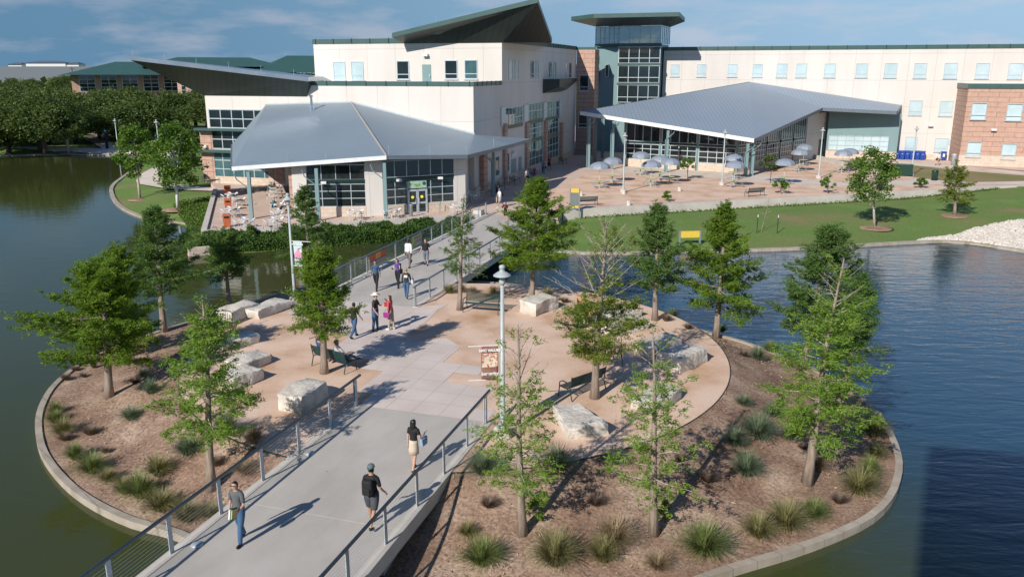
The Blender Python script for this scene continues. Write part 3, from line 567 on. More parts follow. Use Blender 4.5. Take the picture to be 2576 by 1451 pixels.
w1 = Vector((e1.x+0.3, 8.80, 14.75)); w2 = Vector((0.07, 8.80, 14.75)); w3y = FM.hit(0, 0.07, 1370, 112).y; w3 = Vector((0.07, w3y, 14.8))
wedge([e1, e2, e3v], [w1, w2, w3], [Vector((-9, w3y+4, e3v.z))], 0.45, 'roof', GREENROOF, GREENM)
# sweeping roof wing at the left end
t1 = FM.hit(1, -4.2, 328, 152); t2 = FM.hit(1, -1.2, 776, 206)
wl0 = Vector((-30.7, -0.05, 9.35)); wl1 = Vector((-18.2, -0.05, 9.35)); 
tb = Vector((t1.x+3, 9, t1.z-1.7)); tb2 = Vector((-17.9, 7, t2.z-1.0))
wedge([tb, t1, t2, Vector((-17.9, 3.0, t2.z+.05))], [Vector((-30.7, 12, 9.35)), wl0, wl1, Vector((-18.1, 3.0, 9.4))], [tb2], 0.42, 'roof', SILVER, SILVER)
for i in range(6): p = t1.lerp(t2, i/5.5); MB().tube([(p.x, p.y+.4, p.z+.3), (p.x, p.y+.4, p.z+1.0)], 0.02, 4).build('lightning_rod', STEEL, R)
for px_ in (1100, 1200, 1290): q = e1.lerp(e2, (px_-986)/366.0); MB().tube([(q.x, q.y+.3, q.z+.4), (q.x, q.y+.3, q.z+1.1)], 0.02, 4).build('lightning_rod', STEEL, R)
# ------------------------------------------------------------------ cafe pavilion in front of it
P1 = empty('cafe_pavilion', (-12, 72, 0), 0, 'glass-walled cafe pavilion with a low grey seamed metal roof, beside the far footbridge', 'building')
def fw(px, py, y=0.0): return FM.M @ FM.hit(1, y, px, py)
E0 = G(583, 299, 4.15); E1 = atY(583, 421, 67.3); E2 = atY(972, 393, 67.4); E3 = atY(1176, 391, 70.8); E4 = atY(1289, 363, 79.6)
T1 = fw(668, 265, -0.08); T2 = fw(883, 259, -0.08); T3 = fw(1191, 339, -0.08); T3.z = max(T3.z, 5.3)
WC = FM.w(0.1, -0.05, T3.z); E5 = FM.w(3.2, 9.0, 4.9)
RS1 = mul_lines(mat('grey_seamed_roof', (0.225, 0.285, 0.335), 0.5, (0.205, 0.262, 0.31), 0.15, metal=0.0), 'stripe', d=(0.08, 1, 0), p=0.45, w=0.2, mo=0.82)
m = MB()
for q in ([E0, E1, T1], [E1, E2, T2, T1], [E2, E3, WC, T2], [E3, E4, WC], [E4, E5, WC]): m.poly(q)
m2 = MB(); m2.v = list(m.v); m2.f = list(m.f); world_part(m2, 'roof', RS1, P1)
FASG = mat('slate_grey_fascia', (.16, .19, .22), .45)
for a_, b_ in ((E0, E1), (E1, E2), (E2, E3), (E3, E4), (E4, E5)):
    m = MB(); dd = (b_-a_).normalized(); nn = Vector((dd.y, -dd.x, 0))*0.10
    a2, b2 = a_+nn, b_+nn; m.poly([a2+Vector((0,0,.05)), b2+Vector((0,0,.05)), b2-Vector((0,0,.28)), a2-Vector((0,0,.28))]); m.poly([a2+Vector((0,0,.05)), a_+Vector((0,0,.05)), b_+Vector((0,0,.05)), b2+Vector((0,0,.05))])
    m.poly([a2-Vector((0,0,.28)), a_-nn*3-Vector((0,0,.28)), b_-nn*3-Vector((0,0,.28)), b2-Vector((0,0,.28))])
    world_part(m, 'fascia', WHITEF if a_ is E1 else FASG, P1)
m = MB(); dn = Vector((0, 0, 0.30))
for q in ([E0, E1, E2, FM.w(-20, -0.1, 4.6)], [E2, E3, WC, FM.w(-20, -0.1, 4.6)], [E3, E4, WC]): m.poly([p-dn-Vector((0, 0, max(0, p.z-5.1))) for p in q])
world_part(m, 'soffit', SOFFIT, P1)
m = MB()
for a_, b_ in ((T1, T2), (T2, WC)): m.tube([a_+Vector((0, 0, .04)), b_+Vector((0, 0, .04))], 0.11, 5)
world_part(m, 'flashing', ALU, P1); world_part(MB().tube([E2+Vector((0, 0, .03)), T2+Vector((0, 0, .03))], .11, 5), 'hip_cap', mat('tan_hip_cap', (.36, .33, .30), .6), P1)
for q, zt in (((634, 551), 3.9), ((803, 555), 4.25), ((972, 550), 4.6), ((1241, 495), 4.7)):
    p = G(*q); world_part(MB().box(p.x-.13, p.x+.13, p.y-.13, p.y+.13, 0, zt).tube([(p.x-1.1, p.y-.3, zt-.1), (p.x-.95, p.y-.2, zt-.6), (p.x-.16, p.y, zt-1.3), (p.x-.16, p.y, .1)], .05, 6), 'column', TEALM, P1)
# glazed walls
def curtain(root, a, b, z0, z1, cols, rows, pane, name='window', t=0.06, base=None, skip=None, z1b=None):
    """world-space glazed bay from a to b (2D) ; rows relative"""
    a = Vector((a[0], a[1], 0)); b = Vector((b[0], b[1], 0)); L_ = (b-a).length; d = (b-a).normalized(); Mx = Matrix.Translation(a-root.location) @ Matrix(((d.x, -d.y, 0, 0), (d.y, d.x, 0, 0), (0, 0, 1, 0), (0, 0, 0, 1)))
    zr_ = z1 if z1b is None else z1b
    f = MB(); top = lambda s: z1+(zr_-z1)*s/L_
    for i in range(cols+1): s = L_*i/cols; f.box(s-t/2, s+t/2, -0.05, 0.05, z0, top(s), Mx)
    f.box(0, L_, -0.045, 0.045, z0-t/2, z0+t/2, Mx)
    n0 = len(f.v); f.v += [tuple(Mx @ Vector(p)) for p in ((0, -0.05, z1-t), (L_, -0.05, zr_-t), (L_, -0.05, zr_), (0, -0.05, z1), (0, .05, z1), (L_, .05, zr_))]; f.f += [(n0, n0+1, n0+2, n0+3), (n0+3, n0+2, n0+5, n0+4)]
    for h in rows: q = z0+(min(z1, zr_)-z0)*h; f.box(0, L_, -0.042, 0.042, q-t/2, q+t/2, Mx)
    fo = f.build(name, ALU, root); p = MB(); p.v = [tuple(Mx @ Vector(q)) for q in ((0, 0.0, z0), (L_, 0.0, z0), (L_, 0.0, zr_), (0, 0.0, z1))]; p.f = [(0, 1, 2, 3)]; p.build('pane', pane, fo); return fo
ca = G(760, 556); ca = Vector((-17.1, 68.3, 0)); cb = Vector((-12.3, 68.6, 0)); cc = Vector((-10.9, 68.9, 0)); cd_ = Vector((-5.1, 71.6, 0)); ce = Vector((-4.15, 72.0, 0))
curtain(P1, ca, cb, 0.85, 2.75, 4, (0.36, 0.68), GDARK); curtain(P1, ca, cb, 3.1, 4.35, 4, (), GDARK)
curtain(P1, cc, cd_, 0.85, 2.85, 6, (0.33, 0.66), GDARK); curtain(P1, cc, cd_, 3.2, 4.6, 6, (), GDARK)
def wbar(root, a, b, z0, z1, d0, d1, name, m, **k):
    a = Vector((a[0], a[1], 0)); b = Vector((b[0], b[1], 0)); d = (b-a).normalized(); Mx = Matrix.Translation(a-root.location) @ Matrix(((d.x, -d.y, 0, 0), (d.y, d.x, 0, 0), (0, 0, 1, 0), (0, 0, 0, 1)))
    return MB().box(0, (b-a).length, d0, d1, z0, z1, Mx).build(name, m, root, **k)
for a_, b_ in ((ca, cb), (cc, cd_)): wbar(P1, a_, b_, 2.78, 3.12, -0.08, 0.2, 'spandrel', DARKTRIM)
for a_, b_ in ((ca, cb),): wbar(P1, a_, b_, 0, 0.82, -0.12, 0.25, 'stone_base', STONE)
dA = cc.lerp(cd_, 0.34); dB = cc.lerp(cd_, 0.60)
wbar(P1, cc, dA, 0, 0.82, -0.12, 0.25, 'stone_base', STONE); wbar(P1, dB, ce, 0, 0.82, -0.12, 0.25, 'stone_base', STONE)
wbar(P1, cb, cc, 0, 4.7, -0.14, 0.3, 'wall', STUCCO); wbar(P1, cd_, ce, 0, 4.7, -0.14, 0.3, 'wall', STUCCO); wbar(P1, (-18.3, 68.3), ca, 0, 4.3, -0.14, 0.3, 'wall', STUCCO)
wbar(P1, (-18.3, 68.3), (-19.6, 76), 0, 4.4, 0, 0.3, 'wall', BRICK); wbar(P1, ce, FM.w(-0.6, 0), 0, 4.6, 0, 0.3, 'wall', STUCCO)
wbar(P1, ca, ce, 4.35, 4.75, 0.02, 0.3, 'wall', STUCCO)
for s in (0, 1):      # double entrance door
    a_ = dA.lerp(dB, 0.5*s+0.02); b_ = dA.lerp(dB, 0.5*s+0.48); q = curtain(P1, a_, b_, 0.06, 2.08, 1, (0.42,), GDARK, 'door', t=0.16); 
    q.location += Vector((0.06, -0.14, 0)); h = a_.lerp(b_, 0.85 if s == 0 else 0.15); hh = MB().box(h.x-.02, h.x+.02, h.y-.12, h.y-.08, .85, 1.35); hh.v = [(x-P1.location.x, y-P1.location.y, z) for x, y, z in hh.v]; hh.build('handle', STEEL, q)
    g = a_.lerp(b_, 0.5); st = MB().lathe([(0.001, 0), (0.13, 0), (0.13, 0.01), (0.001, 0.01)], (0, 0, 0), 12, Matrix.Translation(Vector((g.x, g.y-.2, 1.45))-P1.location) @ Matrix.Rotation(PI/2, 4, 'X')); st.build('sticker', mat('yellow_sticker', (0.75, 0.65, 0.05)), q)
sgn = wbar(P1, dA, dB, 2.18, 2.78, -0.16, -0.06, 'entrance_sign', mat('pale_green_sign', (0.42, 0.58, 0.50), 0.4))
g = dA.lerp(dB, 0.5); dirv = (dB-dA).normalized(); nrm = Vector((dirv.y, -dirv.x, 0))
RS = Matrix(((dirv.x, 0, nrm.x, 0), (dirv.y, 0, nrm.y, 0), (0, 1, 0, 0), (0, 0, 0, 1)))
def onsign(prof, c, m, name, fn=None):
    MB().lathe(prof, (0, 0, 0), 14, Matrix.Translation(c-P1.location) @ RS).build(name, m, sgn)
GRD = mat('dark_green_print', (0.02, 0.12, 0.06)); GRL = mat('light_green_print', (0.22, 0.42, 0.06))
mm = MB(); c0 = g+nrm*0.175+Vector((0, 0, 2.38))
for (w0, w1, z0, z1) in ((0.30, 0.30, 0.12, 0.16), (0.26, 0.30, 0.04, 0.12), (0.14, 0.26, -0.06, 0.04)):
    mm.poly([c0-dirv*w0+Vector((0,0,z0)), c0+dirv*w0+Vector((0,0,z0)), c0+dirv*w1+Vector((0,0,z1)), c0-dirv*w1+Vector((0,0,z1))])
world_part(mm, 'cup_emblem', GRL, P1).parent = P1
onsign([(0.001, 0), (0.16, 0), (0.16, 0.01), (0.001, 0.01)], g+dirv*0.62+nrm*0.165+Vector((0, 0, 2.56)), GRD, 'round_emblem')
mm = MB(); c1 = g-dirv*0.62+nrm*0.17+Vector((0, 0, 2.52)); mm.poly([c1-dirv*.16-Vector((0,0,.06)), c1+dirv*.14-Vector((0,0,.08)), c1+dirv*.18+Vector((0,0,.1)), c1-dirv*.1+Vector((0,0,.12))]); world_part(mm, 'leaf_emblem', GRL, P1)
wl_ = G(0, 0, 5)
for s in (0.22, 0.8): p = cc.lerp(cd_, s)+nrm*0.2; world_part(MB().box(p.x-.22, p.x+.22, p.y-.2, p.y+.05, 2.85, 3.05), 'wall_light', WHITEP, P1)
for s in (0.3,): p = ca.lerp(cb, s)+Vector((0, -.2, 0)); world_part(MB().box(p.x-.22, p.x+.22, p.y-.2, p.y+.05, 2.8, 3.0), 'wall_light', WHITEP, P1)
# roof vent
p = (T1+T2)/2; vb = E1.lerp(E2, 0.52).lerp(T1.lerp(T2, 0.55), 0.86)
world_part(MB().tube([vb-Vector((0,0,.2)), vb+Vector((0,0,.5))], [.32, .16], 8).tube([vb+Vector((0,0,.4)), vb+Vector((0,0,1.35))], .13, 8).tube([vb+Vector((0,0,1.3)), vb+Vector((0,0,1.5))], .2, 8), 'roof_vent', SILVER, P1)
for a_, b_, s in ((E1, E2, .1), (E1, E2, .37), (E1, E2, .62), (E2, E3, .05), (E2, E3, .55), (E3, E4, .02), (E3, E4, .6)): q = a_.lerp(b_, s)+Vector((-.2, .35, .1)); world_part(MB().tube([q, q+Vector((0, 0, .75))], .018, 4), 'lightning_rod', STEEL, P1)
# ------------------------------------------------------------------ right building, brick wing
FR = Frame((57.5, 115.1, 0), -A17)
RB = empty('campus_building', FR.o, -A17, 'long cream stucco three-storey building with a row of blue-blinded windows, on the right', 'building')
MB().box(-36.7, 32, 0, 22, -0.5, 14.8).build('wall', STUCCO, RB)
m = MB(); m.box(-36.8, 32.1, -0.08, 0.15, 14.8, 15.32).box(-36.8, -36.6, 0.15, 22, 14.8, 15.32).box(-36.6, 32, 0.15, 22, 14.8, 14.95); m.build('parapet', GREENM, RB)
m = MB(); [m.box(-36.5+i*2.5, -36.42+i*2.5, -0.12, -0.08, 14.8, 15.36) for i in range(24)]; m.build('standing_seam', DARKTRIM, RB)
up = [Z3(1283, 525)+Z3(1353, 622), Z3(1497, 523)+Z3(1570, 624), Z3(1747, 521)+Z3(1820, 624), Z3(1947, 521)+Z3(2025, 626)]
for x0, x1, y0, y1 in ((70,154,518,628),(228,312,518,628),(457,546,518,629),(712,806,517,630),(942,1042,515,632),(1182,1283,515,635),(1426,1532,513,638),(1682,1792,514,640),(1946,2062,515,642)): up.append(Z4(x0, y0)+Z4(x1, y1))
for q in up: window(RB, FR, 'f', 0, q[0]+1, q[1]+1, q[2]-1, q[3]-1, GBLIND, 1, (0.24,), sill=True)
for x0, x1, y0, y1 in ((1144,1247,817,935),(1388,1494,820,942),(1110,1205,1110,1232),(1350,1455,1122,1232)): q = Z4(x0, y0)+Z4(x1, y1); window(RB, FR, 'f', 0, q[0]+1, q[1]+1, q[2]-1, q[3]-1, GBLIND, 1, (0.24,), sill=True)
dd_ = fbox(FR, RB, 'f', 0, (*Z4(1452, 1178), *Z4(1518, 1306)), 0, 0.08, 'door', WHITEP); fbox(FR, RB, 'f', 0, (*Z4(1462, 1128), *Z4(1524, 1175)), 0, 0.06, 'transom_window', GBLIND)
walllight(FR, RB, 'f', 0, *Z4(1315, 1018), 0.3)
fbox(FR, RB, 'f', 0, (*Z4(1045, 1250), *Z4(1350, 1325)), 0, 0.07, 'stone_base', STONE)
FBk = Frame((58.3, 107.65, 0), -A17)
BK = empty('brick_wing', FBk.o, -A17, 'banded red-brick wing with square blinded windows at the right edge', 'building')
MB().box(0, 30, 0, 7.6, -0.5, 9.75).build('wall', BRICK, BK); MB().box(-0.1, 30.1, -0.12, 0.2, 9.75, 10.35).box(-0.1, 0.1, 0.2, 7.6, 9.75, 10.35).build('parapet', GREENM, BK); MB().box(-0.06, 30, -0.1, 0, -0.5, 1.35).build('stone_base', STONE, BK)
for x0, x1, y0, y1, pm in ((1646,1766,835,968,GBLIND),(1932,2055,842,978,GBLIND),(1608,1722,1152,1272,GTEAL),(1890,2005,1163,1290,GBLIND)):
    q = Z4(x0, y0)+Z4(x1, y1); window(BK, FBk, 'f', 0, q[0]+1, q[1]+1, q[2]-1, q[3]-1, pm if pm is GBLIND else GBLIND, 1, (0.25,), sill=True, out=0.16)
walllight(FBk, BK, 'f', 0, *Z4(1825, 1052), 0.3)
# ------------------------------------------------------------------ tower
GSKY = mat('reflective_tower_glass', (0.42, 0.56, 0.60), 0.06, (0.30, 0.44, 0.48), .5, metal=0.55, bump=.05, bscale=.5, dist=.01)
TR = empty('glass_stair_tower', (17, 128, 0), 0, 'tall teal and glass tower with a flat overhanging green roof', 'tower')
TF_ = 1.062; Kp = Vector((14.8, 118.5, 0))*TF_; Lp = Vector((12.0, 121.7, 0))*TF_; Rp = Kp+UU*5.75*TF_; Qp = Rp+Vector((2.4, 6.0, 0))
foot = [Lp, Kp, Rp, Qp]
TWALL = lambda: world_part(MB().prism([(p.x, p.y) for p in (Lp+Vector((.1,.1,0)), Kp+Vector((.08,.12,0)), Rp+Vector((-.1,.1,0)), Qp+Vector((-.1,0,0)), Vector((17, 139)))], 0, zfr(1595, 112)), 'wall', TEALM, TR)
def zfr(px, py, a=Kp): 
    d = ray(px, py); n_ = Vector((UU.y, -UU.x, 0)); t = (a-Vector((0, 0, 0))).dot(n_)/d.dot(n_); return HC+d.z*t
TWALL()
zl = [zfr(1595, y) for y in (66, 110, 118, 159.5, 165.5, 208.5, 214, 258)]
core = world_part(MB().prism([(p.x, p.y) for p in (Lp.lerp(Kp,.1)+Vector((1.4,.6,0)), Kp+Vector((1.6,2.4,0)), Rp+Vector((-1.6,2.4,0)), Qp+Vector((-1.4,.5,0)))], zfr(1595, 111), zfr(1595, 66)), 'lift_core', DARKTRIM, TR)
for i in range(4):
    zt_, zb_ = zl[2*i], zl[2*i+1]
    curtain(TR, Kp+Vector((.05, -.12, 0)), Rp+Vector((0, -.12, 0)), zb_, zt_, 4, (0.3,), GSKY if i == 0 else GDARK, t=0.09)
    if i == 0: curtain(TR, Lp+Vector((-.1, 0, 0)), Kp+Vector((-.05, -.1, 0)), zb_, zt_, 5, (0.3,), GSKY, t=0.08); curtain(TR, Rp, Qp, zb_, zt_, 5, (0.3,), GSKY, t=0.08)
for i in (1, 3, 5):
    z1_, z0_ = zl[i], zl[i+1]; wbar(TR, Kp+Vector((-.1, -.25, 0)), Rp+Vector((.15, -.25, 0)), z0_, z1_, 0, .3, 'floor_band', GREENM)
    if i == 1: wbar(TR, Lp+Vector((-.15, 0, 0)), Kp+Vector((-.1, -.2, 0)), z0_, z1_, -.1, .1, 'floor_band', GREENM)
# small windows on the teal facet
dK = (Kp-Lp).normalized()
def facet(px0, y0, px1, y1):
    out = []
    for px_ in (px0, px1):
        d = ray(px_, (y0+y1)/2); n_ = Vector((dK.y, -dK.x, 0)); t = Lp.dot(n_)/d.dot(n_); out.append(Vector((d.x*t, d.y*t, 0)))
    d = ray((px0+px1)/2, y0); t = Lp.dot(n_)/d.dot(n_); zt_ = HC+d.z*t; d = ray((px0+px1)/2, y1); zb_ = HC+d.z*t
    n3 = Vector((dK.y, -dK.x, 0))*0.12; curtain(TR, out[0]+n3, out[1]+n3, zb_, zt_, 1, (), GDARK, t=0.1)
for q in ((1499, 140, 1506, 158), (1498, 169, 1505, 208), (1524, 162, 1532, 194)): facet(*q)
ra, rb_, rc = Vector((8.2, 119.4))*TF_, Vector((10.8, 113.5))*TF_, Vector((21.4, 110.2))*TF_; rd = rc+Vector((3.2, 12)); re_ = Vector((18, 147))
tops = [Vector((p.x, p.y, 19.62)) for p in (ra, rb_, rc, rd, re_)]
world_part(MB().slab(tops, 0.55), 'roof', GREENM, TR)
m = MB(); zs = 19.06; hd = 18.3
inn = [Lp, Kp, Rp, Qp]; outr = [ra, rb_, rc, rd]
for i in range(3): m.poly([(outr[i].x, outr[i].y, zs), (outr[i+1].x, outr[i+1].y, zs), (inn[i+1].x, inn[i+1].y, hd), (inn[i].x, inn[i].y, hd)])
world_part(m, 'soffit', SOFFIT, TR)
# brick link + cream link
LK = empty('brick_link', FM.w(0, LW), -A17, 'tall banded red-brick wall between the cream building and the teal tower', 'building')
MB().box(0.06, 2.7, 0.0, 3, 0, 14.9).build('wall', BRICK, LK); MB().box(0.05, 2.75, -0.06, 0.2, 14.9, 15.2).build('parapet', GREENM, LK)
FL = Frame(FM.w(0, LW), -A17)
for x0, x1, y0, y1 in ((1325,1440,712,920),(1312,1422,1235,1440)): window(LK, FL, 'f', 0.0, *zr(x0, y0), *zr(x1, y1), GDARK, 1, (0.22,), t=0.09, sill=True)
CK = empty('cream_link', (20.9, 128.0, 0), -A17, 'narrow cream stucco link between the teal tower and the long building', 'building')
MB().box(-.3, 2.6, 0, 8, 0, 13.3).build('wall', STUCCO, CK); MB().box(-.3, 2.6, -.06, .2, 13.3, 13.65).build('parapet', GREENM, CK)
FC = Frame((20.9, 128.0, 0), -A17)
for x0, x1, y0, y1 in ((1722,1800,1010,1325),): qq = ZZ(2200, 30, 4.6); window(CK, FC, 'f', 0, *qq(x0, y0), *qq(x1, y1), GDARK, 1, (0.28,), t=0.08)
fbox(FC, CK, 'f', 0, (1640, 209, 1670, 214), 0, 0.3, 'floor_band', GREENM)
# ------------------------------------------------------------------ right pavilion
P2 = empty('dining_pavilion', (28, 108, 0), 0, 'glass-walled pavilion with a big sloping grey seamed metal roof on the right of the plaza', 'building')
def fr_(px, py, y=0.0): return FR.M @ FR.hit(1, y, px, py)
A_ = atY(1459, 281, 105.6); B_ = atY(1897, 350, 95.3); C_ = atY(2068, 272, 114.0); D_ = atY(2255, 281, 112.4); E_ = fr_(2266, 265, -0.1); R_ = fr_(1886, 207, -0.1)
sd = (G(1780, 300, 6.0)-G(1720, 283, 6.0)); sd = Vector((-sd.y, sd.x, 0)).normalized()
RS2 = mul_lines(mat('grey_seamed_roof_large', (0.25, 0.305, 0.37), 0.5, (0.23, 0.285, 0.345), 0.1, metal=0.0), 'stripe', d=(sd.x, sd.y, 0), p=0.5, w=0.2, mo=0.8)
Fa = FR.M @ Vector((FR.hit(1, -0.1, 1660, 260).x, -0.1, 0))
A2 = fr_(1640, 250, -2.0)
m = MB()
for q in ([R_, A_, B_], [R_, B_, C_], [R_, C_, D_], [R_, D_, E_]): m.poly(q)
world_part(m, 'roof', RS2, P2)
for a_, b_, hgt in ((A_, B_, .42), (B_, C_, .35), (C_, D_, .4), (D_, E_, .4), (R_, A_, .25)):
    m = MB(); dd = (b_-a_).normalized(); nn = Vector((dd.y, -dd.x, 0))*0.10; u_ = Vector((0, 0, .04)); d_ = Vector((0, 0, hgt))
    m.poly([a_+nn+u_, b_+nn+u_, b_+nn-d_, a_+nn-d_]); m.poly([a_+nn+u_, a_+u_, b_+u_, b_+nn+u_]); m.poly([a_+nn-d_, a_-nn*2-d_, b_-nn*2-d_, b_+nn-d_])
    world_part(m, 'fascia', WHITEF if a_ is A_ else FASG, P2)
m = MB(); dn = Vector((0, 0, 0.36))
for q in ([R_, A_, B_], [R_, B_, C_], [R_, C_, D_], [R_, D_, E_]): m.poly([p-dn for p in reversed(q)])
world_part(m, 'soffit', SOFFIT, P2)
zroof = lambda x, y: 0
def plane_z(P, Q, S, x, y):
    n_ = (Q-P).cross(S-P); return P.z-(n_.x*(x-P.x)+n_.y*(y-P.y))/n_.z
def zr2(x, y):
    q = (B_-R_); s_ = q.x*(y-R_.y)-q.y*(x-R_.x)
    return (plane_z(R_, A_, B_, x, y) if s_ < 0 else plane_z(R_, B_, C_, x, y))-0.42
ga = Vector((14.6, 106.9, 0)); gb = Vector((27.0, 99.3, 0)); gc = Vector((44.4, 118.0, 0))
nb_ = 3
for i in range(nb_):
    a_ = ga.lerp(gb, i/nb_+0.012); b_ = ga.lerp(gb, (i+1)/nb_-0.012); za = zr2(a_.x, a_.y); zb_ = zr2(b_.x, b_.y)
    curtain(P2, a_, b_, 1.0, 2.95, 4, (0.34, 0.68), GDARK, t=0.09); curtain(P2, a_, b_, 3.25, za, 4, (), GDARK, t=0.09, z1b=zb_)
    wbar(P2, a_, b_, 2.97, 3.22, -.08, .2, 'spandrel', DARKTRIM); wbar(P2, a_, b_, 0, .95, -.2, .2, 'stone_base', STONE)
for i in range(nb_+1):
    p = ga.lerp(gb, i/nb_); world_part(MB().box(p.x-.16, p.x+.16, p.y-.1, p.y+.2, 0, zr2(p.x, p.y)), 'mullion_post', TEALM, P2)
for i in range(5):
    a_ = gb.lerp(gc, i*0.15+0.01); b_ = gb.lerp(gc, (i+1)*0.15-0.01); za = zr2(a_.x, a_.y); zb_ = zr2(b_.x, b_.y)
    curtain(P2, a_, b_, 1.0, 2.95, 5, (0.34, 0.68), GDARK, t=0.09); curtain(P2, a_, b_, 3.25, za, 5, (), GDARK, t=0.09, z1b=zb_); wbar(P2, a_, b_, 2.97, 3.22, -.08, .2, 'spandrel', DARKTRIM)
    wbar(P2, a_, b_, 0, .95, -.12, .2, 'stone_base', STONE)
wbar(P2, gb.lerp(gc, .76), gb.lerp(gc, 1), 0, 6.3, 0, .3, 'wall', STUCCO)
dd_ = wbar(P2, gb.lerp(gc, .93), gb.lerp(gc, .99), 0, 2.6, -.06, .05, 'door', GDARK)
ta = Vector((44.5, 117.35, 0)); tb_ = Vector((53.3, 114.6, 0)); 
wt = MB(); Lw = (tb_-ta).length; d = (tb_-ta).normalized(); q0 = [ta, tb_, tb_+VV*3.2, ta+VV*3.2]
wt.prism([(p.x, p.y) for p in q0], 0, lambda p: (C_.z-0.42) if (Vector((p[0], p[1], 0))-ta).length < 4 else (D_.z-0.40)); world_part(wt, 'wall', TEALM, P2)
TF = Frame(ta, -A17)
curtain(P2, TF.w(0.3, -.1), TF.w(8.0, -.1), 1.15, 3.15, 7, (0.33, 0.66), GBLIND, t=0.09)
wbar(P2, ta, tb_, 0, 1.05, -.1, .05, 'stone_base', STONE)
lv = MB(); [lv.box(9.26, 9.34, .5, 2.2, 3.4+i*.2, 3.5+i*.2) for i in range(12)]; lv.v = [tuple(TF.M @ Vector(p)-P2.location) for p in lv.v]; lv.build('louvre', WHITEP, P2)
for q in ((1480, 422, 6.2), (1497, 408, 6.4), (1515, 398, 6.5), (1539, 426, 5.9), (1675, 434, 5.0), (1875, 444, 3.8), (1890, 442, 3.9), (1960, 404, 5.6), (2043, 397, 6.8), (2021, 380, 6.3)):
    p = G(q[0], q[1]); h_ = q[2]
    world_part(MB().box(p.x-.15, p.x+.15, p.y-.15, p.y+.15, 0, h_).tube([(p.x-.26, p.y-.1, .1), (p.x-.26, p.y-.1, h_-1.1), (p.x+.5, p.y-.6, h_-.35), (p.x+.6, p.y-.75, h_-.1)], .055, 6), 'column', TEALM, P2)
# ramp wall beside it
rw2 = ribbon([G(2037, 398, 0), G(2060, 402, 0), G(2165, 431, 0), G(2205, 440, 0)], -.15, .15, -.1, .55, 'planter_wall', CONCW); tag(rw2, 'low curving pale concrete planter wall by the blue-windowed pavilion end', 'low wall')
# ------------------------------------------------------------------ far buildings
FB = Frame((-121, 232, 0), math.radians(22)); LB = empty('brick_campus_building', FB.o, math.radians(22), 'far red-brick building with a dark green hipped metal roof above the oaks, on the left', 'building')
MB().box(0, 85, 0, 24, 0, 11).build('wall', BRICK, LB); MB().box(-0.2, 85, -.2, 24.2, 0, 4).build('stone_base', STONE, LB)
def hip(x0, x1, y0, y1, z0, z1, k, name='roof'):
    c = (y0+y1)/2; h = (y1-y0)/2*k; m = MB(); m.v = [(x0,y0,z0),(x1,y0,z0),(x1,y1,z0),(x0,y1,z0),(x0+h,c,z1),(x1-h,c,z1)]; m.f = [(0,1,5,4),(1,2,5),(2,3,4,5),(3,0,4),(3,2,1,0)]; return m.build(name, GREENROOF, LB)
hip(-2, 62, -6.5, 26, 11.0, 14.6, .8); hip(18, 58, 0, 24, 13.2, 16.0, .8); hip(48, 90, -6, 22, 11.6, 16.6, .8)
for i in range(14): x = 2+i*5.4; window(LB, FB, 'f', -0.05, x, 10.8, x+3.8, 6.6, GDARK, 2, (.25, .5, .75), px=False, t=.15)
for y in (3.5, 7.2): window(LB, FB, 'l', -0.05, y, 10.2, y+2.2, 6.8, GDARK, 1, (.25, .5, .75), px=False, t=.15)
FB2 = Frame(G(492, 296, -.4)+Vector((0, 0, 0)), math.radians(-17)); LB2 = empty('brick_campus_wing', FB2.o, math.radians(-17), 'far brick and stone wing with slit windows below the tip of the sweeping roof', 'building')
zq = 1.0; MB().box(-5, 12, 0, 10, 0, 4.6).build('stone_base', STONE, LB2); MB().box(-5, 12, 0.05, 10, 4.6, 11.3).build('wall', BRICK, LB2)
for x in (-3.6, -0.6, 2.6): window(LB2, FB2, 'f', 0.0, x, 9.6, x+1.3, 3.9, GDARK, 1, (.2, .4, .6, .8), px=False, t=.12)
YW = empty('yard_wall', G(430, 296, -.5), 0, 'pale block service-yard wall beside the road, left of the main building', 'wall'); YW.location.z = -.5
w_ = G(390, 297, -.5)-YW.location; w2_ = G(462, 296, -.5)-YW.location
MB().box(w_.x, w2_.x+3, -.2, .2, 0, 3.6).box(w_.x-.2, w_.x+.2, -.2, 5, 0, 3.6).build('wall', STONE, YW)
ST = tag(MB().box(-420, -196, 560, 640, 0, 15.2).build('warehouse', mat('grey_warehouse', (0.14, 0.16, 0.19), .7)), 'wide flat grey warehouse on the horizon at the far left', 'warehouse')
for i, (px0, px1, pyt, lab) in enumerate(((30, 66, 158, 'small white house with a dark roof, leftmost on the horizon'), (72, 178, 154, 'wide white house with a blue-grey roof on the horizon'), (176, 208, 157, 'narrow white house with a dark roof right of the wide one on the horizon'))):
    a_ = atY(px0, 170, 760); b_ = atY(px1, 170, 760); zt_ = atY(px0, pyt, 760).z; H = empty('house', ((a_.x+b_.x)/2, 760, 0), 0, lab, 'house', 'houses on the horizon'); w_ = (b_.x-a_.x)/2
    MB().box(-w_*.93, w_*.93, -6, 6, 0, zt_-1.8).build('wall', WHITEP, H); m = MB(); m.v = [(-w_,-7,zt_-1.8),(w_,-7,zt_-1.8),(w_,7,zt_-1.8),(-w_,7,zt_-1.8),(-w_*.45,0,zt_),(w_*.45,0,zt_)]; m.f = [(0,1,5,4),(1,2,5),(2,3,4,5),(3,0,4),(3,2,1,0)]; m.build('roof', mat('slate_roof', (.10,.13,.17)), H)
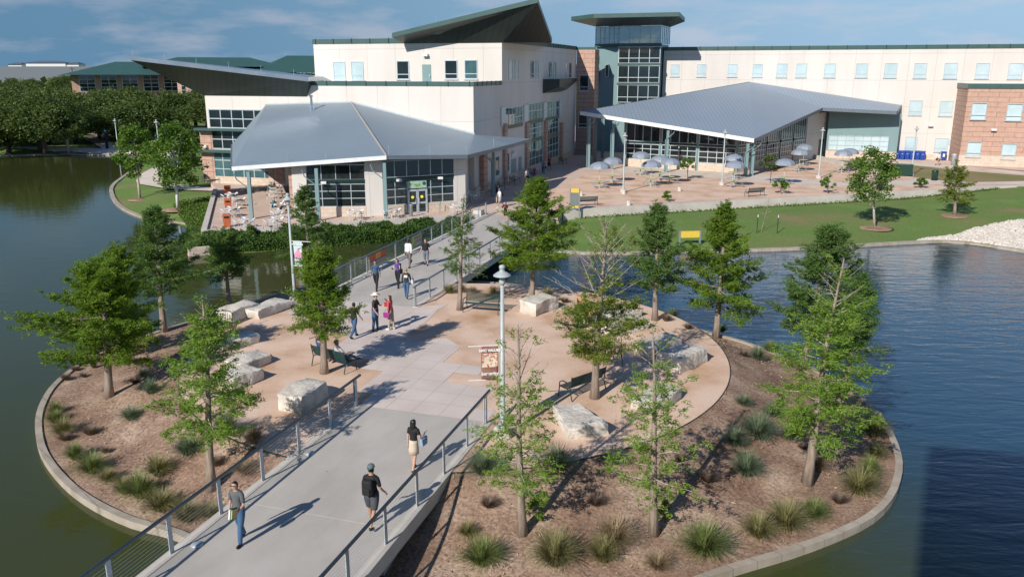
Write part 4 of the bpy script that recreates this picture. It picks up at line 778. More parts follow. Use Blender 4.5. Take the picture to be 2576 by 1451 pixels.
# ------------------------------------------------------------------ building the photo is taken from (its roof edge shades the pond at lower right)
OB = empty('overlook_building', (-3.0, 0.2, 0), -A17, 'cream building behind the camera whose overhanging roof shades the pond', 'building')
zt_ = 19.0; Lsh = (zt_-ZW)/math.tan(EL); cw = G(2340, 1118, ZW); cx = cw-SHD*Lsh; OB.location = (cx.x, cx.y, 0)
OB.rotation_euler.z = 0; q2 = G(2310, 1451, ZW); q3 = G(2575, 1142, ZW); da = (q2-cw).normalized(); db = (q3-cw).normalized()
rp = [Vector((0, 0, 0)), da*32, da*32+db*55, db*55]; MB().prism([(p.x, p.y) for p in rp], zt_-.5, zt_).build('roof', GREENM, OB)
wp = [da*10+db*10, da*30+db*10, da*30+db*52, da*10+db*52]; MB().prism([(p.x, p.y) for p in wp], -1, zt_-.5).build('wall', STUCCO, OB)
# ------------------------------------------------------------------ ground points under a pixel on uneven ground
def Git(px, py, zf):
    z = -0.5
    for _ in range(12): p = G(px, py, z); z = z*0.4+0.6*zf(p.x, p.y)
    p = G(px, py, z); return p
def GI(px, py): return Git(px, py, zisl)
def GL(px, py): return Git(px, py, zland)
# ------------------------------------------------------------------ trees
CYP = leafmat('bald_cypress_foliage', (0.065, 0.14, 0.012), (0.16, 0.265, 0.026), (0.29, 0.41, 0.055), 0.45)
CYPL = leafmat('bald_cypress_foliage_light', (0.10, 0.20, 0.028), (0.22, 0.35, 0.055), (0.36, 0.49, 0.11), 0.48)
CYPB = leafmat('bald_cypress_foliage_blue', (0.05, 0.115, 0.028), (0.12, 0.215, 0.052), (0.20, 0.31, 0.085), 0.43)
CYPO = leafmat('bald_cypress_foliage_olive', (0.085, 0.13, 0.016), (0.17, 0.235, 0.03), (0.29, 0.34, 0.055), 0.4)
OAKM = leafmat('live_oak_foliage', (0.035, 0.068, 0.016), (0.085, 0.128, 0.03), (0.15, 0.195, 0.05), 0.3)
SYCM = leafmat('broad_leaf_foliage', (0.045, 0.11, 0.016), (0.11, 0.21, 0.03), (0.25, 0.36, 0.07), 0.4)
BARK = mul_lines(mat('grey_brown_bark', (0.36, 0.29, 0.235), 0.9, (0.20, 0.155, 0.12), 8, bump=0.6, stretch=(1, 1, .15)), 'brick', w=.2, h=3, m=.01, mo=.85)
TWIG = mat('pale_twig_bark', (0.42, 0.37, 0.30), 0.85, (0.30, 0.25, 0.2), 5)
DBARK = mat('dark_bark', (0.09, 0.07, 0.055), 0.9, (0.06, 0.045, 0.035), 5)
PALEB = mat('pale_sycamore_bark', (0.50, 0.46, 0.38), 0.85, (0.34, 0.30, 0.24), 4)
def leafquads(C, D, S, ln, wd):
    """C centres, D long-axis dirs, S side dirs -> diamonds"""
    n = len(C); V = np.empty((n, 4, 3), np.float32); V[:, 0] = C-D*ln[:, None]; V[:, 1] = C+S*wd[:, None]; V[:, 2] = C+D*ln[:, None]; V[:, 3] = C-S*wd[:, None]
    return V.reshape(-1, 3), np.arange(4*n, dtype=np.int32).reshape(n, 4)
def unit(a): return a/np.maximum(1e-6, np.linalg.norm(a, axis=-1, keepdims=True))
def limbs_mesh(mb, pts, r0, r1, n=5): mb.tube(pts, [r0+(r1-r0)*i/(len(pts)-1) for i in range(len(pts))], n, cap=False)
def cypress(name, base, top_px, R, cb, label, seed, leafm=None, dens=1.0, nl=60, bare=0.0, barelow=0.0, tr=0.13, twigs=0, tw=1.0, group='bald cypress trees on the island', zt=None, asym=0.0, cat='tree', shape=0.75, leaf=0.12, bright=None):
    g = np.random.default_rng(seed); base = Vector(base)
    tp = atY(top_px[0], top_px[1], base.y); Ht = tp.z-base.z; lean = Vector((tp.x-base.x, 0, 0))
    r = empty(name, base, 0, label, cat, group)
    def axis(t): return Vector((lean.x*t+0.05*Ht*0.2*math.sin(t*5+seed)*t, 0.04*Ht*0.2*math.sin(t*4+seed*2), Ht*t))
    mb = MB(); K_ = 9; pts = [axis(i/K_) for i in range(K_+1)]; pts[0].z = -0.1
    mb.tube(pts, [tr*(1.35 if i == 0 else 1.0)*(1-0.93*i/K_)+0.008 for i in range(K_+1)], 9); mb.build('trunk', BARK if cb < 0.55 else PALEB, r, smooth=True)
    lb = MB(); C = []; Dd = []; Sd = []; LN = []; WD = []
    for i in range(nl):
        t = (i+0.5)/nl; tt = cb+(0.985-cb)*t**0.95; az = i*2.39996+g.uniform(-.4, .4)
        prof = ((1-t)**shape)*min(1.0, 0.55+t*4.0)
        Ln = R*prof*g.uniform(0.52, 1.26)*(1+asym*math.cos(az))+0.12*R*0.5; bt = t > 1-bare; Ln *= (1.0+.9*bare if bt else 1)
        el0 = math.radians(6+38*t+g.uniform(-13, 13)+(12 if bt and bare > .3 else 0)); p0 = axis(tt); d = Vector((math.cos(az)*math.cos(el0), math.sin(az)*math.cos(el0), math.sin(el0)))
        P_ = [p0]; cur = p0.copy(); nseg = 4
        for s in range(nseg):
            dd = d.copy(); dd.z += (-0.10+0.16*s/nseg)+g.uniform(-.10, .10); dd.x += g.uniform(-.12, .12); dd.y += g.uniform(-.12, .12); cur = cur+dd.normalized()*Ln/nseg; P_.append(cur.copy())
        limbs_mesh(lb, P_, max(.008, 0.0125*Ln*tw)*(1 if t < .8 else .8), 0.004*tw, 4)
        Pn = np.array([tuple(q) for q in P_]); isbare = t > 1-bare or (t < barelow and g.random() < .8)
        def at(q): q = q*nseg; k = min(nseg-1, int(q)); f = q-k; return Pn[k]*(1-f)+Pn[k+1]*f
        dirv = unit((Pn[-1]-Pn[0])[None])[0]; side = unit(np.cross(dirv, [0, 0, 1.0])[None])[0]
        for _ in range(twigs if not isbare else max(3, twigs)):
            q = g.uniform(.2, .95); a = at(q); sg = g.choice([-1, 1]); e = a+(dirv*g.uniform(.2, .6)+side*sg*g.uniform(.3, .8)+np.array([0, 0, g.uniform(-.1, .4)]))*Ln*0.34*(1.15-q)
            limbs_mesh(lb, [a, (a+e)/2+np.array([0, 0, .02*Ln]), e], 0.008*tw, 0.003, 3)
        if isbare and g.random() < .75: continue
        nc = int((4+Ln*11)*dens*(0.3 if isbare else 1)); 
        for _ in range(nc):
            q = g.uniform(0.16, 1.03)**0.8; a = at(min(1, q)); off = side*g.normal(0, .21*Ln*(1.15-q)+.07)+dirv*g.normal(0, .08*Ln)+np.array([0, 0, g.normal(-.01, .09)])
            c0 = a+off; m_ = int(g.integers(15, 24)); sd_ = unit((dirv*g.uniform(.3, 1)+side*np.sign((off@side)+1e-6)*g.uniform(.2, 1)+np.array([0, 0, g.uniform(-.45, .12)]))[None])[0]
            L0 = g.uniform(.18, .36); u = np.linspace(-.5, .5, m_)[:, None]*L0
            cc_ = c0+sd_*u+g.normal(0, .035, (m_, 3)); dl = unit(sd_*0.5+g.normal(0, .6, (m_, 3))*np.array([1, 1, .55]))
            C.append(cc_); Dd.append(dl); Sd.append(unit(np.cross(dl, unit(g.normal(0, 1, (m_, 3))+np.array([0, 0, 1.2]))))); LN.append(g.uniform(.5, 1.1, m_)*leaf*.62); WD.append(g.uniform(.5, 1, m_)*leaf*.17)
    lb.build('branches', TWIG if (bare or barelow or twigs) else BARK, r)
    if C: V, F = leafquads(np.vstack(C), np.vstack(Dd), np.vstack(Sd), np.concatenate(LN), np.concatenate(WD)); npmesh('crown', V, F, leafm or CYP, r)
    return r
def bushy(name, base, top_px, R, cb, label, seed, leafm=None, n=3500, leaf=.16, tr=.12, group=None, cat='tree', trunkm=None, clumps=60, height=None, fl=1.0, rx=1.0, trunk=True):
    g = np.random.default_rng(seed); base = Vector(base)
    if height is None: tp = atY(top_px[0], top_px[1], base.y); Ht = tp.z-base.z; lx = tp.x-base.x
    else: Ht = height; lx = 0
    r = empty(name, base, 0, label, cat, group); z0 = Ht*cb; hz = (Ht-z0)/2; cz = z0+hz
    th = g.uniform(0, 2*PI, clumps); ph = np.arcsin(g.uniform(-.95, 1, clumps)); rr = g.uniform(.35, 1, clumps)**.6
    cx_ = np.cos(th)*np.cos(ph)*R*rr*.82*rx+lx*.6; cy_ = np.sin(th)*np.cos(ph)*R*rr*.82; sz = np.sin(ph)*rr
    cz_ = cz+sz*hz*.86; cc_ = np.stack([cx_, cy_, cz_], 1)*1.0
    tap = np.clip(1-0.55*((cz_-cz)/hz)*fl, .35, 1.3); cc_[:, 0] = (cc_[:, 0]-lx*.6)*tap+lx*.6; cc_[:, 1] *= tap
    if trunk:
        mb = MB(); mb.tube([(0, 0, -.1), (lx*.3, 0, z0*.8), (lx*.5, .05*R, cz), (lx*.8, 0, Ht*.85)], [tr*1.2, tr, tr*.6, tr*.15], 8)
        mb.build('trunk', trunkm or DBARK, r, smooth=True); lb = MB()
        for i in range(min(clumps, 22)):
            a = Vector((lx*.35, 0, z0*.75+(cz-z0*.75)*g.random())); b = Vector(cc_[i]); limbs_mesh(lb, [a, a.lerp(b, .5)+Vector((0, 0, .05*R)), b], tr*.35, tr*.08, 4)
        lb.build('branches', trunkm or DBARK, r)
    k = g.integers(0, clumps, n); cr_ = R*g.uniform(.16, .34, clumps); C = cc_[k]+unit(g.normal(0, 1, (n, 3)))*(cr_[k]*g.random(n)**.45)[:, None]*np.array([1, 1, .75])
    D = unit(g.normal(0, 1, (n, 3))*np.array([1, 1, .6])); S = unit(np.cross(D, unit(g.normal(0, 1, (n, 3))+np.array([0, 0, .9]))))
    V, F = leafquads(C, D, S, g.uniform(.6, 1.1, n)*leaf*.6, g.uniform(.6, 1.1, n)*leaf*.38); npmesh('crown', V, F, leafm or OAKM, r); return r
cypress('cypress_tree', GI(273, 1000), (262, 668), 2.6, .30, 'broad leafy cypress with a leaning trunk, leftmost on the island', 1, CYP, 2.2, 74, tr=.17, asym=-.15, shape=.5, leaf=.13)
cypress('cypress_tree', GI(303, 902), (292, 622), 1.9, .20, 'bright leafy cypress directly behind the broad leftmost one', 2, CYP, 2.2, 60, tr=.14, shape=.7, leaf=.13)
cypress('cypress_tree', GI(412, 833), (384, 525), 2.35, .32, 'tall blue-green cypress by the left rim, right of the bright one', 3, CYPB, 1.9, 62, tr=.16, twigs=1, asym=.25, leaf=.13)
cypress('cypress_tree', GI(577, 775), (563, 590), 1.55, .42, 'small dark cypress with a bare lower trunk behind the pair of limestone blocks', 4, CYPB, 1.9, 44, tr=.14, shape=.4, leaf=.13)
cypress('cypress_tree', GI(533, 1228), (510, 752), 1.75, .28, 'light green feathery cypress in the mulch left of the near footbridge', 5, CYPL, 1.35, 58, tr=.14, bare=.14, twigs=1)
cypress('cypress_tree', GI(776, 738), (768, 470), 1.7, .30, 'tall cypress behind the left lamp post, in front of the cafe patio', 6, CYPB, 1.8, 56, tr=.13, leaf=.13)
cypress('cypress_tree', GI(815, 940), (804, 606), 1.4, .31, 'dense cypress standing over the bench with two seated people', 7, CYP, 2.2, 66, bare=.12, tr=.15, twigs=2, shape=.6)
cypress('cypress_tree', GI(1155, 780), (1166, 488), 1.3, .33, 'thin half-bare cypress beside the green bench by the far footbridge', 8, CYPB, .9, 52, bare=.42, tr=.13, twigs=3)
cypress('cypress_tree', GI(1337, 756), (1352, 452), 2.6, .25, 'dense bright green cypress in front of the far end of the far footbridge', 9, CYP, 2.1, 66, tr=.14, shape=.75, leaf=.13)
cypress('cypress_tree', GI(1495, 1003), (1521, 556), 1.75, .22, 'large mostly bare cypress with green lower limbs beside the tilted bench', 10, CYPO, 2.0, 62, bare=.60, tr=.15, twigs=8, tw=.85, shape=.55)
cypress('cypress_tree', GI(1647, 806), (1652, 512), 1.6, .27, 'slender dark cypress on the far rim, left of the two on the blue water', 11, CYPB, 1.9, 58, tr=.14, twigs=1, leaf=.13)
cypress('cypress_tree', GI(1800, 848), (1828, 512), 2.7, .22, 'widest cypress on the far rim with layered bright green limbs', 12, CYP, 2.1, 66, tr=.16, shape=1.05, leaf=.13)
cypress('cypress_tree', GI(2020, 925), (2092, 578), 2.1, .24, 'tall full cypress behind the two leaning ones on the right rim', 13, CYPB, 2.1, 66, tr=.14, shape=.5, leaf=.13)
cypress('cypress_tree', GI(2122, 985), (2172, 690), 1.4, .28, 'reddish-trunked cypress between the full one and the leaning one at the right', 14, CYPB, 1.8, 56, tr=.12, twigs=1, leaf=.12)
cypress('cypress_tree', GI(2028, 1212), (2118, 652), 1.9, .20, 'leaning cypress with a pale bare top at the right of the island', 15, CYPL, 1.5, 68, bare=.30, tr=.15, twigs=2, shape=.62)
cypress('cypress_tree', GI(1314, 1343), (1297, 815), 1.4, .20, 'sparse feathery cypress in the mulch just right of the near footbridge', 16, CYPL, 0.65, 56, bare=.40, tr=.12, twigs=2, shape=.55)
cypress('cypress_tree', GI(1645, 1343), (1640, 822), 1.45, .20, 'sparse feathery cypress in the middle of the right mulch slope', 17, CYPL, 0.6, 56, bare=.30, tr=.12, twigs=2, shape=.55)
cypress('cypress_tree', GL(2400, 541), (2408, 403), 1.75, .22, 'thin light green cypress on the right lawn near the wall end', 18, CYPO, 1.1, 44, bare=.2, tr=.14, twigs=1, group='trees on the right lawn', leaf=.16)
bushy('broadleaf_tree', GL(2200, 571), (2200, 362), 2.5, .24, 'upright glossy-leaved young tree with a pale trunk on the right lawn', 19, SYCM, 4600, .22, .10, 'trees on the right lawn', trunkm=PALEB, clumps=60, fl=.5)
bushy('sycamore_tree', GL(352, 500), (330, 294), 2.3, .20, 'pale-trunked sycamore nearest the pond edge on the left peninsula', 20, SYCM, 5200, .26, .13, 'sycamores on the left peninsula', trunkm=PALEB, clumps=70, fl=.6)
bushy('sycamore_tree', GL(447, 525), (428, 292), 2.9, .19, 'taller white-trunked sycamore on the peninsula, nearer the ivy bank', 21, SYCM, 6200, .27, .14, 'sycamores on the left peninsula', trunkm=WHITEP, clumps=85, fl=.7)
bushy('sycamore_tree', GL(172, 384), (158, 268), 3.3, .25, 'lone bright sycamore with a white trunk on the far shore', 22, SYCM, 4200, .42, .2, None, trunkm=PALEB, clumps=60, fl=.6)
# dark oaks along the far left shore, then the grove behind
OAKS = [(20,386,292,4.2,'low rounded dark oak at the left frame edge on the far shore',.12),(100,384,222,9.0,'tallest dark oak on the far left shore',.25),(190,362,262,6.5,'dark oak behind the lone bright sycamore',.25),(250,350,268,7.5,'spreading oak right of the lone sycamore by the path',.25),
        (486,400,318,3.0,'small dense dark evergreen beside the left corner of the cream building',.18),(335,345,282,5.5,'yellow-green oak behind the first sycamore',.2),(20,366,218,9.5,'dark oak towering behind the one at the left frame edge',.2)]
for i, (x, y, t, Rr, lab, cb_) in enumerate(OAKS):
    bushy('oak_tree', GL(x, y), (x-2, t), Rr, cb_, lab, 40+i, OAKM, 9500, .36 if Rr > 4.5 else .26, .35, 'oaks along the far left shore', clumps=90)
protos = [bushy('oak_tree', (0, 0, 0), None, 7.0, .22, 'x', 60+i, OAKM, 8500, .46, .35, 'oaks of the grove', clumps=70, height=9.5) for i in range(4)]
KID.clear()
gr = random.Random(5); used = [False]*4; ni = 0
rows = [(135, [-92, -84, -76]), (150, [-130,-118,-106,-94,-83,-72]), (158, [-74, -68, -60, -53.5]), (172, [-82, -74, -66, -59, -52]), (190, [-96, -88, -80, -71, -62, -54]), (212, [-118, -106, -94, -84]), (166, [-125,-112,-100,-88,-75,-64,-56]), (182, [-150,-137,-124,-111,-98,-86,-74,-63,-52]), (200, [-160,-146,-132,-118,-104]), (222, [-178,-162,-146,-132]), (250, [-200,-180,-162,-146]), (285, [-230,-208,-186,-166,-148]), (330, [-270,-240,-215,-190,-168]), (400, [-320,-290,-262,-236,-210])]
for Y_, xs in rows:
    for x in xs:
        x += gr.uniform(-2.5, 2.5); y = Y_+gr.uniform(-5, 5); k = ni % 4; s_ = gr.uniform(.82, 1.08)*(1+max(0, Y_-200)/900)
        pjx = CX+FPX*x/(y*math.cos(PT)+(HC)*math.sin(PT))
        if Y_ < 175 and pjx > 455: continue
        o = protos[k] if not used[k] else copy_tree(protos[k]); used[k] = True; ni += 1
        o.location = (x, y, -.6); o.rotation_euler.z = gr.uniform(0, 6); o.scale = (s_, s_, s_*gr.uniform(.76, .94)); o['label'] = 'round dark green live oak in the dense grove behind the far left shore'; o['group'] = 'live oaks of the grove'
for k in range(4):
    if not used[k]: protos[k].location = (-70-8*k, 175, -.6)
# far woodland on the horizon
g = np.random.default_rng(9); n = 26000; X = g.uniform(-1500, 900, n); Y = g.uniform(430, 1500, n); hh = g.random(n)**.5*9*(.8+.2*np.sin(X*.05)); keep = (X < -100) | (Y > 700); keep &= ~((X < -190) & (X > -425) & (Y > 552) & (Y < 650))
C = np.stack([X, Y, hh], 1)[keep]; n = len(C); D = unit(g.normal(0, 1, (n, 3))); S = unit(np.cross(D, unit(g.normal(0, 1, (n, 3))+np.array([0, 0, 1.]))))
V, F = leafquads(C, D, S, g.uniform(2, 5, n), g.uniform(1.5, 3.5, n)); tag(npmesh('far_woodland', V, F, OAKM), kind='stuff')
# saplings, shrubs on the plaza and the right lawn
for i, (x, y, tx, ty, Rr, n_, lab, cb_, mm_) in enumerate([(1730,452,1727,388,1.1,700,'slim sapling in front of the pavilion glass',.35,CYPB),(1937,461,1942,390,1.35,1300,'round-headed sapling between two parasols by the pavilion corner',.38,OAKM),(1965,488,1963,447,.95,500,'stubby staked sapling behind the plaza bench',.2,SYCM),(2083,487,2082,436,.85,520,'narrow leafy sapling by the retaining wall, right of the middle bench',.2,SYCM),
        (1677,507,1678,478,.55,420,'small reddish-green shrub standing against the retaining wall',.05,SYCM),(2316,474,2316,445,.8,500,'low yellow-green shrub behind the right end of the retaining wall',.05,SYCM),(2152,446,2150,395,1.1,420,'thin caged sapling beside the farthest pair of parasols',.35,CYPB)]):
    bushy('sapling' if cb_ > .1 else 'shrub', G(x, y), (tx, ty), Rr, cb_, lab, 80+i, mm_, n_, .2, .035, 'young trees on the plaza', cat='sapling' if cb_ > .1 else 'shrub', clumps=18)
cypress('sapling', GL(1914, 583), (1935, 498), .5, .4, 'leafless wiry sapling between two stakes on the right lawn', 30, CYPB, .1, 10, bare=.9, tr=.02, twigs=1, group='young trees on the plaza', cat='sapling')
for i, (x, y, s, lab) in enumerate([(1352,1302,.45,'bright green sprout at the foot of the sparse cypress right of the near footbridge'),(1668,1302,.4,'bright green sprout at the foot of the cypress in the right mulch slope'),(458,336,2.2,'small shrub on the grass below the red hydrant')]):
    p = GI(x, y) if y > 700 else GL(x, y); bushy('shrub', p, None, s, .0, lab, 95+i, CYP, 420 if s < 1 else 900, .09 if s < 1 else .3, .02, cat='shrub', clumps=14, height=s*1.5, trunk=False)
# ------------------------------------------------------------------ ivy and bank vegetation (uncountable)
def foliage_bank(name, quadfn, n, m, leaf, seed):
    g = np.random.default_rng(seed); C = np.array([quadfn(g) for _ in range(n)]); D = unit(g.normal(0, 1, (n, 3))); S = unit(np.cross(D, unit(g.normal(0, 1, (n, 3))+np.array([0, -.8, .8]))))
    V, F = leafquads(C, D, S, g.uniform(.6, 1.2, n)*leaf, g.uniform(.5, 1, n)*leaf*.7); return tag(npmesh(name, V, F, m), kind='stuff')
TOPL = [Vector(p) for p in [(-23.2, 61.2), (-20, 62.6), (-12.5, 65.0), (-3.2, 68.6)]]; BOTL = [Vector(p) for p in [(-23.6, 60.0), (-19.3, 60.75), (-9.3, 65.0-.6), (-5.0, 66.4)]]
def pl(P, t): t = t*(len(P)-1); k = min(len(P)-2, int(t)); return P[k].lerp(P[k+1], t-k)
def ivy(g):
    t = g.random(); a = pl(TOPL, t); b = pl(BOTL, t); s = g.random() if g.random() < .45 else g.uniform(.9, 1.12); p = a.lerp(b, s); bump = .22*math.sin(t*47)+.16*math.sin(t*101+2)+.12*math.sin(s*9+t*60)
    z = -0.15-0.25*s+bump*(1-s*.3) if s < .88 else g.uniform(-1.6, -.35)+.15*bump
    return (p.x+g.normal(0, .10), p.y+g.normal(0, .10), z+g.normal(0, .08))
IVY = leafmat('ivy_leaves', (0.02, 0.055, 0.010), (0.05, 0.11, 0.016), (0.10, 0.17, 0.028), .25); BANKG = leafmat('bank_grass_blades', (0.05, 0.10, 0.015), (0.09, 0.16, 0.022), (0.14, 0.20, 0.04), .3)
foliage_bank('ivy_bank', ivy, 62000, IVY, .088, 1)
mbk = MB(); PTs = []
for i in range(21):
    t = i/20; a = pl(TOPL, t); b = pl(BOTL, t); mbk.v += [(a.x, a.y, -.3), (b.x, b.y-.1, -.55), (b.x, b.y-.15, -1.75)]
for i in range(20):
    a = 3*i; mbk.f += [(a, a+3, a+4, a+1), (a+1, a+4, a+5, a+2)]
tag(mbk.build('ivy_mound', IVY), kind='structure')
SL = [Vector(p) for p in [(-30.6, 83.5), (-27.2, 73), (-23.9, 61.6)]]; SL2 = [Vector(p) for p in [(-33, 79), (-28.6, 71), (-24.6, 60.2)]]
def strip(g):
    t = g.random(); p = pl(SL, t).lerp(pl(SL2, t), g.random()); return (p.x, p.y, max(zland(p.x, p.y), -1.3)+abs(g.normal(.12, .1)))
foliage_bank('bank_ground_cover', strip, 9000, BANKG, .10, 2)
sw = MB().box(-.3, 1.2, -.25, .25, -2.2, -.75).build('stone_wall_end', STONE); sw.location = (-23.6, 59.2, 0); sw.rotation_euler.z = .5; tag(sw, 'short pale limestone wall end at the water below the patio corner', 'stone wall')
def grasstuft(x, y): return None
def wallgrass(g):
    t = g.random()**.8; a = Vector((6.2, 71.5)); b = Vector((51.3, 86.4)); p = a.lerp(b, t); y = p.y-g.random()*.5
    return (p.x, y, zland(p.x, y)+abs(g.normal(0, .10)))
foliage_bank('wall_foot_grass', wallgrass, 2600, BANKG, .09, 3)
# riprap stones
def rocks(name, pxpoly, zf, n, s, seed):
    g = np.random.default_rng(seed); P = [GL(*q) for q in pxpoly]; poly = [(p.x, p.y) for p in P]; x0, x1 = min(p[0] for p in poly), max(p[0] for p in poly); y0, y1 = min(p[1] for p in poly), max(p[1] for p in poly)
    ico = bmesh.new(); bmesh.ops.create_icosphere(ico, subdivisions=1, radius=1); V0 = np.array([v.co[:] for v in ico.verts]); F0 = np.array([[v.index for v in f.verts] for f in ico.faces]); ico.free(); Vs = []; Fs = []; k = 0; c = 0
    while c < n:
        x, y = g.uniform(x0, x1), g.uniform(y0, y1)
        if not inpoly(x, y, poly): continue
        V = V0*(1+g.normal(0, .16, (len(V0), 1)))*g.uniform(.5, 1.3, 3)*s; Vs.append(V+np.array([x, y, zland(x, y)+s*.2])); Fs.append(F0+k); k += len(V0); c += 1
    return tag(npmesh(name, np.vstack(Vs), np.vstack(Fs), mat('white_riprap', (0.70, 0.64, 0.56), .9, (.5, .45, .39), 3)), kind='stuff')
rocks('riprap_stones', [(2296,610),(2340,600),(2400,594),(2440,580),(2500,566),(2560,556),(2640,550),(2680,660),(2575,634),(2500,616),(2430,607),(2360,606)], zland, 3800, .17, 1)
rocks('shore_stones', [(370,393),(430,388),(500,380),(520,372),(450,375),(400,382),(300,390),(280,393),(310,398)], zland, 420, .28, 2)
# mulch rings
for x, y, r_ in ((2200,573,1.5),(2400,543,1.3),(447,527,1.5),(352,502,1.2),(172,386,2.2)):
    p = GL(x, y); m = MB(); m.lathe([(r_, -.02), (r_*.8, .06), (.1, .09)], (0, 0, 0), 20); o = m.build('mulch_ring', MULCH, smooth=True); o.location = p; tag(o, kind='structure')
# ------------------------------------------------------------------ ornamental grass clumps on the island
def gmat(n_, a, b, c): return leafmat(n_, a, b, c, .2)
GM = {'b': gmat('blue_green_blades', (.09,.14,.085), (.16,.22,.13), (.25,.29,.18)), 'o': gmat('olive_blades', (.14,.14,.055), (.25,.24,.10), (.38,.34,.18)), 's': gmat('straw_blades', (.22,.16,.09), (.36,.27,.17), (.48,.38,.26)), 'g': gmat('green_blades', (.10,.15,.04), (.18,.23,.07), (.30,.31,.13)), 'w': gmat('brown_twiggy_blades', (.13,.09,.07), (.22,.16,.125), (.32,.24,.19))}
def clump_mesh(kind, seed):
    g = np.random.default_rng(seed); dome = kind in 'w'; n = 820 if not dome else 800; az = g.uniform(0, 2*PI, n); tilt = g.uniform(.05, 1.15, n)**(1.0 if not dome else .6); Lb = g.uniform(.55, 1.0, n)*(1 if not dome else .62)
    w_ = g.uniform(.0035, .0075, n)*(1 if not dome else .9); b = np.stack([np.cos(az)*g.uniform(0, .16, n), np.sin(az)*g.uniform(0, .16, n), np.zeros(n)], 1); V = []; F = []
    out = np.stack([np.cos(az), np.sin(az), 0*az], 1); sd_ = np.stack([-np.sin(az), np.cos(az), 0*az], 1)
    p1 = b+(out*np.sin(tilt*.7)[:, None]+np.array([0, 0, 1])*np.cos(tilt*.7)[:, None])*(Lb*.55)[:, None]; droop = 1.0 if not dome else .7
    p2 = p1+(out*np.sin(tilt*1.5*droop+.15)[:, None]+np.array([0, 0, 1])*np.cos(tilt*1.5*droop+.15)[:, None])*(Lb*.5)[:, None]; p2[:, 2] = np.maximum(p2[:, 2], .03)
    Vv = np.stack([b-sd_*w_[:, None], b+sd_*w_[:, None], p1+sd_*w_[:, None], p1-sd_*w_[:, None], p2+sd_*.002, p2-sd_*.002], 1).reshape(-1, 3); i = np.arange(n)[:, None]*6
    return Vv, np.vstack([i+np.array([0, 1, 2, 3]), i+np.array([3, 2, 4, 5])])
CM = {}
for kd in 'bosgw':
    for v_ in range(2): V, F = clump_mesh(kd, ord(kd)+v_); o = npmesh('tmp', V, F, GM[kd]); CM[kd, v_] = o.data; bpy.data.objects.remove(o)
CL = [(210,948,'w',.8,0),(190,932,'w',.7,0),(166,955,'w',.7,0),(237,925,'w',.75,0),(330,1055,'b',1.0,0),(228,1093,'w',.85,0),(264,1138,'w',.7,0),(380,990,'b',.9,0),(412,1020,'w',.7,0),(472,1143,'b',1.35,0),(400,1195,'o',1.1,0),(140,1040,'g',1.0,1),(140,1062,'g',1.0,1),(158,1092,'o',1.0,1),(165,1108,'w',1.0,1),(190,1155,'g',1.0,1),(232,1188,'g',1.1,1),(272,1210,'o',.9,1),(312,1240,'o',.9,1),(355,1250,'g',1.1,1),(405,1282,'o',1.35,1),(470,1308,'o',1.1,1),(530,1302,'o',1.0,1),
      (570,1092,'b',1.45,0),(345,915,'w',.8,0),(362,948,'b',.8,0),(340,965,'w',.7,0),(640,1115,'s',.9,0),(615,1190,'s',1.0,0),(545,1170,'w',.9,0),(500,935,'w',.8,0),
      (1400,1180,'b',1.6,0),(1215,1190,'b',1.3,0),(1545,1165,'b',1.2,0),(1210,1418,'g',1.35,0),(1395,1418,'o',1.7,0),(1175,1345,'o',.9,0),(1230,1275,'w',.9,0),(1545,1370,'s',1.2,0),(1515,1410,'o',1.3,0),(1655,1430,'s',.9,0),(1770,1392,'g',1.35,0),(1905,1350,'o',1.4,1),(1975,1330,'o',1.3,1),(2045,1300,'g',1.35,1),(2110,1265,'w',1.0,1),(2160,1240,'o',1.3,1),(2185,1195,'g',1.2,1),(2200,1150,'o',1.1,1),(2195,1095,'o',1.2,1),(2190,1070,'g',.9,1),
      (1875,1195,'b',1.3,0),(1905,1098,'b',1.35,0),(1780,1210,'w',1.2,0),(1845,1120,'b',1.0,0),(1712,1160,'w',.9,0),(1945,1045,'b',1.1,0),(1985,1105,'b',.9,0),(1870,1020,'b',.9,0),(2060,1180,'s',.8,0),(1500,1270,'w',.9,0),(2020,1130,'w',.8,0),
      (1935,885,'g',.9,1),(1905,905,'b',.9,1),(1870,895,'w',.9,1),(1815,835,'g',.7,1),(1730,828,'w',1.0,1),(1675,808,'w',1.0,1),(1690,800,'g',.9,1),(1420,762,'w',1.1,1),(1395,756,'w',.9,1),(1375,752,'o',.9,1),(1190,737,'s',.9,1),(1160,735,'s',.9,1),(1130,738,'o',.8,1),(1240,742,'o',.9,1),(1555,775,'w',.8,1),(1590,790,'o',.8,1)]
CN = {'b': 'blue-green fountain grass', 'o': 'olive tussock grass', 's': 'straw-coloured dead grass clump', 'g': 'green tussock grass', 'w': 'brown twiggy rounded clump'}
def near_what(x, y):
    c = [((533,1228),'the light green cypress left of the near bridge'),((273,1000),'the broad leftmost cypress'),((1314,1343),'the sparse cypress right of the near bridge'),((1645,1343),'the cypress on the right mulch slope'),((2028,1212),'the leaning right-hand cypress'),((1800,848),'the widest far-rim cypress'),((1647,806),'the slender far-rim cypress'),((1230,760),'the green bench by the far bridge'),((130,1090),'the left end of the rim kerb'),((400,1300),'the near left kerb'),((1900,1390),'the near right kerb'),((2240,1150),'the right end of the rim kerb'),((700,1100),'the near bridge railing'),((1450,1110),'the tapered white boulder'),((1870,960),'the right end of the gravel court'),((1400,740),'the limestone block on the far rim'),((480,860),'the end-on chair at left')]
    k = min(c, key=lambda q: (q[0][0]-x)**2+(q[0][1]-y)**2); dx = x-k[0][0]; dy = y-k[0][1]
    rel = ('right of' if dx > 0 else 'left of') if abs(dx) > abs(dy) else ('in front of' if dy > 0 else 'behind'); return rel+' '+k[1]
seen = {}
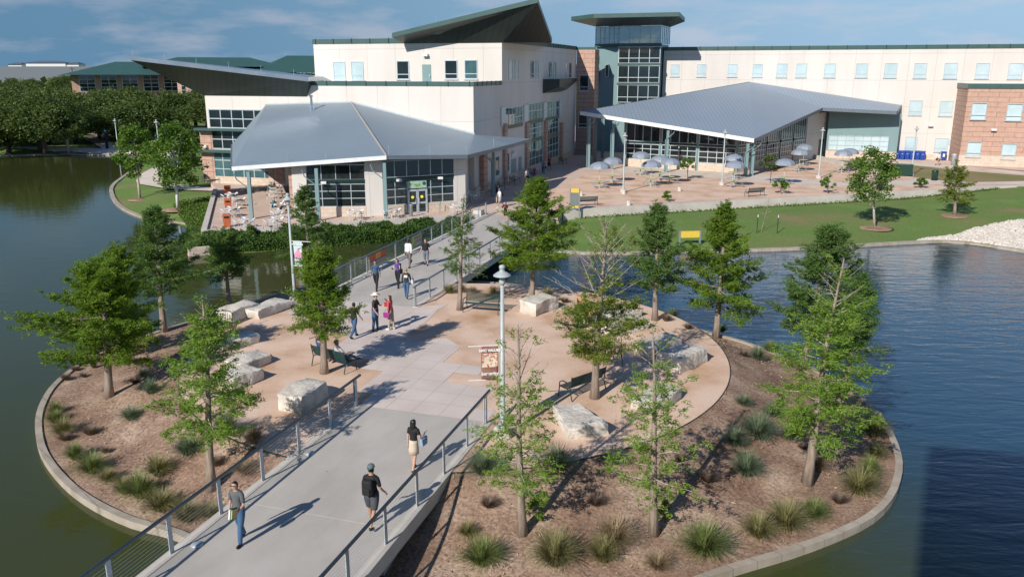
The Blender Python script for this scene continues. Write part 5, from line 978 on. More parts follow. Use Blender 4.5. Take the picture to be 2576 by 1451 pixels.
for i, (x, y, kd, s_, wet) in enumerate(CL):
    p = GI(x, y); o = bpy.data.objects.new('grass_clump', CM[kd, i % 2]); COL.objects.link(o); o.location = p; o.rotation_euler.z = i*1.3; s_ = min(s_, 1.35)*.68*(.8+.4*((i*37) % 11)/10); o.scale = (s_*(1.1 if i % 3 else .9), s_, s_*(.85+.2*(i % 4)/3))
    lab = ('small ' if s_ < .8 else 'large ' if s_ > 1.15 else '')+CN[kd]+' '+near_what(x, y); seen.setdefault(lab, []).append((p, o)); tag(o, lab, 'ornamental grass', 'ornamental grass clumps on the island')
OR_ = ['nearest', 'second nearest', 'third nearest', 'fourth nearest', 'fifth nearest', 'sixth nearest']
for lab, L_ in seen.items():
    if len(L_) > 1:
        L_.sort(key=lambda q: q[0].y)
        for k, (p, o) in enumerate(L_): o['label'] = (OR_[min(k, 5)] if len(L_) > 2 else ('nearer', 'farther')[k])+' '+lab
# mulch chips and pale pebbles scattered over the slope
g = np.random.default_rng(4); Vs = []; Fs = []; k = 0
ch = []
while len(ch) < 17000:
    th = g.uniform(0, 2*PI); R_2 = rimr(th); r_ = math.sqrt(g.uniform((min(PR, R_2-1.35)+.05)**2, (R_2-.35)**2)); ch.append((PC.x+r_*math.cos(th), PC.y+r_*math.sin(th)))
C = np.array([(x, y, zisl(x, y)+.03) for x, y in ch]); n = len(C); D = unit(g.normal(0, 1, (n, 3))*np.array([1, 1, .25])); S = unit(np.cross(D, unit(g.normal(0, .3, (n, 3))+np.array([0, 0, 1.]))))
V, F = leafquads(C, D, S, g.uniform(.025, .10, n), g.uniform(.007, .02, n)); tag(npmesh('mulch_chips', V, F, leafmat('mulch_chip', (.13,.07,.045), (.32,.21,.14), (.62,.50,.38), 0)), kind='stuff')
# ------------------------------------------------------------------ limestone blocks
ROCK = mat('quarried_limestone', (0.68, 0.64, 0.57), 0.9, (0.45, 0.40, 0.33), 1.6, detail=9, bump=1.0, bscale=5, dist=.06, lo=.3, hi=.62)
def block(a, b, w, h, label, seed, taper=0.0):
    """a, b: ends of the base centre line (world)"""
    g = random.Random(seed); L_ = (b-a).length; bm = bmesh.new(); bmesh.ops.create_cube(bm, size=1)
    bmesh.ops.subdivide_edges(bm, edges=bm.edges[:], cuts=5, use_grid_fill=True)
    from mathutils import noise
    for v in bm.verts:
        p = v.co.copy(); q = Vector((p.x*L_, p.y*w*(1-taper*(p.x+.5)), (p.z+.5)*h))
        n1 = noise.noise_vector(q*1.1+Vector((seed*7, 0, 0)))*.13; n2 = noise.noise_vector(q*3.5+Vector((0, seed*5, 0)))*.05
        e = sum(abs(c) > .49 for c in p); v.co = q+Vector((n1.x+n2.x, n1.y+n2.y, (n1.z+n2.z)*(1 if p.z > 0 else 0)))
        if e >= 2: v.co -= Vector((p.x*.05, p.y*.05, max(0, p.z)*.05))
    me = bpy.data.meshes.new('limestone_block'); bm.to_mesh(me); bm.free(); me.materials.append(ROCK); me.polygons.foreach_set('use_smooth', [True]*len(me.polygons)); o = bpy.data.objects.new('limestone_block', me); COL.objects.link(o)
    s = o.modifiers.new('s', 'EDGE_SPLIT'); s.split_angle = math.radians(26)
    o.location = (a+b)/2; o.location.z = (a.z+b.z)/2-.02; o.rotation_euler.z = math.atan2(b.y-a.y, b.x-a.x); return tag(o, label, 'stone block', 'limestone seating blocks round the gravel court')
z8 = ZZ(820, 1180, 3.154); z9 = ZZ(2480, 1180, 3.154)
def bl(zf, x0, y0, x1, y1, w, h, lab, seed, taper=0): a = G(*zf(x0, y0)); b = G(*zf(x1, y1)); return block(a, b, w, h*.74, lab, seed, taper)
idz = lambda x, y: (x, y)
bl(idz, 566, 806, 636, 782, 1.15, .72, 'rough white limestone block behind the slatted chair, left of its twin', 1)
bl(idz, 634, 800, 712, 772, .95, .68, 'long white limestone block touching the one by the slatted chair', 2)
bl(idz, 548, 878, 640, 855, .95, .55, 'long flat limestone block below the slatted chair at left', 3)
bl(idz, 590, 936, 668, 905, .95, .62, 'limestone block half hidden by cypress leaves, upper of two', 4)
bl(idz, 565, 976, 644, 946, 1.15, .68, 'limestone block half hidden by cypress leaves, lower of two', 5)
bl(idz, 730, 1036, 802, 992, 1.05, .95, 'big dappled limestone boulder beside the near bridge railing', 6)
bl(idz, 1325, 790, 1384, 770, 1.1, .95, 'squared white limestone block on the far rim right of the lamp post', 7)
bl(idz, 1500, 815, 1600, 790, 1.0, .6, 'limestone block at the back right, behind another block', 8)
bl(idz, 1522, 842, 1612, 820, 1.15, .75, 'rough-sided limestone block at the back right in front of its neighbour', 9)
bl(idz, 1610, 895, 1694, 870, 1.1, .72, 'limestone block with branch shadows in the right pair', 10)
bl(idz, 1678, 930, 1752, 900, 1.25, .85, 'large sunlit limestone block, rightmost on the gravel', 11)
bl(idz, 1610, 1035, 1692, 990, 1.0, .6, 'limestone block behind the sparse cypress branches on the lower right gravel', 12)
bl(idz, 1478, 1100, 1420, 1040, 1.5, .6, 'low tapered white boulder near the lower right of the court', 13, .35)
# ------------------------------------------------------------------ lamp posts and banners
def lamp(base, top_px, label, big=True, group='campus lamp posts'):
    base = Vector(base); z = atY(top_px[0], top_px[1], base.y).z-base.z; r = empty('lamp_post', base, 0, label, 'lamp post', group)
    MB().lathe([(.30, -.3), (.30, .32), (.24, .36)], (0, 0, 0), 8).build('footing', CONCW, r)
    MB().lathe([(.17, .36), (.17, .42), (.10, .5), (.085, .6), (.058, z-.64)], (0, 0, 0), 12).build('pole', LAMPM, r, smooth=True)
    MB().lathe([(.06, z-.66), (.10, z-.60), (.105, z-.54), (.075, z-.44), (.10, z-.42), (.10, z-.33)], (0, 0, 0), 14).build('lamp_housing', LAMPM, r, smooth=True)
    MB().lathe([(.29, z-.36), (.28, z-.33), (.16, z-.245), (.085, z-.20), (.08, z-.13), (.10, z-.11), (.095, z-.03), (.04, z)], (0, 0, 0), 18).build('lamp_shade', LAMPM, r, smooth=True)
    return r
lpn = Vector(G(1264, 1098)); L1_ = lamp(lpn, (1268, 666), 'tall grey lamp post with a maroon banner, beside the near footbridge')
lpl = GI(742, 762); L2_ = lamp(lpl, (725, 486), 'tall grey lamp post with a pink-flower banner, left of the far footbridge')
for (x, y, tx, ty, lab) in ((1567, 484, 1571, 334, 'grey lamp post leftmost among the plaza parasols'), (1815, 466, 1827, 326, 'grey lamp post in front of the pavilion roof corner'), (2058, 449, 2071, 321, 'grey lamp post before the blue-windowed pavilion end'), (2291, 442, 2306, 318, 'grey lamp post in front of the blue recycling bins')):
    lamp(G(x, y), (tx, ty), lab)
lamp(GL(409, 456), (404, 301), 'grey lamp post behind the taller sycamore on the left peninsula'); lamp(GL(300, 398), (297, 299), 'grey lamp post above the sycamore nearest the pond')
def textmesh(s, size, m, parent, M, name='lettering', ext=.002, font=None, bold=0.0):
    c = bpy.data.curves.new('t', 'FONT'); c.body = s; c.size = size; c.align_x = 'CENTER'; c.align_y = 'CENTER'; c.extrude = ext; c.offset = bold
    o = bpy.data.objects.new('t', c); COL.objects.link(o); dg = bpy.context.evaluated_depsgraph_get(); me = bpy.data.meshes.new_from_object(o.evaluated_get(dg)); bpy.data.objects.remove(o)
    me.transform(M); me.materials.clear(); me.materials.append(m); q = bpy.data.objects.new(name, me); link(q, parent); return q
WHM = mat('white_lettering', (.85, .84, .80), .6); MAROON = mat('maroon_banner_cloth', (.22, .06, .07), .7, (.30, .17, .12), 1.2); AQUA = mat('pale_aqua_banner_cloth', (.42, .56, .52), .7)
FOOD = mat('red_and_cream_print', (.50, .10, .05), .7, (.78, .68, .54), 9, lo=.48, hi=.62, detail=2); PINK = mat('pink_blossom_print', (.75, .12, .30), .7, (.80, .50, .60), 14, lo=.4, hi=.6); LAKE = mat('lake_print', (.10, .20, .26), .7, (.35, .45, .42), 9); SKYP = mat('sky_print', (.62, .72, .80), .7)
def banner(post, zpx0, zpx1, side, xw, label, kind):
    zt = atY(post.x*0+zpx0[0], zpx0[1], post.y).z; zb = atY(zpx1[0], zpx1[1], post.y).z; h = zt-zb
    o = empty('banner', (post.x, post.y, zb), math.radians(8 if side < 0 else -14), label, 'banner', 'lamp post banners'); s = side; g0 = .14; w = xw; m = MB()
    nx = 8; nz_ = 8
    wav = lambda x, z: .035*math.sin(x*5+z*2)+.02*math.sin(z*4)
    for j in range(nz_+1):
        for i in range(nx+1): x = s*(g0+w*i/nx); z = h*j/nz_; m.v.append((x, wav(x, z), z))
    for j in range(nz_):
        for i in range(nx): a = j*(nx+1)+i; m.f.append((a, a+1, a+nx+2, a+nx+1))
    cl = m.build('cloth', MAROON if kind else AQUA, o, smooth=True); sd = cl.modifiers.new('s', 'SOLIDIFY'); sd.thickness = .006; sd.offset = 0
    for z in (0, h): MB().tube([(0, 0, z), (s*(w+g0+(.42 if kind else .5)), 0, z)], .022, 6).build('arm', WHITEP, o)
    cx_ = s*(g0+w/2); 
    def pic(x0, x1, z0, z1, mm, name, k=0.0, pts=None):
        q = MB(); 
        if pts is None: pts = [(x0, z0), (x1, z0), (x1, z1), (x0, z1)]
        q.poly([(cx_+x, wav(cx_+x, h*z)-.03-k, h*z) for x, z in pts]); q.build(name, mm, cl)
    RX = Matrix.Rotation(PI/2, 4, 'X')
    if kind:
        pic(-w*.46, w*.46, .38, .80, FOOD, 'food_picture'); textmesh('NVC VALUES', .205*w/.95, WHM, cl, Matrix.Translation((cx_, -.06, h*.88)) @ RX, bold=.008); textmesh('Integrity', .27*w/.95*1.05, WHM, cl, Matrix.Translation((cx_, -.07, h*.20)) @ RX, bold=.006)
    else:
        pic(-w*.46, w*.46, .46, .80, SKYP, 'sky_picture'); pic(0, 0, 0, 0, PINK, 'blossom_picture', .01, [(-w*.44, .34), (w*.42, .36), (w*.42, .48), (w*.2, .58), (w*.02, .74), (-w*.14, .62), (-w*.4, .50)]); pic(-w*.46, w*.46, .14, .36, LAKE, 'lake_picture', .005)
        textmesh('NVC VALUES', .18*w/.85, WHM, cl, Matrix.Translation((cx_, -.06, h*.88)) @ RX, bold=.006); textmesh('Vision', .24*w/.85, WHM, cl, Matrix.Translation((cx_-.08*w, -.07, h*.24)) @ RX, bold=.006)
    return o
banner(lpn, (1240, 868), (1240, 953), -1, .56, 'maroon NVC VALUES Integrity banner hanging on the near lamp post', True)
banner(lpl, (755, 606), (755, 668), 1, .55, 'pale aqua banner with a pink tree picture on the left lamp post', False)
# ------------------------------------------------------------------ benches, chairs, tables
def make_bench(Lb=1.85):
    r = empty('bench', (0, 0, 0), 0, 'x', 'bench'); h = Lb/2
    m = MB(); [m.box(-h, h, -.20+i*.075, -.15+i*.075, .42+.006*i, .435+.006*i) for i in range(6)]; m.build('seat', BENCHM, r)
    m = MB()
    for i in range(7): y = -.24-.022*i; z = .50+.062*i; m.box(-h, h, y-.008, y+.008, z-.021, z+.021)
    m.build('backrest', BENCHM, r)
    for s in (-1, 1):
        x = s*h; m = MB(); m.tube([(x, -.42, 0), (x, -.30, .40), (x, -.40, .94)], .022, 6); m.tube([(x, .30, 0), (x, .25, .42), (x, .24, .60), (x, .10, .68), (x, -.20, .66), (x, -.33, .62)], .022, 6); m.tube([(x, -.29, .40), (x, .25, .44)], .02, 6); m.build('side_frame', BENCHM, r)
    return r
BP = make_bench(); first = [True]
def bench(pa, pb, facing, label, zf=None):
    """pa, pb rear-leg ground points, facing: point on the seat side"""
    pa = Vector(pa); pb = Vector(pb); c = (pa+pb)/2; d = (pb-pa).normalized(); f = Vector((-d.y, d.x, 0)); 
    if f.dot(Vector(facing)-c) < 0: f = -f
    o = BP if first[0] else copy_tree(BP); first[0] = False; o.location = c+f*.36; o.location.z = pa.z; o.rotation_euler.z = math.atan2(-f.x, f.y); o['label'] = label; o['group'] = 'green slatted benches'; return o
bA, bB = G(785, 918), G(870, 941); bC = G(895, 927)
BSEAT = bench(bA, bB, bC, 'green bench seating two relaxed people under the dense cypress')
f1, f2 = G(1171, 786), G(1262, 793); bench(f1+Vector((0, .7, 0)), f2+Vector((0, .7, 0)), f1, 'empty green bench between the thin cypress and the near lamp post')
bench(G(1434, 1009), G(1522, 977), G(1405, 985), 'dark bench tilted under the large mostly bare cypress')
bench(G(1457, 520), G(1500, 518), G(1480, 480), 'bench right behind the tall grey and yellow sign')
bench(G(1878, 497), G(1926, 494), G(1900, 460), 'bench in the middle of the plaza edge above the retaining wall')
bench(G(2136, 485), G(2184, 483), G(2160, 450), 'bench above the retaining wall, left of the glossy young tree')
bench(G(514, 460), G(556, 460), G(535, 480), 'dark mesh-backed bench by the left corner of the cream building')
qq = [(FM.w(0.75, .6+y_), lab) for y_, lab in ((-1, ''),)]
for y_, lab in ((8.0, 'bench by the blue doors on the shaded side of the cream building'), (2.6, 'shaded bench behind the cafe pavilion corner column'), (14.8, 'bench behind the strolling people in the shade'), (29.5, 'farthest shaded bench against the cream building')):
    a_ = FM.w(1.1, y_); b_ = FM.w(1.1, y_+1.8); bench(a_, b_, FM.w(4, y_), lab)
def make_chair():
    r = empty('metal_chair', (0, 0, 0), 0, 'x', 'chair'); m = MB()
    [m.box(-.27+i*.075, -.235+i*.075, -.24, .26, .43, .445) for i in range(8)]; m.build('seat', BENCHM, r)
    m = MB(); [m.tube([(-.25+i*.07, -.25, .45), (-.25+i*.07, -.33, .70), (-.25+i*.07, -.42, .96-.0035*(i-3.5)**2*6)], .010, 4) for i in range(8)]; m.tube([(-.30, -.26, .45), (-.30, -.41, .88), (-.18, -.44, .99), (.18, -.44, .99), (.30, -.41, .88), (.30, -.26, .45)], .016, 6); m.build('backrest', BENCHM, r)
    for s in (-1, 1): m = MB(); m.tube([(s*.34, -.36, 0), (s*.29, -.26, .43)], .016, 6); m.tube([(s*.36, .32, 0), (s*.31, .26, .43), (s*.31, .22, .66), (s*.30, -.30, .68)], .016, 6); m.tube([(s*.29, -.26, .43), (s*.31, .26, .43)], .016, 6); m.build('side_frame', BENCHM, r)
    return r
CH = make_chair(); c1_ = (G(541, 856)+G(575, 851))/2; place(CH, True, c1_+Vector((0, .35, 0)), PI+.12, 'slatted metal chair at left, beside the long flat limestone block', 'slatted metal chairs', 1.12)
c2_ = (G(1525, 921)+G(1562, 920))/2; place(CH, False, c2_+Vector((0, .35, 0)), PI-.1, 'slatted metal chair behind the large mostly bare cypress', 'slatted metal chairs', 1.12)
# white patio tables and chairs
def make_ptable():
    r = empty('patio_table', (0, 0, 0), 0, 'x', 'table'); MB().lathe([(.05, .70), (.44, .705), (.45, .72), (.44, .735), (.01, .738)], (0, 0, 0), 20).build('tabletop', WHITEP, r)
    m = MB().lathe([(.04, .03), (.03, .70)], (0, 0, 0), 8); [m.tube([(0, 0, .06), (.3*math.cos(a), .3*math.sin(a), .015)], .02, 5) for a in (0, PI/2, PI, 3*PI/2)]; m.build('pedestal', WHITEP, r); return r
def make_pchair():
    r = empty('patio_chair', (0, 0, 0), 0, 'x', 'chair'); m = MB(); m.prism([(.2*math.cos(a)*1.08, .2*math.sin(a)) for a in [i*PI/7 for i in range(14)]], .44, .455); m.build('seat', WHITEP, r)
    m = MB()
    for i in range(8):
        a0 = PI+.25+i*(PI-.5)/8; a1 = PI+.25+(i+1)*(PI-.5)/8; h0 = .62+.20*math.sin((a0-PI)); h1 = .62+.20*math.sin((a1-PI))
        m.poly([(.22*math.cos(a0), .21*math.sin(a0), h0-.13), (.22*math.cos(a1), .21*math.sin(a1), h1-.13), (.23*math.cos(a1), .24*math.sin(a1), h1), (.23*math.cos(a0), .24*math.sin(a0), h0)])
    m.build('backrest', WHITEP, r)
    for sx in (-1, 1):
        for sy in (-1, 1): MB().tube([(sx*.21, sy*.21, 0), (sx*.17, sy*.15, .44)]+([(sx*.20, -.14, .56)] if sy < 0 else []), .012, 5).build('leg', WHITEP, r)
    return r
PT_ = make_ptable(); PCH = make_pchair(); z6 = ZZ(800, 640, 4.534); zr2_ = ZZ(1000, 650, 1.814); z5 = ZZ(1450, 480, 3.22)
tabs = [(z6(430, 535), 'beside the farthest orange bin'), (z6(555, 620), 'second from the farthest orange bin'), (z6(445, 790), 'beside the middle orange bin'), (z6(690, 985), 'right of the nearest orange bin'), (z6(1215, 980), 'nearest the ivy, left of the lamp post top'), (z6(1330, 828), 'just in front of the seated pair'), (z6(1310, 705), 'where two people sit'), (z6(1225, 570), 'behind the seated pair'), (z6(1220, 490), 'second behind the seated pair'), (z6(1225, 430), 'farthest behind the seated pair'),
        (zr2_(700, 318), 'against the stone base left of the middle column'), (z5(250, 1092), 'left of the cafe double door'), (z5(1075, 1042), 'right of the cafe double door'), (z5(1260, 905), 'in the shade behind the cafe corner'), (z5(1320, 872), 'farthest in the shade behind the cafe corner')]
SEATP = None; fc = [True]; rg = random.Random(8)
for i, ((x, y), lab) in enumerate(tabs):
    p = G(x, y, .73); p.z = 0; o = place(PT_, i == 0, p, rg.uniform(0, 1), 'round white cafe table '+lab, 'white cafe tables')
    offs = [.6, 2.1, 3.9, 5.3] if i not in (1, 7, 8, 9, 14) else [.4, 2.6]
    if i == 6: offs = [2.9, 0.0, 4.6]; SEATP = p
    for j, a in enumerate(offs):
        a += rg.uniform(-.25, .25) if i != 6 else 0; q = p+Vector((math.cos(a), math.sin(a), 0))*(.62 if i != 6 else .58); nm = ['right', 'far', 'left', 'near'][j] if len(offs) == 4 else (['left', 'right', 'near'][j] if len(offs) == 3 else ['right', 'left'][j])
        place(PCH, fc[0], q, a+PI/2, 'white chair, '+nm+' side of table '+lab, 'white cafe chairs'); fc[0] = False
# parasol tables on the plaza
CANV = mat('silver_grey_parasol_cloth', (.25, .29, .345), .5, (.215, .25, .30), 1.5); LIME = mat('lime_green_mesh', (.48, .56, .28), .5)
def make_picnic():
    r = empty('picnic_table', (0, 0, 0), 0, 'x', 'table'); MB().lathe([(.03, .73), (.55, .735), (.57, .75), (.55, .765), (.01, .768)], (0, 0, 0), 20).build('tabletop', LIME, r)
    m = MB().lathe([(.20, 0), (.20, .02), (.07, .05), (.06, .73)], (0, 0, 0), 10)
    for a in (.78, 2.35, 3.93, 5.5): c, s = math.cos(a), math.sin(a); m.tube([(.06*c, .06*s, .2), (.5*c, .5*s, .16), (.88*c, .88*s, .2), (.88*c, .88*s, .45)], .022, 5)
    m.build('frame', STEEL, r)
    for a in (.78, 2.35, 3.93, 5.5): MB().lathe([(.02, .44), (.20, .45), (.21, .465), (.01, .475)], (.88*math.cos(a), .88*math.sin(a), 0), 12).build('seat', STEEL, r)
    return r
def make_parasol():
    r = empty('parasol', (0, 0, 0), 0, 'x', 'parasol'); MB().tube([(0, 0, .77), (0, 0, 2.55)], .018, 6).build('pole', WHITEP, r); m = MB(); n = 8; S_ = 5
    for j in range(S_+1):
        t = j/S_
        for k in range(n*2): a = PI*k/n; rr = 1.02*math.sin(t*PI/2*.98)*(1 if k % 2 == 0 else .955); z = 2.56-.62*(t**1.9)-.03*(k % 2)*t; m.v.append((rr*math.cos(a), rr*math.sin(a), z))
    for j in range(S_):
        for k in range(2*n): a = j*2*n+k; b = j*2*n+(k+1) % (2*n); m.f.append((a, b, b+2*n, a+2*n))
    c = m.build('canopy', CANV, r); sd = c.modifiers.new('s', 'SOLIDIFY'); sd.thickness = .01
    for k in range(n): a = 2*PI*k/n; MB().tube([(.1*math.cos(a), .1*math.sin(a), 2.52), (.6*math.cos(a), .6*math.sin(a), 2.30), (1.0*math.cos(a), 1.0*math.sin(a), 1.93)], .008, 4).build('rib', WHITEP, r)
    return r
PK = make_picnic(); PS = make_parasol()
um = [(1507,474,'leftmost on the plaza, nearest the tall sign'), (1539,459,'second from the left, just left of the leftmost plaza lamp post'), (1610,441,'farthest of the left cluster, by the pavilion door'), (1658,453,'middle back of the left cluster'), (1636,469,'nearest the camera in the middle of the left cluster'), (1683,462,'rightmost of the left cluster'), (1843,450,'rear one of the pair at the pavilion corner'), (1845,471,'front one of the pair at the pavilion corner'), (2019,417,'rear one of the two by the pavilion entrance'), (2008,432,'front one of the two by the pavilion entrance'), (1970,464,'behind the stubby staked sapling'), (2116,435,'front one of the farthest right pair'), (2132,430,'rear one of the farthest right pair')]
for i, (x, y, lab) in enumerate(um):
    p = G(x, y); p.z = .01; place(PK, i == 0, p, i*.7, 'round lime picnic table '+lab, 'plaza picnic tables'); place(PS, i == 0, p, i*.5, 'silver-grey parasol '+lab, 'plaza parasols', 1.08)
# ------------------------------------------------------------------ bins
ORG = mat('terracotta_orange_bin', (.50, .13, .05), .6); BLUEB = mat('blue_recycling_plastic', (.012, .06, .33), .45); GREENB = mat('dark_green_bin', (.012, .05, .035), .4)
def frustum(x, y, x2, y2, z0, z1): m = MB(); m.v = [(-x,-y,z0),(x,-y,z0),(x,y,z0),(-x,y,z0),(-x2,-y2,z1),(x2,-y2,z1),(x2,y2,z1),(-x2,y2,z1)]; m.f = [(0,3,2,1),(4,5,6,7),(0,1,5,4),(1,2,6,5),(2,3,7,6),(3,0,4,7)]; return m
OB_ = empty('litter_bin', (0, 0, 0), 0, 'x', 'bin'); frustum(.26, .22, .34, .28, 0, .98).build('body', ORG, OB_, bevel=.03); frustum(.34, .28, .32, .26, .98, 1.12).build('lid', ORG, OB_, bevel=.03); MB().box(-.20, .20, -.31, -.27, .82, .96).build('slot', BLACKM, OB_)
for i, ((x, y), lab) in enumerate(((z6(380, 580), 'farthest orange litter bin along the patio wall'), (z6(385, 832), 'middle orange litter bin along the patio wall'), (z6(362, 1128), 'nearest orange litter bin along the patio wall'))): place(OB_, i == 0, G(x, y)+Vector((.1, .2, 0)), .3, lab, 'orange litter bins', .92)
RB_ = empty('recycling_bin', (0, 0, 0), 0, 'x', 'bin'); frustum(.26, .28, .32, .36, .05, 1.15).build('body', BLUEB, RB_, bevel=.02); MB().box(-.34, .34, -.38, .40, 1.15, 1.21).build('lid', BLUEB, RB_, bevel=.02); MB().tube([(-.3, .3, .1), (.3, .3, .1)], .1, 10).build('wheels', BLACKM, RB_)
MB().lathe([(.06, 0), (.11, 0), (.11, .01), (.06, .01)], (0, 0, 0), 10, Matrix.Translation((0, -.325, .85)) @ Matrix.Rotation(PI/2, 4, 'X')).build('recycling_mark', WHITEP, RB_)
z10 = ZZ(3300, 560, 3.685); RBm = {}
for i, (x, y, lab) in enumerate(((738, 246, 'blue recycling bin at the left end of the row, half behind the glossy tree'), (808, 256, 'blue recycling bin second from the left end of the row'), (885, 246, 'raised blue recycling bin third from the left in the row'), (955, 257, 'blue recycling bin behind the lamp post in the row'), (1030, 257, 'blue recycling bin just right of the lamp post'), (1100, 256, 'blue recycling bin at the right end of the row'), (1405, 262, 'lone blue recycling bin by the white door with a white notice'))):
    p = FR.M @ Vector((FR.hit(1, -.75, *z10(x, y)).x, -.75-(.25 if i % 2 else 0), 0)); o = place(RB_, i == 0, p, -A17+rg.uniform(-.1, .1), lab, 'blue recycling bins')
q_ = MB().box(-.13, .13, -.345, -.33, .5, .95).build('notice', WHITEP, o)
gb_ = empty('litter_bin', G(*z10(1283, 535)), 0, 'round dark green litter bin standing on the dry grass at right', 'bin'); MB().lathe([(.32, 0), (.34, .9), (.36, .95), (.36, 1.12), (.25, 1.2)], (0, 0, 0), 16).build('body', GREENB, gb_, smooth=True); MB().box(-.15, .15, -.37, -.3, .98, 1.08).build('slot', BLACKM, gb_)
gd = empty('litter_bin', G(*z10(835, 470)), -.3, 'boxy dark green container half behind the glossy young tree', 'bin'); frustum(.85, .5, .9, .55, .1, 1.3).build('body', GREENB, gd, bevel=.03); MB().box(-.92, .92, -.57, .57, 1.3, 1.36).build('lid', GREENB, gd)
gi_ = empty('litter_bin', GI(1462, 822), 0, 'dark green bin with a white notice behind the half-bare cypress', 'bin'); MB().lathe([(.30, 0), (.34, .85), (.38, .9), (.34, 1.05), (.1, 1.12)], (0, 0, 0), 16).build('body', GREENB, gi_, smooth=True); MB().box(.05, .27, -.37, -.33, .3, .55).build('notice', WHITEP, gi_)
ab = empty('ash_bin', G(*z5(505, 1178)), 0, 'slim dark grey ash bin left of the cafe double door', 'bin'); MB().lathe([(.13, 0), (.13, .95), (.15, .96), (.15, 1.02)], (0, 0, 0), 12).build('body', STEEL, ab, smooth=True); MB().lathe([(.15, 1.02), (.12, 1.06), (.05, 1.08)], (0, 0, 0), 12).build('lid', BLACKM, ab)
ab = empty('ash_bin', G(*z10(1555, 318)), 0, 'grey metal cylinder bin beside the white door at right', 'bin'); MB().lathe([(.28, 0), (.28, 1.3), (.3, 1.32), (.3, 1.4)], (0, 0, 0), 14).build('body', ALU, ab, smooth=True); MB().lathe([(.3, 1.4), (.2, 1.5)], (0, 0, 0), 14).build('lid', STEEL, ab)
for (x, y, lab) in ((1024, 552, 'green tubular hand rail left of the cafe door'), (0, 0, '')):
    if lab: pass
def handrail(px, py, lab): r = empty('hand_rail', G(px, py), 0, lab, 'hand rail', 'cafe door hand rails'); MB().tube([(0, -.5, 0), (0, -.5, .8), (0, .6, .95), (0, .6, 0)], .025, 6).build('rail', TEALM, r)
handrail(*z5(466, 1140), 'short green hand rail at the left of the cafe double door'); handrail(*z5(866, 1140), 'short green hand rail at the right of the cafe double door')
# ------------------------------------------------------------------ signs
YEL = mat('yellow_sign_paint', (.75, .52, .07), .5); GRY = mat('grey_sign_panel', (.17, .19, .19), .5); GPOST = mat('grey_green_post', (.22, .26, .25), .5)
sa, sb = GL(1433, 551), GL(1456, 551); zt = atY(1444, 474, sa.y).z-sa.z; S1 = empty('campus_sign', sa, math.atan2(sb.y-sa.y, sb.x-sa.x), 'tall narrow blank sign, grey with yellow bands, in front of the retaining wall', 'sign'); w_ = (sb-sa).length
for x in (0, w_): MB().box(x-.05, x+.05, -.05, .05, -.3, zt).build('post', GPOST, S1)
MB().box(.06, w_-.06, -.03, .03, zt*.33, zt*.99).build('panel', GRY, S1); MB().box(.06, w_-.06, -.05, .035, zt*.865, zt*.995).build('top_band', YEL, S1); MB().box(.06, w_-.06, -.05, .035, zt*.37, zt*.44).build('lower_band', YEL, S1); MB().box(.05, w_-.05, -.02, .02, .12, .17).build('crossbar', GPOST, S1)
sa, sb = GL(1708, 617), GL(1759, 616); zt = atY(1733, 581, sa.y).z-sa.z; S2 = empty('campus_sign', sa, math.atan2(sb.y-sa.y, sb.x-sa.x), 'low wide blank yellow sign on two grey posts on the right lawn', 'sign'); w_ = (sb-sa).length
for x in (0, w_): MB().box(x-.06, x+.06, -.06, .06, -.3, zt).build('post', GPOST, S2)
MB().box(.06, w_-.06, -.03, .03, zt*.52, zt*.98).build('panel', YEL, S2)
for (x, y, lab) in ((1903, 586, 'left dark metal stake with a white tip beside the wiry sapling'), (1954, 587, 'right dark metal stake with a white tip beside the wiry sapling')):
    r = empty('tree_stake', GL(x, y), 0, lab, 'stake', 'sapling stakes'); MB().box(-.025, .025, -.025, .025, -.2, 1.3).build('stake', GREENB, r); MB().box(-.028, .028, -.028, .028, 1.3, 1.52).build('tip', WHITEP, r)
z11 = ZZ(2240, 280, 3.22)
af = empty('sandwich_board', G(*z11(72, 1040)), -.2, 'white-framed poster board with a purple panel in the shade by the brick wall', 'sign'); MB().box(-.55, .55, -.04, .04, .05, 1.45).build('frame', WHITEP, af, bevel=.02); MB().box(-.36, .36, -.06, -.045, .35, 1.25).build('poster', mat('purple_poster', (.16, .03, .12)), af)
gc_ = empty('golf_cart', G(*z11(285, 930)), .5, 'white-roofed utility cart parked behind the pavilion columns in the shade', 'cart'); MB().box(-.6, .6, -1.1, 1.1, .3, .85).build('body', BLACKM, gc_, bevel=.06); MB().box(-.62, .62, -.9, .9, 1.75, 1.83).build('roof', WHITEP, gc_, bevel=.03); MB().box(-.5, .5, -.1, .35, .85, 1.0).build('seat', BENCHM, gc_)
for sx in (-.55, .55):
    for sy in (-.75, .75): MB().tube([(sx-.08, sy, .25), (sx+.08, sy, .25)], .25, 12).build('wheel', BLACKM, gc_); MB().tube([(sx*.95, sy*1.1, .8), (sx*.95, sy, 1.76)], .025, 5).build('strut', STEEL, gc_)
ep = empty('emergency_phone', GL(*Z1(870, 1208)), 0, 'dark blue emergency phone pillar by the left lawn path', 'phone pillar'); MB().lathe([(.25, 0), (.22, 2.6), (.3, 2.62), (.3, 2.85)], (0, 0, 0), 12).build('pillar', mat('navy_pillar_paint', (.015, .035, .07), .4), ep, smooth=True); MB().lathe([(.2, 2.85), (.18, 3.1), (.05, 3.15)], (0, 0, 0), 12).build('light', BLUEB, ep)
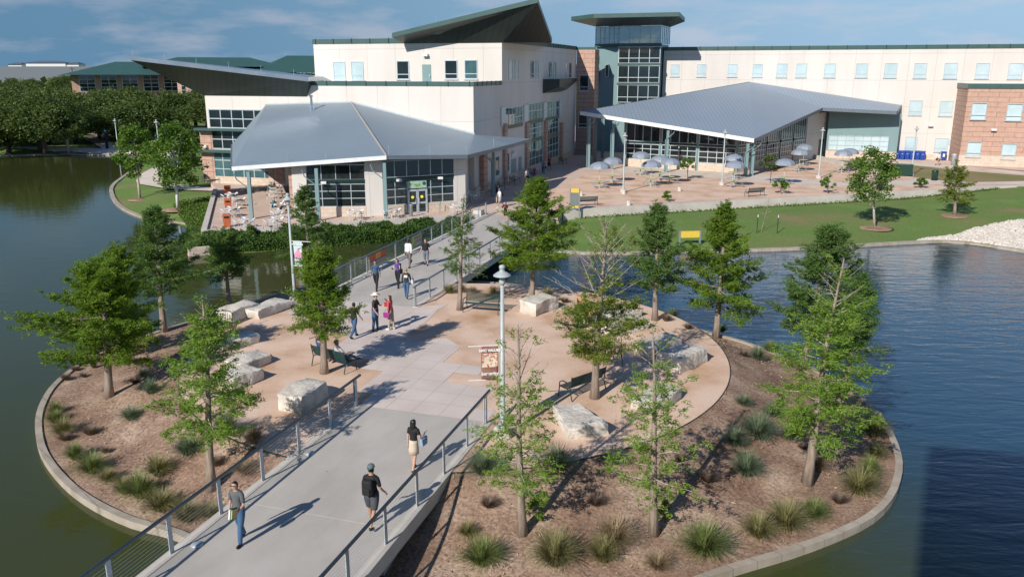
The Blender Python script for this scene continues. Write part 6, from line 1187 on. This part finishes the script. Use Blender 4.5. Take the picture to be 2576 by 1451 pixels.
hy = empty('fire_hydrant', GL(*Z1(1513, 996)), 0, 'red fire hydrant beside the road left of the cream building', 'hydrant'); MB().lathe([(.22, 0), (.15, .08), (.14, .7), (.18, .72), (.14, .88), (.04, .98)], (0, 0, 0), 12).build('body', mat('hydrant_red', (.5, .02, .02), .4), hy, smooth=True); MB().tube([(-.28, 0, .55), (.28, 0, .55)], .08, 8).build('nozzle', MAT['hydrant_red'], hy)
bd = empty('litter_bin', GL(*Z1(1480, 938)), 0, 'blue bin standing against the pale service-yard wall', 'bin'); frustum(.5, .5, .6, .6, 0, 1.5).build('body', BLUEB, bd, bevel=.03); MB().box(-.62, .62, -.62, .62, 1.5, 1.58).build('lid', BLACKM, bd)
bt = empty('portable_toilet', GL(308, 336), 0, 'bright blue cabin half hidden by leaves above the left lawn', 'cabin'); MB().box(-1.2, 1.2, -.8, .8, 0, 2.4).build('body', mat('bright_blue_plastic', (.01, .09, .30), .5), bt, bevel=.05); MB().box(-1.3, 1.3, -.9, .9, 2.4, 2.55).build('roof', BLUEB, bt)
pp = empty('utility_pole', (-205, 395, 0), 0, 'thin wooden utility pole above the treetops at far left', 'pole'); MB().tube([(0, 0, 0), (0, 0, 14)], .18, 6).build('pole', DBARK, pp); MB().box(-1.4, 1.4, -.1, .1, 13, 13.2).build('crossarm', DBARK, pp)
for i, (x, y) in enumerate(((487, 200), (790, 188), (1185, 168), (825, 268))):
    r = empty('stone_bollard', G(*ZZ(2000, 650, 1.814)(x, y+8)), 0, ['short stone bollard beside the tall sign', 'short stone bollard at the foot of the leftmost plaza lamp post', 'short stone bollard right of the small wall shrub', 'short stone bollard against the retaining wall, nearest the bench'][i], 'bollard', 'short stone bollards'); MB().lathe([(.19, 0), (.2, .3), (.17, .42)], (0, 0, 0), 10).build('body', ROCK, r)
# stone arch on the far rim
ap, aq = GI(1461, 786), GI(1500, 794); AR = empty('stone_arch', (ap+aq)/2, math.atan2(aq.y-ap.y, aq.x-ap.x), 'small ochre stone arch on the far rim behind the half-bare cypress', 'arch'); hw = (aq-ap).length/2+.1; ha = atY(1478, 743, ap.y).z-ap.z
OCH = mat('ochre_arch_stone', (.52, .33, .16), .9, (.42, .25, .13), 4, bump=.4); m = MB()
for s in (-1, 1): m.box(min(s*hw, s*(hw-.38)), max(s*hw, s*(hw-.38)), -.25, .25, -.2, ha*.55)
for i in range(10):
    a0, a1 = PI*i/10, PI*(i+1)/10; r0 = hw-.38; y0, y1 = ha*.55, ha*.55
    x0, x1 = r0*math.cos(a0), r0*math.cos(a1); z0_, z1_ = y0+r0*.8*math.sin(a0), y0+r0*.8*math.sin(a1); X0, X1 = hw*math.cos(a0)*1.0, hw*math.cos(a1); 
    for yy in (-.25, .25): m.poly([(x0, yy, z0_), (x1, yy, z1_), (X1 if i not in (0, 9) else X1, yy, ha*.9), (X0, yy, ha*.9)])
    m.poly([(x0, -.25, z0_), (x1, -.25, z1_), (x1, .25, z1_), (x0, .25, z0_)])
for s in (-1, 1): m.poly([(s*hw, -.25, ha*.5), (s*hw, .25, ha*.5), (s*hw, .25, ha*.9), (s*hw, -.25, ha*.9)])
m.build('arch_body', OCH, AR); MB().box(-hw-.08, hw+.08, -.3, .3, ha*.9, ha).build('cornice', OCH, AR, bevel=.02)
# banners tied to the far bridge railing
def rail_banner(v0, v1, lab, kind):
    p = B(-9.03, v0); q = B(-9.03, v1); o = empty('railing_banner', p, math.atan2(q.y-p.y, q.x-p.x), lab, 'banner', 'railing banners'); w = v1-v0
    C_ = [('red_orange_print', (.62, .10, .05)), ('orange_print', (.75, .33, .05)), ('navy_stripe', (.03, .10, .30)), ('tan_print', (.42, .34, .20)), ('pale_strip', (.55, .58, .62)), ('lime_print', (.42, .45, .08)), ('grey_green_print', (.30, .34, .26)), ('rust_print', (.40, .13, .06))]
    for n_, c_ in C_: MAT.setdefault(n_, None) or mat(n_, c_, .6, tuple(x*.7 for x in c_), 4)
    bands = [(0, w, .12, .28, 'pale_strip'), (0, w, .28, .58, 'tan_print'), (0, w, .58, .65, 'navy_stripe'), (0, w, .65, 1.02, 'red_orange_print'), (w*.35, w*.65, .66, 1.0, 'orange_print')] if kind else [(0, w*.25, .12, 1.02, 'lime_print'), (w*.25, w, .12, 1.02, 'grey_green_print'), (w*.28, w*.9, .78, .88, 'rust_print'), (w*.34, w*.9, .55, .62, 'rust_print'), (w*.34, w*.9, .34, .40, 'pale_strip')]
    for i, (x0, x1, z0, z1, n_) in enumerate(bands): k = .003*(i == 4 or (not kind and i > 1)); MB().box(x0, x1, -.012-k-.02*0, -.004+k, z0, z1).build('cloth', MAT[n_], o)
rail_banner(18.75, 21.0, 'red and tan event banner with a navy stripe tied to the far bridge railing', True); rail_banner(24.9, 26.6, 'lime and grey-green banner on the far bridge railing behind the woman in black', False)
# ------------------------------------------------------------------ people
SKIN = {'l': mat('light_skin', (.56, .34, .25), .55), 't': mat('tan_skin', (.42, .24, .16), .55), 'd': mat('dark_skin', (.06, .03, .02), .5)}
HAIR = {'k': mat('black_hair', (.012, .010, .009), .45), 'b': mat('brown_hair', (.07, .035, .018), .5), 'y': mat('blond_hair', (.36, .23, .11), .5), 'g': mat('greyish_hair', (.12, .09, .07), .6)}
def cloth(n_, c): return MAT.get('cloth_'+n_) or mat('cloth_'+n_, c, .8, tuple(x*.8 for x in c), 9, bump=.3, bscale=14)
COLS = dict(gtee=(.12, .125, .135), jeans=(.05, .12, .24), bjeans=(.035, .06, .11), black=(.012, .012, .014), cream=(.62, .52, .40), navy=(.03, .07, .18), blue=(.035, .10, .20), white=(.80, .82, .86), greyt=(.17, .155, .145), purple=(.09, .06, .33), pink=(.55, .09, .12), tan=(.46, .38, .27), dshort=(.06, .068, .08), capri=(.17, .20, .25), red=(.35, .02, .03), lgrey=(.55, .56, .58), teal=(.01, .17, .24), magenta=(.30, .03, .20), charcoal=(.03, .03, .035), lblue=(.30, .40, .55), brown=(.10, .045, .02))
RAW = []
def person(loc, rz, label, spec, sc=1.0, seat=None):
    D_ = math.radians; P = dict(lg=(22, 8, -20, 22), arm=(-18, 12, 20, 18), ab=(9, 9), lean=3, head=0, fat=1.0); P.update(spec.get('pose', {})); fat = P['fat']
    V = []; E = []; Rr = []; lab = []
    def add(p, r, par=None, reg=None):
        V.append(Vector(p)); Rr.append(r if isinstance(r, tuple) else (r, r)); i = len(V)-1
        if par is not None: E.append((par, i)); lab.append(reg)
        return i
    def dirv(a, side=0.0): return Vector((math.sin(D_(side)), math.sin(D_(a))*math.cos(D_(side)), -math.cos(D_(a))*math.cos(D_(side))))
    th, sh = .43, .42; legs = P['lg']; drops = []
    for k in (0, 2): drops.append(th*math.cos(D_(legs[k]))+sh*math.cos(D_(legs[k]-legs[k+1]))+.085)
    hz = max(drops) if seat is None else seat
    ln = D_(P['lean']); up = Vector((0, math.sin(ln), math.cos(ln))); pel = Vector((0, 0, hz+.03))
    i0 = add(pel, (.145*fat, .105*fat)); i1 = add(pel+up*.16, (.125*fat, .10*fat), i0, 'torso'); i2 = add(pel+up*.34, (.150*fat, .105*fat), i1, 'torso'); i3 = add(pel+up*.45, (.125, .085), i2, 'torso')
    nk = add(pel+up*.53, .052, i3, 'neck'); hd = P['head']; hp = pel+up*.62+Vector((0, .012, 0)); h1 = add(hp, (.070, .082), nk, 'head'); h2 = add(hp+Vector((0, .0, .085)), (.076, .092), h1, 'head'); h3 = add(hp+Vector((0, -.005, .145)), (.05, .06), h2, 'head')
    ns = add(hp+Vector((0, .108, .035)), .014, h1, 'head')
    for s, k in ((-1, 0), (1, 2)):
        a = P['arm'][k]; b = P['arm'][k+1]; ab = P['ab'][0 if s < 0 else 1]
        sp = add(pel+up*.455+Vector((s*.165*(.5+.5*fat), 0, -.015)), .052, i3, 'shoulder'); d1 = dirv(a, s*ab); d2 = dirv(a+b, s*(ab-(14 if b > 60 else 3)))
        el_ = V[sp]+d1*.28; m1 = add(V[sp]+d1*.14, .043, sp, 'uarm'); e1_ = add(el_, .034, m1, 'uarm2'); w1_ = el_+d2*.24; m2 = add(el_+d2*.09, .035, e1_, 'farm'); wr = add(w1_, .023, m2, 'farm')
        pm = add(w1_+d2*.07, (.036, .018), wr, 'hand'); fw_ = Vector((0, 1, 0)) if abs(d2.y) < .8 else Vector((0, 0, 1)); sdv = d2.cross(Vector((1, 0, 0))).normalized(); cl = Vector((-s, 0, 0))
        for f in range(4):
            o_ = sdv*(-.027+.018*f); Lf = (.030, .034, .031, .025)[f]; r1 = add(V[pm]+o_+d2*.038, .0085, pm, 'hand'); r2 = add(V[r1]+d2*Lf+cl*.008, .0075, r1, 'hand'); add(V[r2]+d2*Lf*.7+cl*.018, .0065, r2, 'hand')
        r1 = add(w1_+d2*.035-sdv*.035, .010, wr, 'hand'); add(V[r1]+d2*.035-sdv*.012+cl*.012, .008, r1, 'hand')
        la, kn = legs[k], legs[k+1]; so_ = 3 if seat is None else 8
        hpv = add(pel+Vector((s*.088*fat, 0, -.06)), .092*fat, i0, 'hip'); t1 = dirv(la, s*so_*.5); kp = V[hpv]+t1*(th-.03); tm = add(V[hpv]+t1*.2, .078*fat, hpv, 'thigh'); kk = add(kp, .055, tm, 'thigh2'); s1 = dirv(la-kn, s*1); cm = add(kp+s1*.13, .055, kk, 'calf'); an = add(kp+s1*sh, .036, cm, 'calf2')
        ft = Vector((s*.12, 1, 0)); pitch = la-kn
        if pitch < -18: ft = Vector((s*.1, math.cos(D_(pitch+18)), math.sin(D_(pitch+18))))
        ft.normalize(); hl = add(V[an]+Vector((0, -.03, -.045)), (.038, .034), an, 'foot'); fm_ = add(V[hl]+ft*.12, (.042, .030), hl, 'foot'); add(V[hl]+ft*.20, (.036, .022), fm_, 'foot')
    me = bpy.data.meshes.new('body'); me.from_pydata([tuple(v) for v in V], E, []); o = bpy.data.objects.new('body', me); COL.objects.link(o)
    sk = o.modifiers.new('skin', 'SKIN'); sv = me.skin_vertices[0].data
    for i, r_ in enumerate(Rr): sv[i].radius = r_
    sv[0].use_root = True; ss = o.modifiers.new('sub', 'SUBSURF'); ss.levels = 1; ss.render_levels = 1
    RAW.append(dict(o=o, V=V, E=E, lab=lab, Rr=Rr, loc=loc, rz=rz, label=label, spec=spec, sc=sc, hp=hp, up=up, pel=pel, P=P)); return len(RAW)-1
A_OUT = -A17; TO = PI-A17
walk = dict(lg=(20, 6, -18, 24), arm=(-16, 14, 20, 16)); walk2 = dict(lg=(-16, 20, 18, 6), arm=(18, 14, -16, 16)); stand = dict(lg=(3, 2, -2, 2), arm=(2, 12, 2, 12)); 
def pp_(x, y): p = G(x, y); p.z = .004; return p
person(pp_(607, 1362), TO-.05, 'man in grey tee, jeans and sunglasses carrying books on the near bridge', dict(skin='l', hair='k', top='gtee', slv=.7, bot='jeans', botl='long', shoe='black', glasses=1, books=1, pose=dict(lg=(14, 4, -12, 12), arm=(8, 62, -10, 14), ab=(12, 14), head=8)), 1.02)
person(pp_(938, 1322), A_OUT, 'man in black tee and shorts with backpack and backwards cap', dict(skin='t', hair='k', top='black', slv=.75, bot='dshort', botl='short', shoe='black', cap='gcap', pack='black', pose=dict(lg=(12, 6, -16, 20), arm=(2, 40, 2, 36), ab=(15, 15), fat=1.12)), 1.02)
person(pp_(1042, 1182), A_OUT-.1, 'woman with long black hair, black top and cream skirt carrying a blue tote', dict(skin='l', hair='k', lhair=1, top='black', slv=.45, skirt='cream', shoe='brown', tote='lblue', pose=dict(lg=(10, 4, -12, 12), arm=(-6, 10, -4, 118), ab=(8, 20), fat=.86)), .96)
person(pp_(1023, 750), A_OUT+.2, 'blond woman in dark printed hoodie and jeans, seen from behind at the rail end', dict(skin='l', hair='y', top='charcoal', slv=2, long=1, bot='jeans', botl='long', shoe='brown', tote='white', hoodprint=1, pose=walk), .97)
person(pp_(947, 729), TO+.1, 'man in blue shirt and black trousers walking towards the camera on the far bridge', dict(skin='t', hair='k', top='blue', slv=1.2, bot='black', botl='long', shoe='brown', pose=dict(lg=(22, 6, -18, 22), arm=(-12, 10, 14, 12))), 1.0)
person(pp_(1001, 723), TO, 'woman in purple tank top looking at a phone, carrying dark bags', dict(skin='l', hair='b', lhair=1, top='purple', slv=0, bot='black', botl='long', shoe='black', bagL='black', pack='black', phone=1, pose=dict(lg=(14, 6, -14, 20), arm=(20, 85, 20, 85), ab=(10, 8), head=-20, fat=.92)), .96)
person(pp_(1029, 672), TO-.1, 'man in white long-sleeved shirt and grey trousers on the far bridge', dict(skin='d', hair='k', top='white', slv=3, bot='greyt', botl='long', shoe='black', pose=dict(lg=(14, 4, -20, 40), arm=(10, 12, -12, 12), fat=1.2)), 1.04)
person(pp_(1072, 667), TO, 'woman in black tee and grey capri trousers on the far bridge', dict(skin='l', hair='b', top='black', slv=.7, bot='capri', botl='capri', shoe='black', pose=dict(lg=(6, 2, -6, 10), arm=(-8, 14, 10, 18), ab=(14, 14), fat=1.25)), .98)
person(pp_(945, 832), -PI/2-.15, 'stout man in white cowboy hat, black shirt and jeans, chatting', dict(skin='l', hair='g', top='charcoal', slv=.8, bot='jeans', botl='long', shoe='black', hat=1, book='red', pose=dict(lg=(5, 3, -4, 3), arm=(28, 70, -4, 40), ab=(8, 8), fat=1.3)), 1.03)
person(pp_(984, 829), PI/2-.35, 'woman in pink top and tan trousers with a magenta and black bag', dict(skin='l', hair='b', lhair=1, top='pink', slv=1.2, bot='tan', botl='long', shoe='white', bagL='magenta', pose=dict(lg=(6, 3, -5, 5), arm=(-5, 14, 30, 110), ab=(10, 14))), .97)
person(pp_(892, 849), A_OUT-.2, 'person in black top and jeans half hidden by the dense cypress', dict(skin='t', hair='k', top='black', slv=.6, bot='jeans', botl='long', shoe='black', pose=walk), .98)
person(pp_(1252, 512), TO+.7, 'man in black jacket and khaki trousers beside the cafe corner column', dict(skin='t', hair='k', top='black', slv=3, bot='tan', botl='long', shoe='brown', pose=stand), 1.0)
person(pp_(1257, 522), PI/2+.5, 'man in blue cap and white tee with a black backpack by the rail end', dict(skin='t', hair='k', top='white', slv=.7, bot='lblue', botl='short', shoe='white', cap='bcap', pack='black', pose=dict(lg=(18, 4, -20, 24), arm=(-8, 16, 16, 14), head=-12)), 1.0)
person(pp_(1271, 558), TO, 'long-haired woman in black printed tee at the head of the far bridge', dict(skin='l', hair='k', lhair=1, top='black', slv=.7, bot='black', botl='short', shoe='white', print_=1, pose=dict(lg=(5, 3, -6, 8), arm=(-6, 10, 20, 120), ab=(10, 16), fat=.95)), .95)
person(pp_(1326, 465), TO+.1, 'man in grey tee and black shorts standing in the building shade', dict(skin='l', hair='b', top='lgrey', slv=.7, bot='black', botl='short', shoe='black', pose=stand), 1.0)
person(pp_(1344, 455), TO, 'woman in magenta top walking in the shade next to the man in shorts', dict(skin='l', hair='b', lhair=1, top='magenta', slv=.4, bot='purple', botl='long', shoe='black', pose=walk2), .93)
person(pp_(1366, 438), TO+.2, 'person in grey-blue shirt and jeans with a bag in the shade', dict(skin='t', hair='k', top='capri', slv=.8, bot='jeans', botl='long', shoe='black', bagL='black', pose=walk), .97)
person(pp_(1381, 429), TO, 'man in red tee and black shorts walking in the shade', dict(skin='t', hair='k', top='red', slv=.8, bot='black', botl='short', shoe='black', pose=walk2), 1.02)
person(pp_(1348, 500), TO, 'person in a light top hidden behind the tip of the bright green cypress', dict(skin='l', hair='b', lhair=1, top='cream', slv=.6, bot='tan', botl='long', shoe='brown', pose=walk), .96)
person(pp_(2358, 416), -PI/2, 'woman in striped top and black skirt with a black bag beside the lone blue bin', dict(skin='l', hair='b', top='white', slv=.5, skirt='black', shoe='black', bagL='black', stripe=1, pose=walk), .95)
# seated
bs = BSEAT; BM = Matrix.Translation(bs.location) @ Matrix.Rotation(bs.rotation_euler.z, 4, 'Z')
def seat_at(x, y=-.08, z=.0): p = BM @ Vector((x, y, z)); return Vector((p.x, p.y, 0.0))
bz = bs.rotation_euler.z
# bench faces away from the camera: local -x is screen right
scr = 1 if (BM @ Vector((1, 0, 0))).x > (BM @ Vector((-1, 0, 0))).x else -1
person(seat_at(-scr*.62), bz, 'person in navy tee with a raised arm, seated left on the green bench', dict(skin='l', hair='b', top='navy', slv=.7, bot='black', botl='short', shoe='black', pose=dict(lg=(84, 80, 88, 84), arm=(160, 110, 30, 40), ab=(20, 14), lean=-14)), 1.0, seat=.50)
person(seat_at(scr*.42), bz-.1*scr, 'person in light grey tee and cap seated right on the green bench', dict(skin='t', hair='g', top='lgrey', slv=.7, bot='jeans', botl='long', shoe='black', cap='gcap', pose=dict(lg=(82, 78, 100, 40), arm=(30, 50, 36, 55), ab=(20, 20), lean=-16)), 1.0, seat=.50)
person(SEATP+Vector((-.54, 0.05, 0)), -PI/2, 'person in teal tee seated at the cafe table', dict(skin='l', hair='y', top='teal', slv=.8, bot='black', botl='short', shoe='white', pose=dict(lg=(86, 82, 86, 80), arm=(40, 50, 44, 46), ab=(8, 8), lean=10)), .95, seat=.50)
person(SEATP+Vector((.55, 0.02, 0)), PI/2, 'person in white shirt seated at the cafe table facing the one in teal', dict(skin='t', hair='k', top='white', slv=3, bot='charcoal', botl='long', shoe='black', pose=dict(lg=(86, 82, 86, 80), arm=(40, 50, 44, 46), ab=(8, 8), lean=10)), 1.0, seat=.50)
dg = bpy.context.evaluated_depsgraph_get()
def near_seg(p, a, b):
    ab = b-a; L2 = ab.length_squared; t = 0 if L2 < 1e-9 else max(0, min(1, (p-a).dot(ab)/L2)); return (p-(a+ab*t)).length, t
for R_p in RAW: R_p['me'] = bpy.data.meshes.new_from_object(R_p['o'].evaluated_get(dg))
for R_p in RAW:
    bpy.data.objects.remove(R_p['o']); s = R_p['spec']; me = R_p['me']; V, E, lab = R_p['V'], R_p['E'], R_p['lab']
    r = empty('person', R_p['loc'], R_p['rz'], R_p['label'], 'person'); r.scale = (R_p['sc'],)*3
    me.materials.clear(); me.materials.append(SKIN[s['skin']]); me.polygons.foreach_set('use_smooth', [True]*len(me.polygons)); body = bpy.data.objects.new('body', me); link(body, r)
    segs = [(V[a], V[b], (R_p['Rr'][a][0]+R_p['Rr'][b][0])/2) for a, b in E]
    reg = []
    for f in me.polygons:
        c = f.center; best = min(range(len(segs)), key=lambda i: near_seg(c, segs[i][0], segs[i][1])[0]-segs[i][2]*.55); reg.append((lab[best], near_seg(c, segs[best][0], segs[best][1])[1]))
    nrm = [v.normal.copy() for v in me.vertices]; hp = R_p['hp']; hz = R_p['pel'].z
    def garment(name, test, off, m):
        idx = [f.index for f in me.polygons if test(reg[f.index], f.center)]
        if not idx: return None
        mp_ = {}; vv = []; ff = []
        for i in idx:
            q = []
            for vi in me.polygons[i].vertices:
                if vi not in mp_: mp_[vi] = len(vv); vv.append(tuple(me.vertices[vi].co+nrm[vi]*off))
                q.append(mp_[vi])
            ff.append(q)
        mm = bpy.data.meshes.new(name); mm.from_pydata(vv, [], ff); mm.materials.append(m); mm.polygons.foreach_set('use_smooth', [True]*len(ff)); o = bpy.data.objects.new(name, mm); link(o, r); sd = o.modifiers.new('s', 'SOLIDIFY'); sd.thickness = .006; sd.offset = -1; return o
    sl = s.get('slv', .7)
    def shirt(rg_, c):
        g_, t = rg_
        if g_ in ('torso', 'shoulder'): return True
        if g_ == 'hip' and s.get('long') or (g_ == 'hip' and t < .2): return True
        if g_ == 'uarm': return sl > .3
        if g_ == 'uarm2': return sl >= 1 or (sl > .5 and t < .5)
        if g_ == 'farm': return sl >= 2 or (sl >= 1.2 and t < .3)
        return False
    garment('shirt', shirt, .015, cloth(s['top'], COLS[s['top']]))
    bl_ = s.get('botl', 'none')
    if bl_ != 'none':
        def pants(rg_, c):
            g_, t = rg_
            if g_ in ('hip',) or (g_ == 'torso' and c.z < hz+.02 and False): return True
            if g_ in ('thigh',): return True
            if g_ == 'thigh2': return bl_ != 'short' or t < .8
            if g_ == 'calf': return bl_ in ('long', 'capri')
            if g_ == 'calf2': return bl_ == 'long'
            return False
        garment('trousers' if bl_ != 'short' else 'shorts', pants, .019 if bl_ != 'short' else .03, cloth(s['bot'], COLS[s['bot']]))
    if s.get('skirt'):
        m = MB().lathe([(.175, hz-.36), (.165, hz-.2), (.15, hz-.02), (.128, hz+.1)], (0, 0, 0), 16); m.build('skirt', cloth(s['skirt'], COLS[s['skirt']]), r, smooth=True)
    for sx_ in (-1, 1): garment('shoe', lambda q, c: q[0] == 'foot' and c.x*sx_ > 0, .008, cloth(s['shoe'], COLS[s['shoe']]))
    HM = HAIR[s['hair']]; hc = hp+Vector((0, 0, .06))
    garment('hair', lambda q, c: q[0] == 'head' and (c.z > hc.z+.045 or (c.y < hc.y+.02 and c.z > hc.z-.065)), .012, HM)
    if s.get('lhair'): MB().lathe([(.03, -.34), (.085, -.28), (.10, -.12), (.095, .02), (.06, .09)], tuple(hc), 12, Matrix.Translation(hc+Vector((0, -.062, 0))) @ Matrix.Diagonal((.95, .5, 1, 1)) @ Matrix.Translation(-hc)).build('long_hair', HM, r, smooth=True)
    for sx in (-1, 1): MB().lathe([(.001, -.010), (.009, -.006), (.011, 0), (.009, .006), (.001, .010)], tuple(hc+Vector((sx*.030, .083, .005))), 8).build('eye', BLACKM, body)
    MB().box(hc.x-.024, hc.x+.024, hc.y+.078, hc.y+.088, hc.z-.065, hc.z-.056).build('mouth', mat('lip', (.35, .12, .10)) if 'lip' not in MAT else MAT['lip'], body)
    if s.get('glasses'):
        m = MB(); [m.box(hc.x+a-.022, hc.x+a+.022, hc.y+.086, hc.y+.094, hc.z-.008, hc.z+.018) for a in (-.033, .033)]; m.box(-.08, .08, hc.y+.088, hc.y+.094, hc.z+.012, hc.z+.018); m.build('sunglasses', BLACKM, r)
    if s.get('cap'):
        cm_ = mat('cap_cloth_'+s['cap'], (.11, .16, .17) if s['cap'] == 'gcap' else (.03, .10, .45)); sg = -1 if s['cap'] == 'gcap' else 1
        m = MB().lathe([(.098, .045), (.100, .07), (.085, .115), (.045, .142), (.01, .15)], tuple(hc), 14); m.prism([(hc.x+.075*math.cos(a), hc.y+sg*(.06+.10*math.sin(a))) for a in [i*PI/6 for i in range(7)]], hc.z+.045, hc.z+.055); m.build('cap', cm_, r, smooth=False)
    if s.get('hat'):
        MB().lathe([(.20, .085), (.19, .07), (.10, .065), (.095, .12), (.09, .17), (.06, .185), (.02, .165)], tuple(hc), 18, Matrix.Translation(hc) @ Matrix.Diagonal((.85, 1.1, 1, 1)) @ Matrix.Translation(-hc)).build('cowboy_hat', cloth('hatwhite', (.8, .78, .72)), r, smooth=True)
    pel = R_p['pel']; up = R_p['up']
    if s.get('pack'):
        c = pel+up*.26+Vector((0, -.20, 0)); MB().box(c.x-.15, c.x+.15, c.y-.09, c.y+.08, c.z-.22, c.z+.22).build('backpack', cloth(s['pack'], COLS[s['pack']]), r, bevel=.06); MB().box(c.x-.11, c.x+.11, c.y-.13, c.y-.08, c.z-.18, c.z+.02).build('backpack_pocket', cloth(s['pack'], COLS[s['pack']]), r, bevel=.03)
    hands = [V[i] for i, (a, b) in enumerate(E)][:0]
    wr = [V[b] for (a, b), l_ in zip(E, lab) if l_ == 'hand' and R_p['Rr'][b][0] > .03]
    if s.get('books'):
        h = wr[0]; bk = Matrix.Translation(h+Vector((.035, .03, .03))) @ Matrix.Rotation(.25, 4, 'X'); MB().box(-.02, .012, -.10, .13, -.13, .15, bk).build('green_folder', mat('green_folder', (.01, .12, .07)), r); MB().box(.014, .05, -.10, .13, -.12, .12, bk).build('book', cloth('white', COLS['white']), r); MB().box(-.05, -.022, -.08, .13, -.10, .12, bk).build('book', mat('yellow_book', (.55, .42, .15)), r)
    if s.get('book'): h = wr[0]; MB().box(-.03, .03, -.10, .12, -.1, .1, Matrix.Translation(h+Vector((.02, .04, .02)))).build('book', mat('red_book', (.45, .03, .03)), r)
    if s.get('phone'): h = wr[1]; MB().box(-.035, .035, -.005, .005, -.06, .06, Matrix.Translation(h+Vector((-.05, .05, .03)))).build('phone', BLACKM, r)
    for key, hi_, drop in (('tote', 1, .30), ('bagL', 0, .32)):
        if s.get(key):
            if key == 'tote': h = (wr[1]+V[0])/2+Vector((.14, .02, .05)) if wr[1].z > 1.2 else wr[1]+Vector((.05, 0, .22))
            else: h = wr[0]+Vector((-.06, 0, .18)) if not s.get('phone') else wr[0]+Vector((-.20, -.05, .05))
            bm_ = cloth(s[key], COLS[s[key]]); frustum(.06, .16, .045, .19, 0, .26).build('bag', bm_, r, bevel=.03).location = h-Vector((0, 0, drop)); MB().tube([h+Vector((0, -.1, -.06)), h+Vector((0, -.05, .12)), h+Vector((0, .05, .12)), h+Vector((0, .1, -.06))], .009, 5).build('bag_strap', bm_, r)
    if s.get('hoodprint'): c = pel+up*.34+Vector((0, -.135, 0)); MB().box(c.x-.10, c.x+.10, c.y-.014, c.y+.01, c.z-.06, c.z+.08).build('back_print', WHITEP, r)
    if s.get('print_'): c = pel+up*.36+Vector((0, .125, 0)); MB().box(c.x-.08, c.x+.08, c.y-.01, c.y+.012, c.z-.035, c.z+.03).build('chest_print', cloth('pink', COLS['pink']), r)
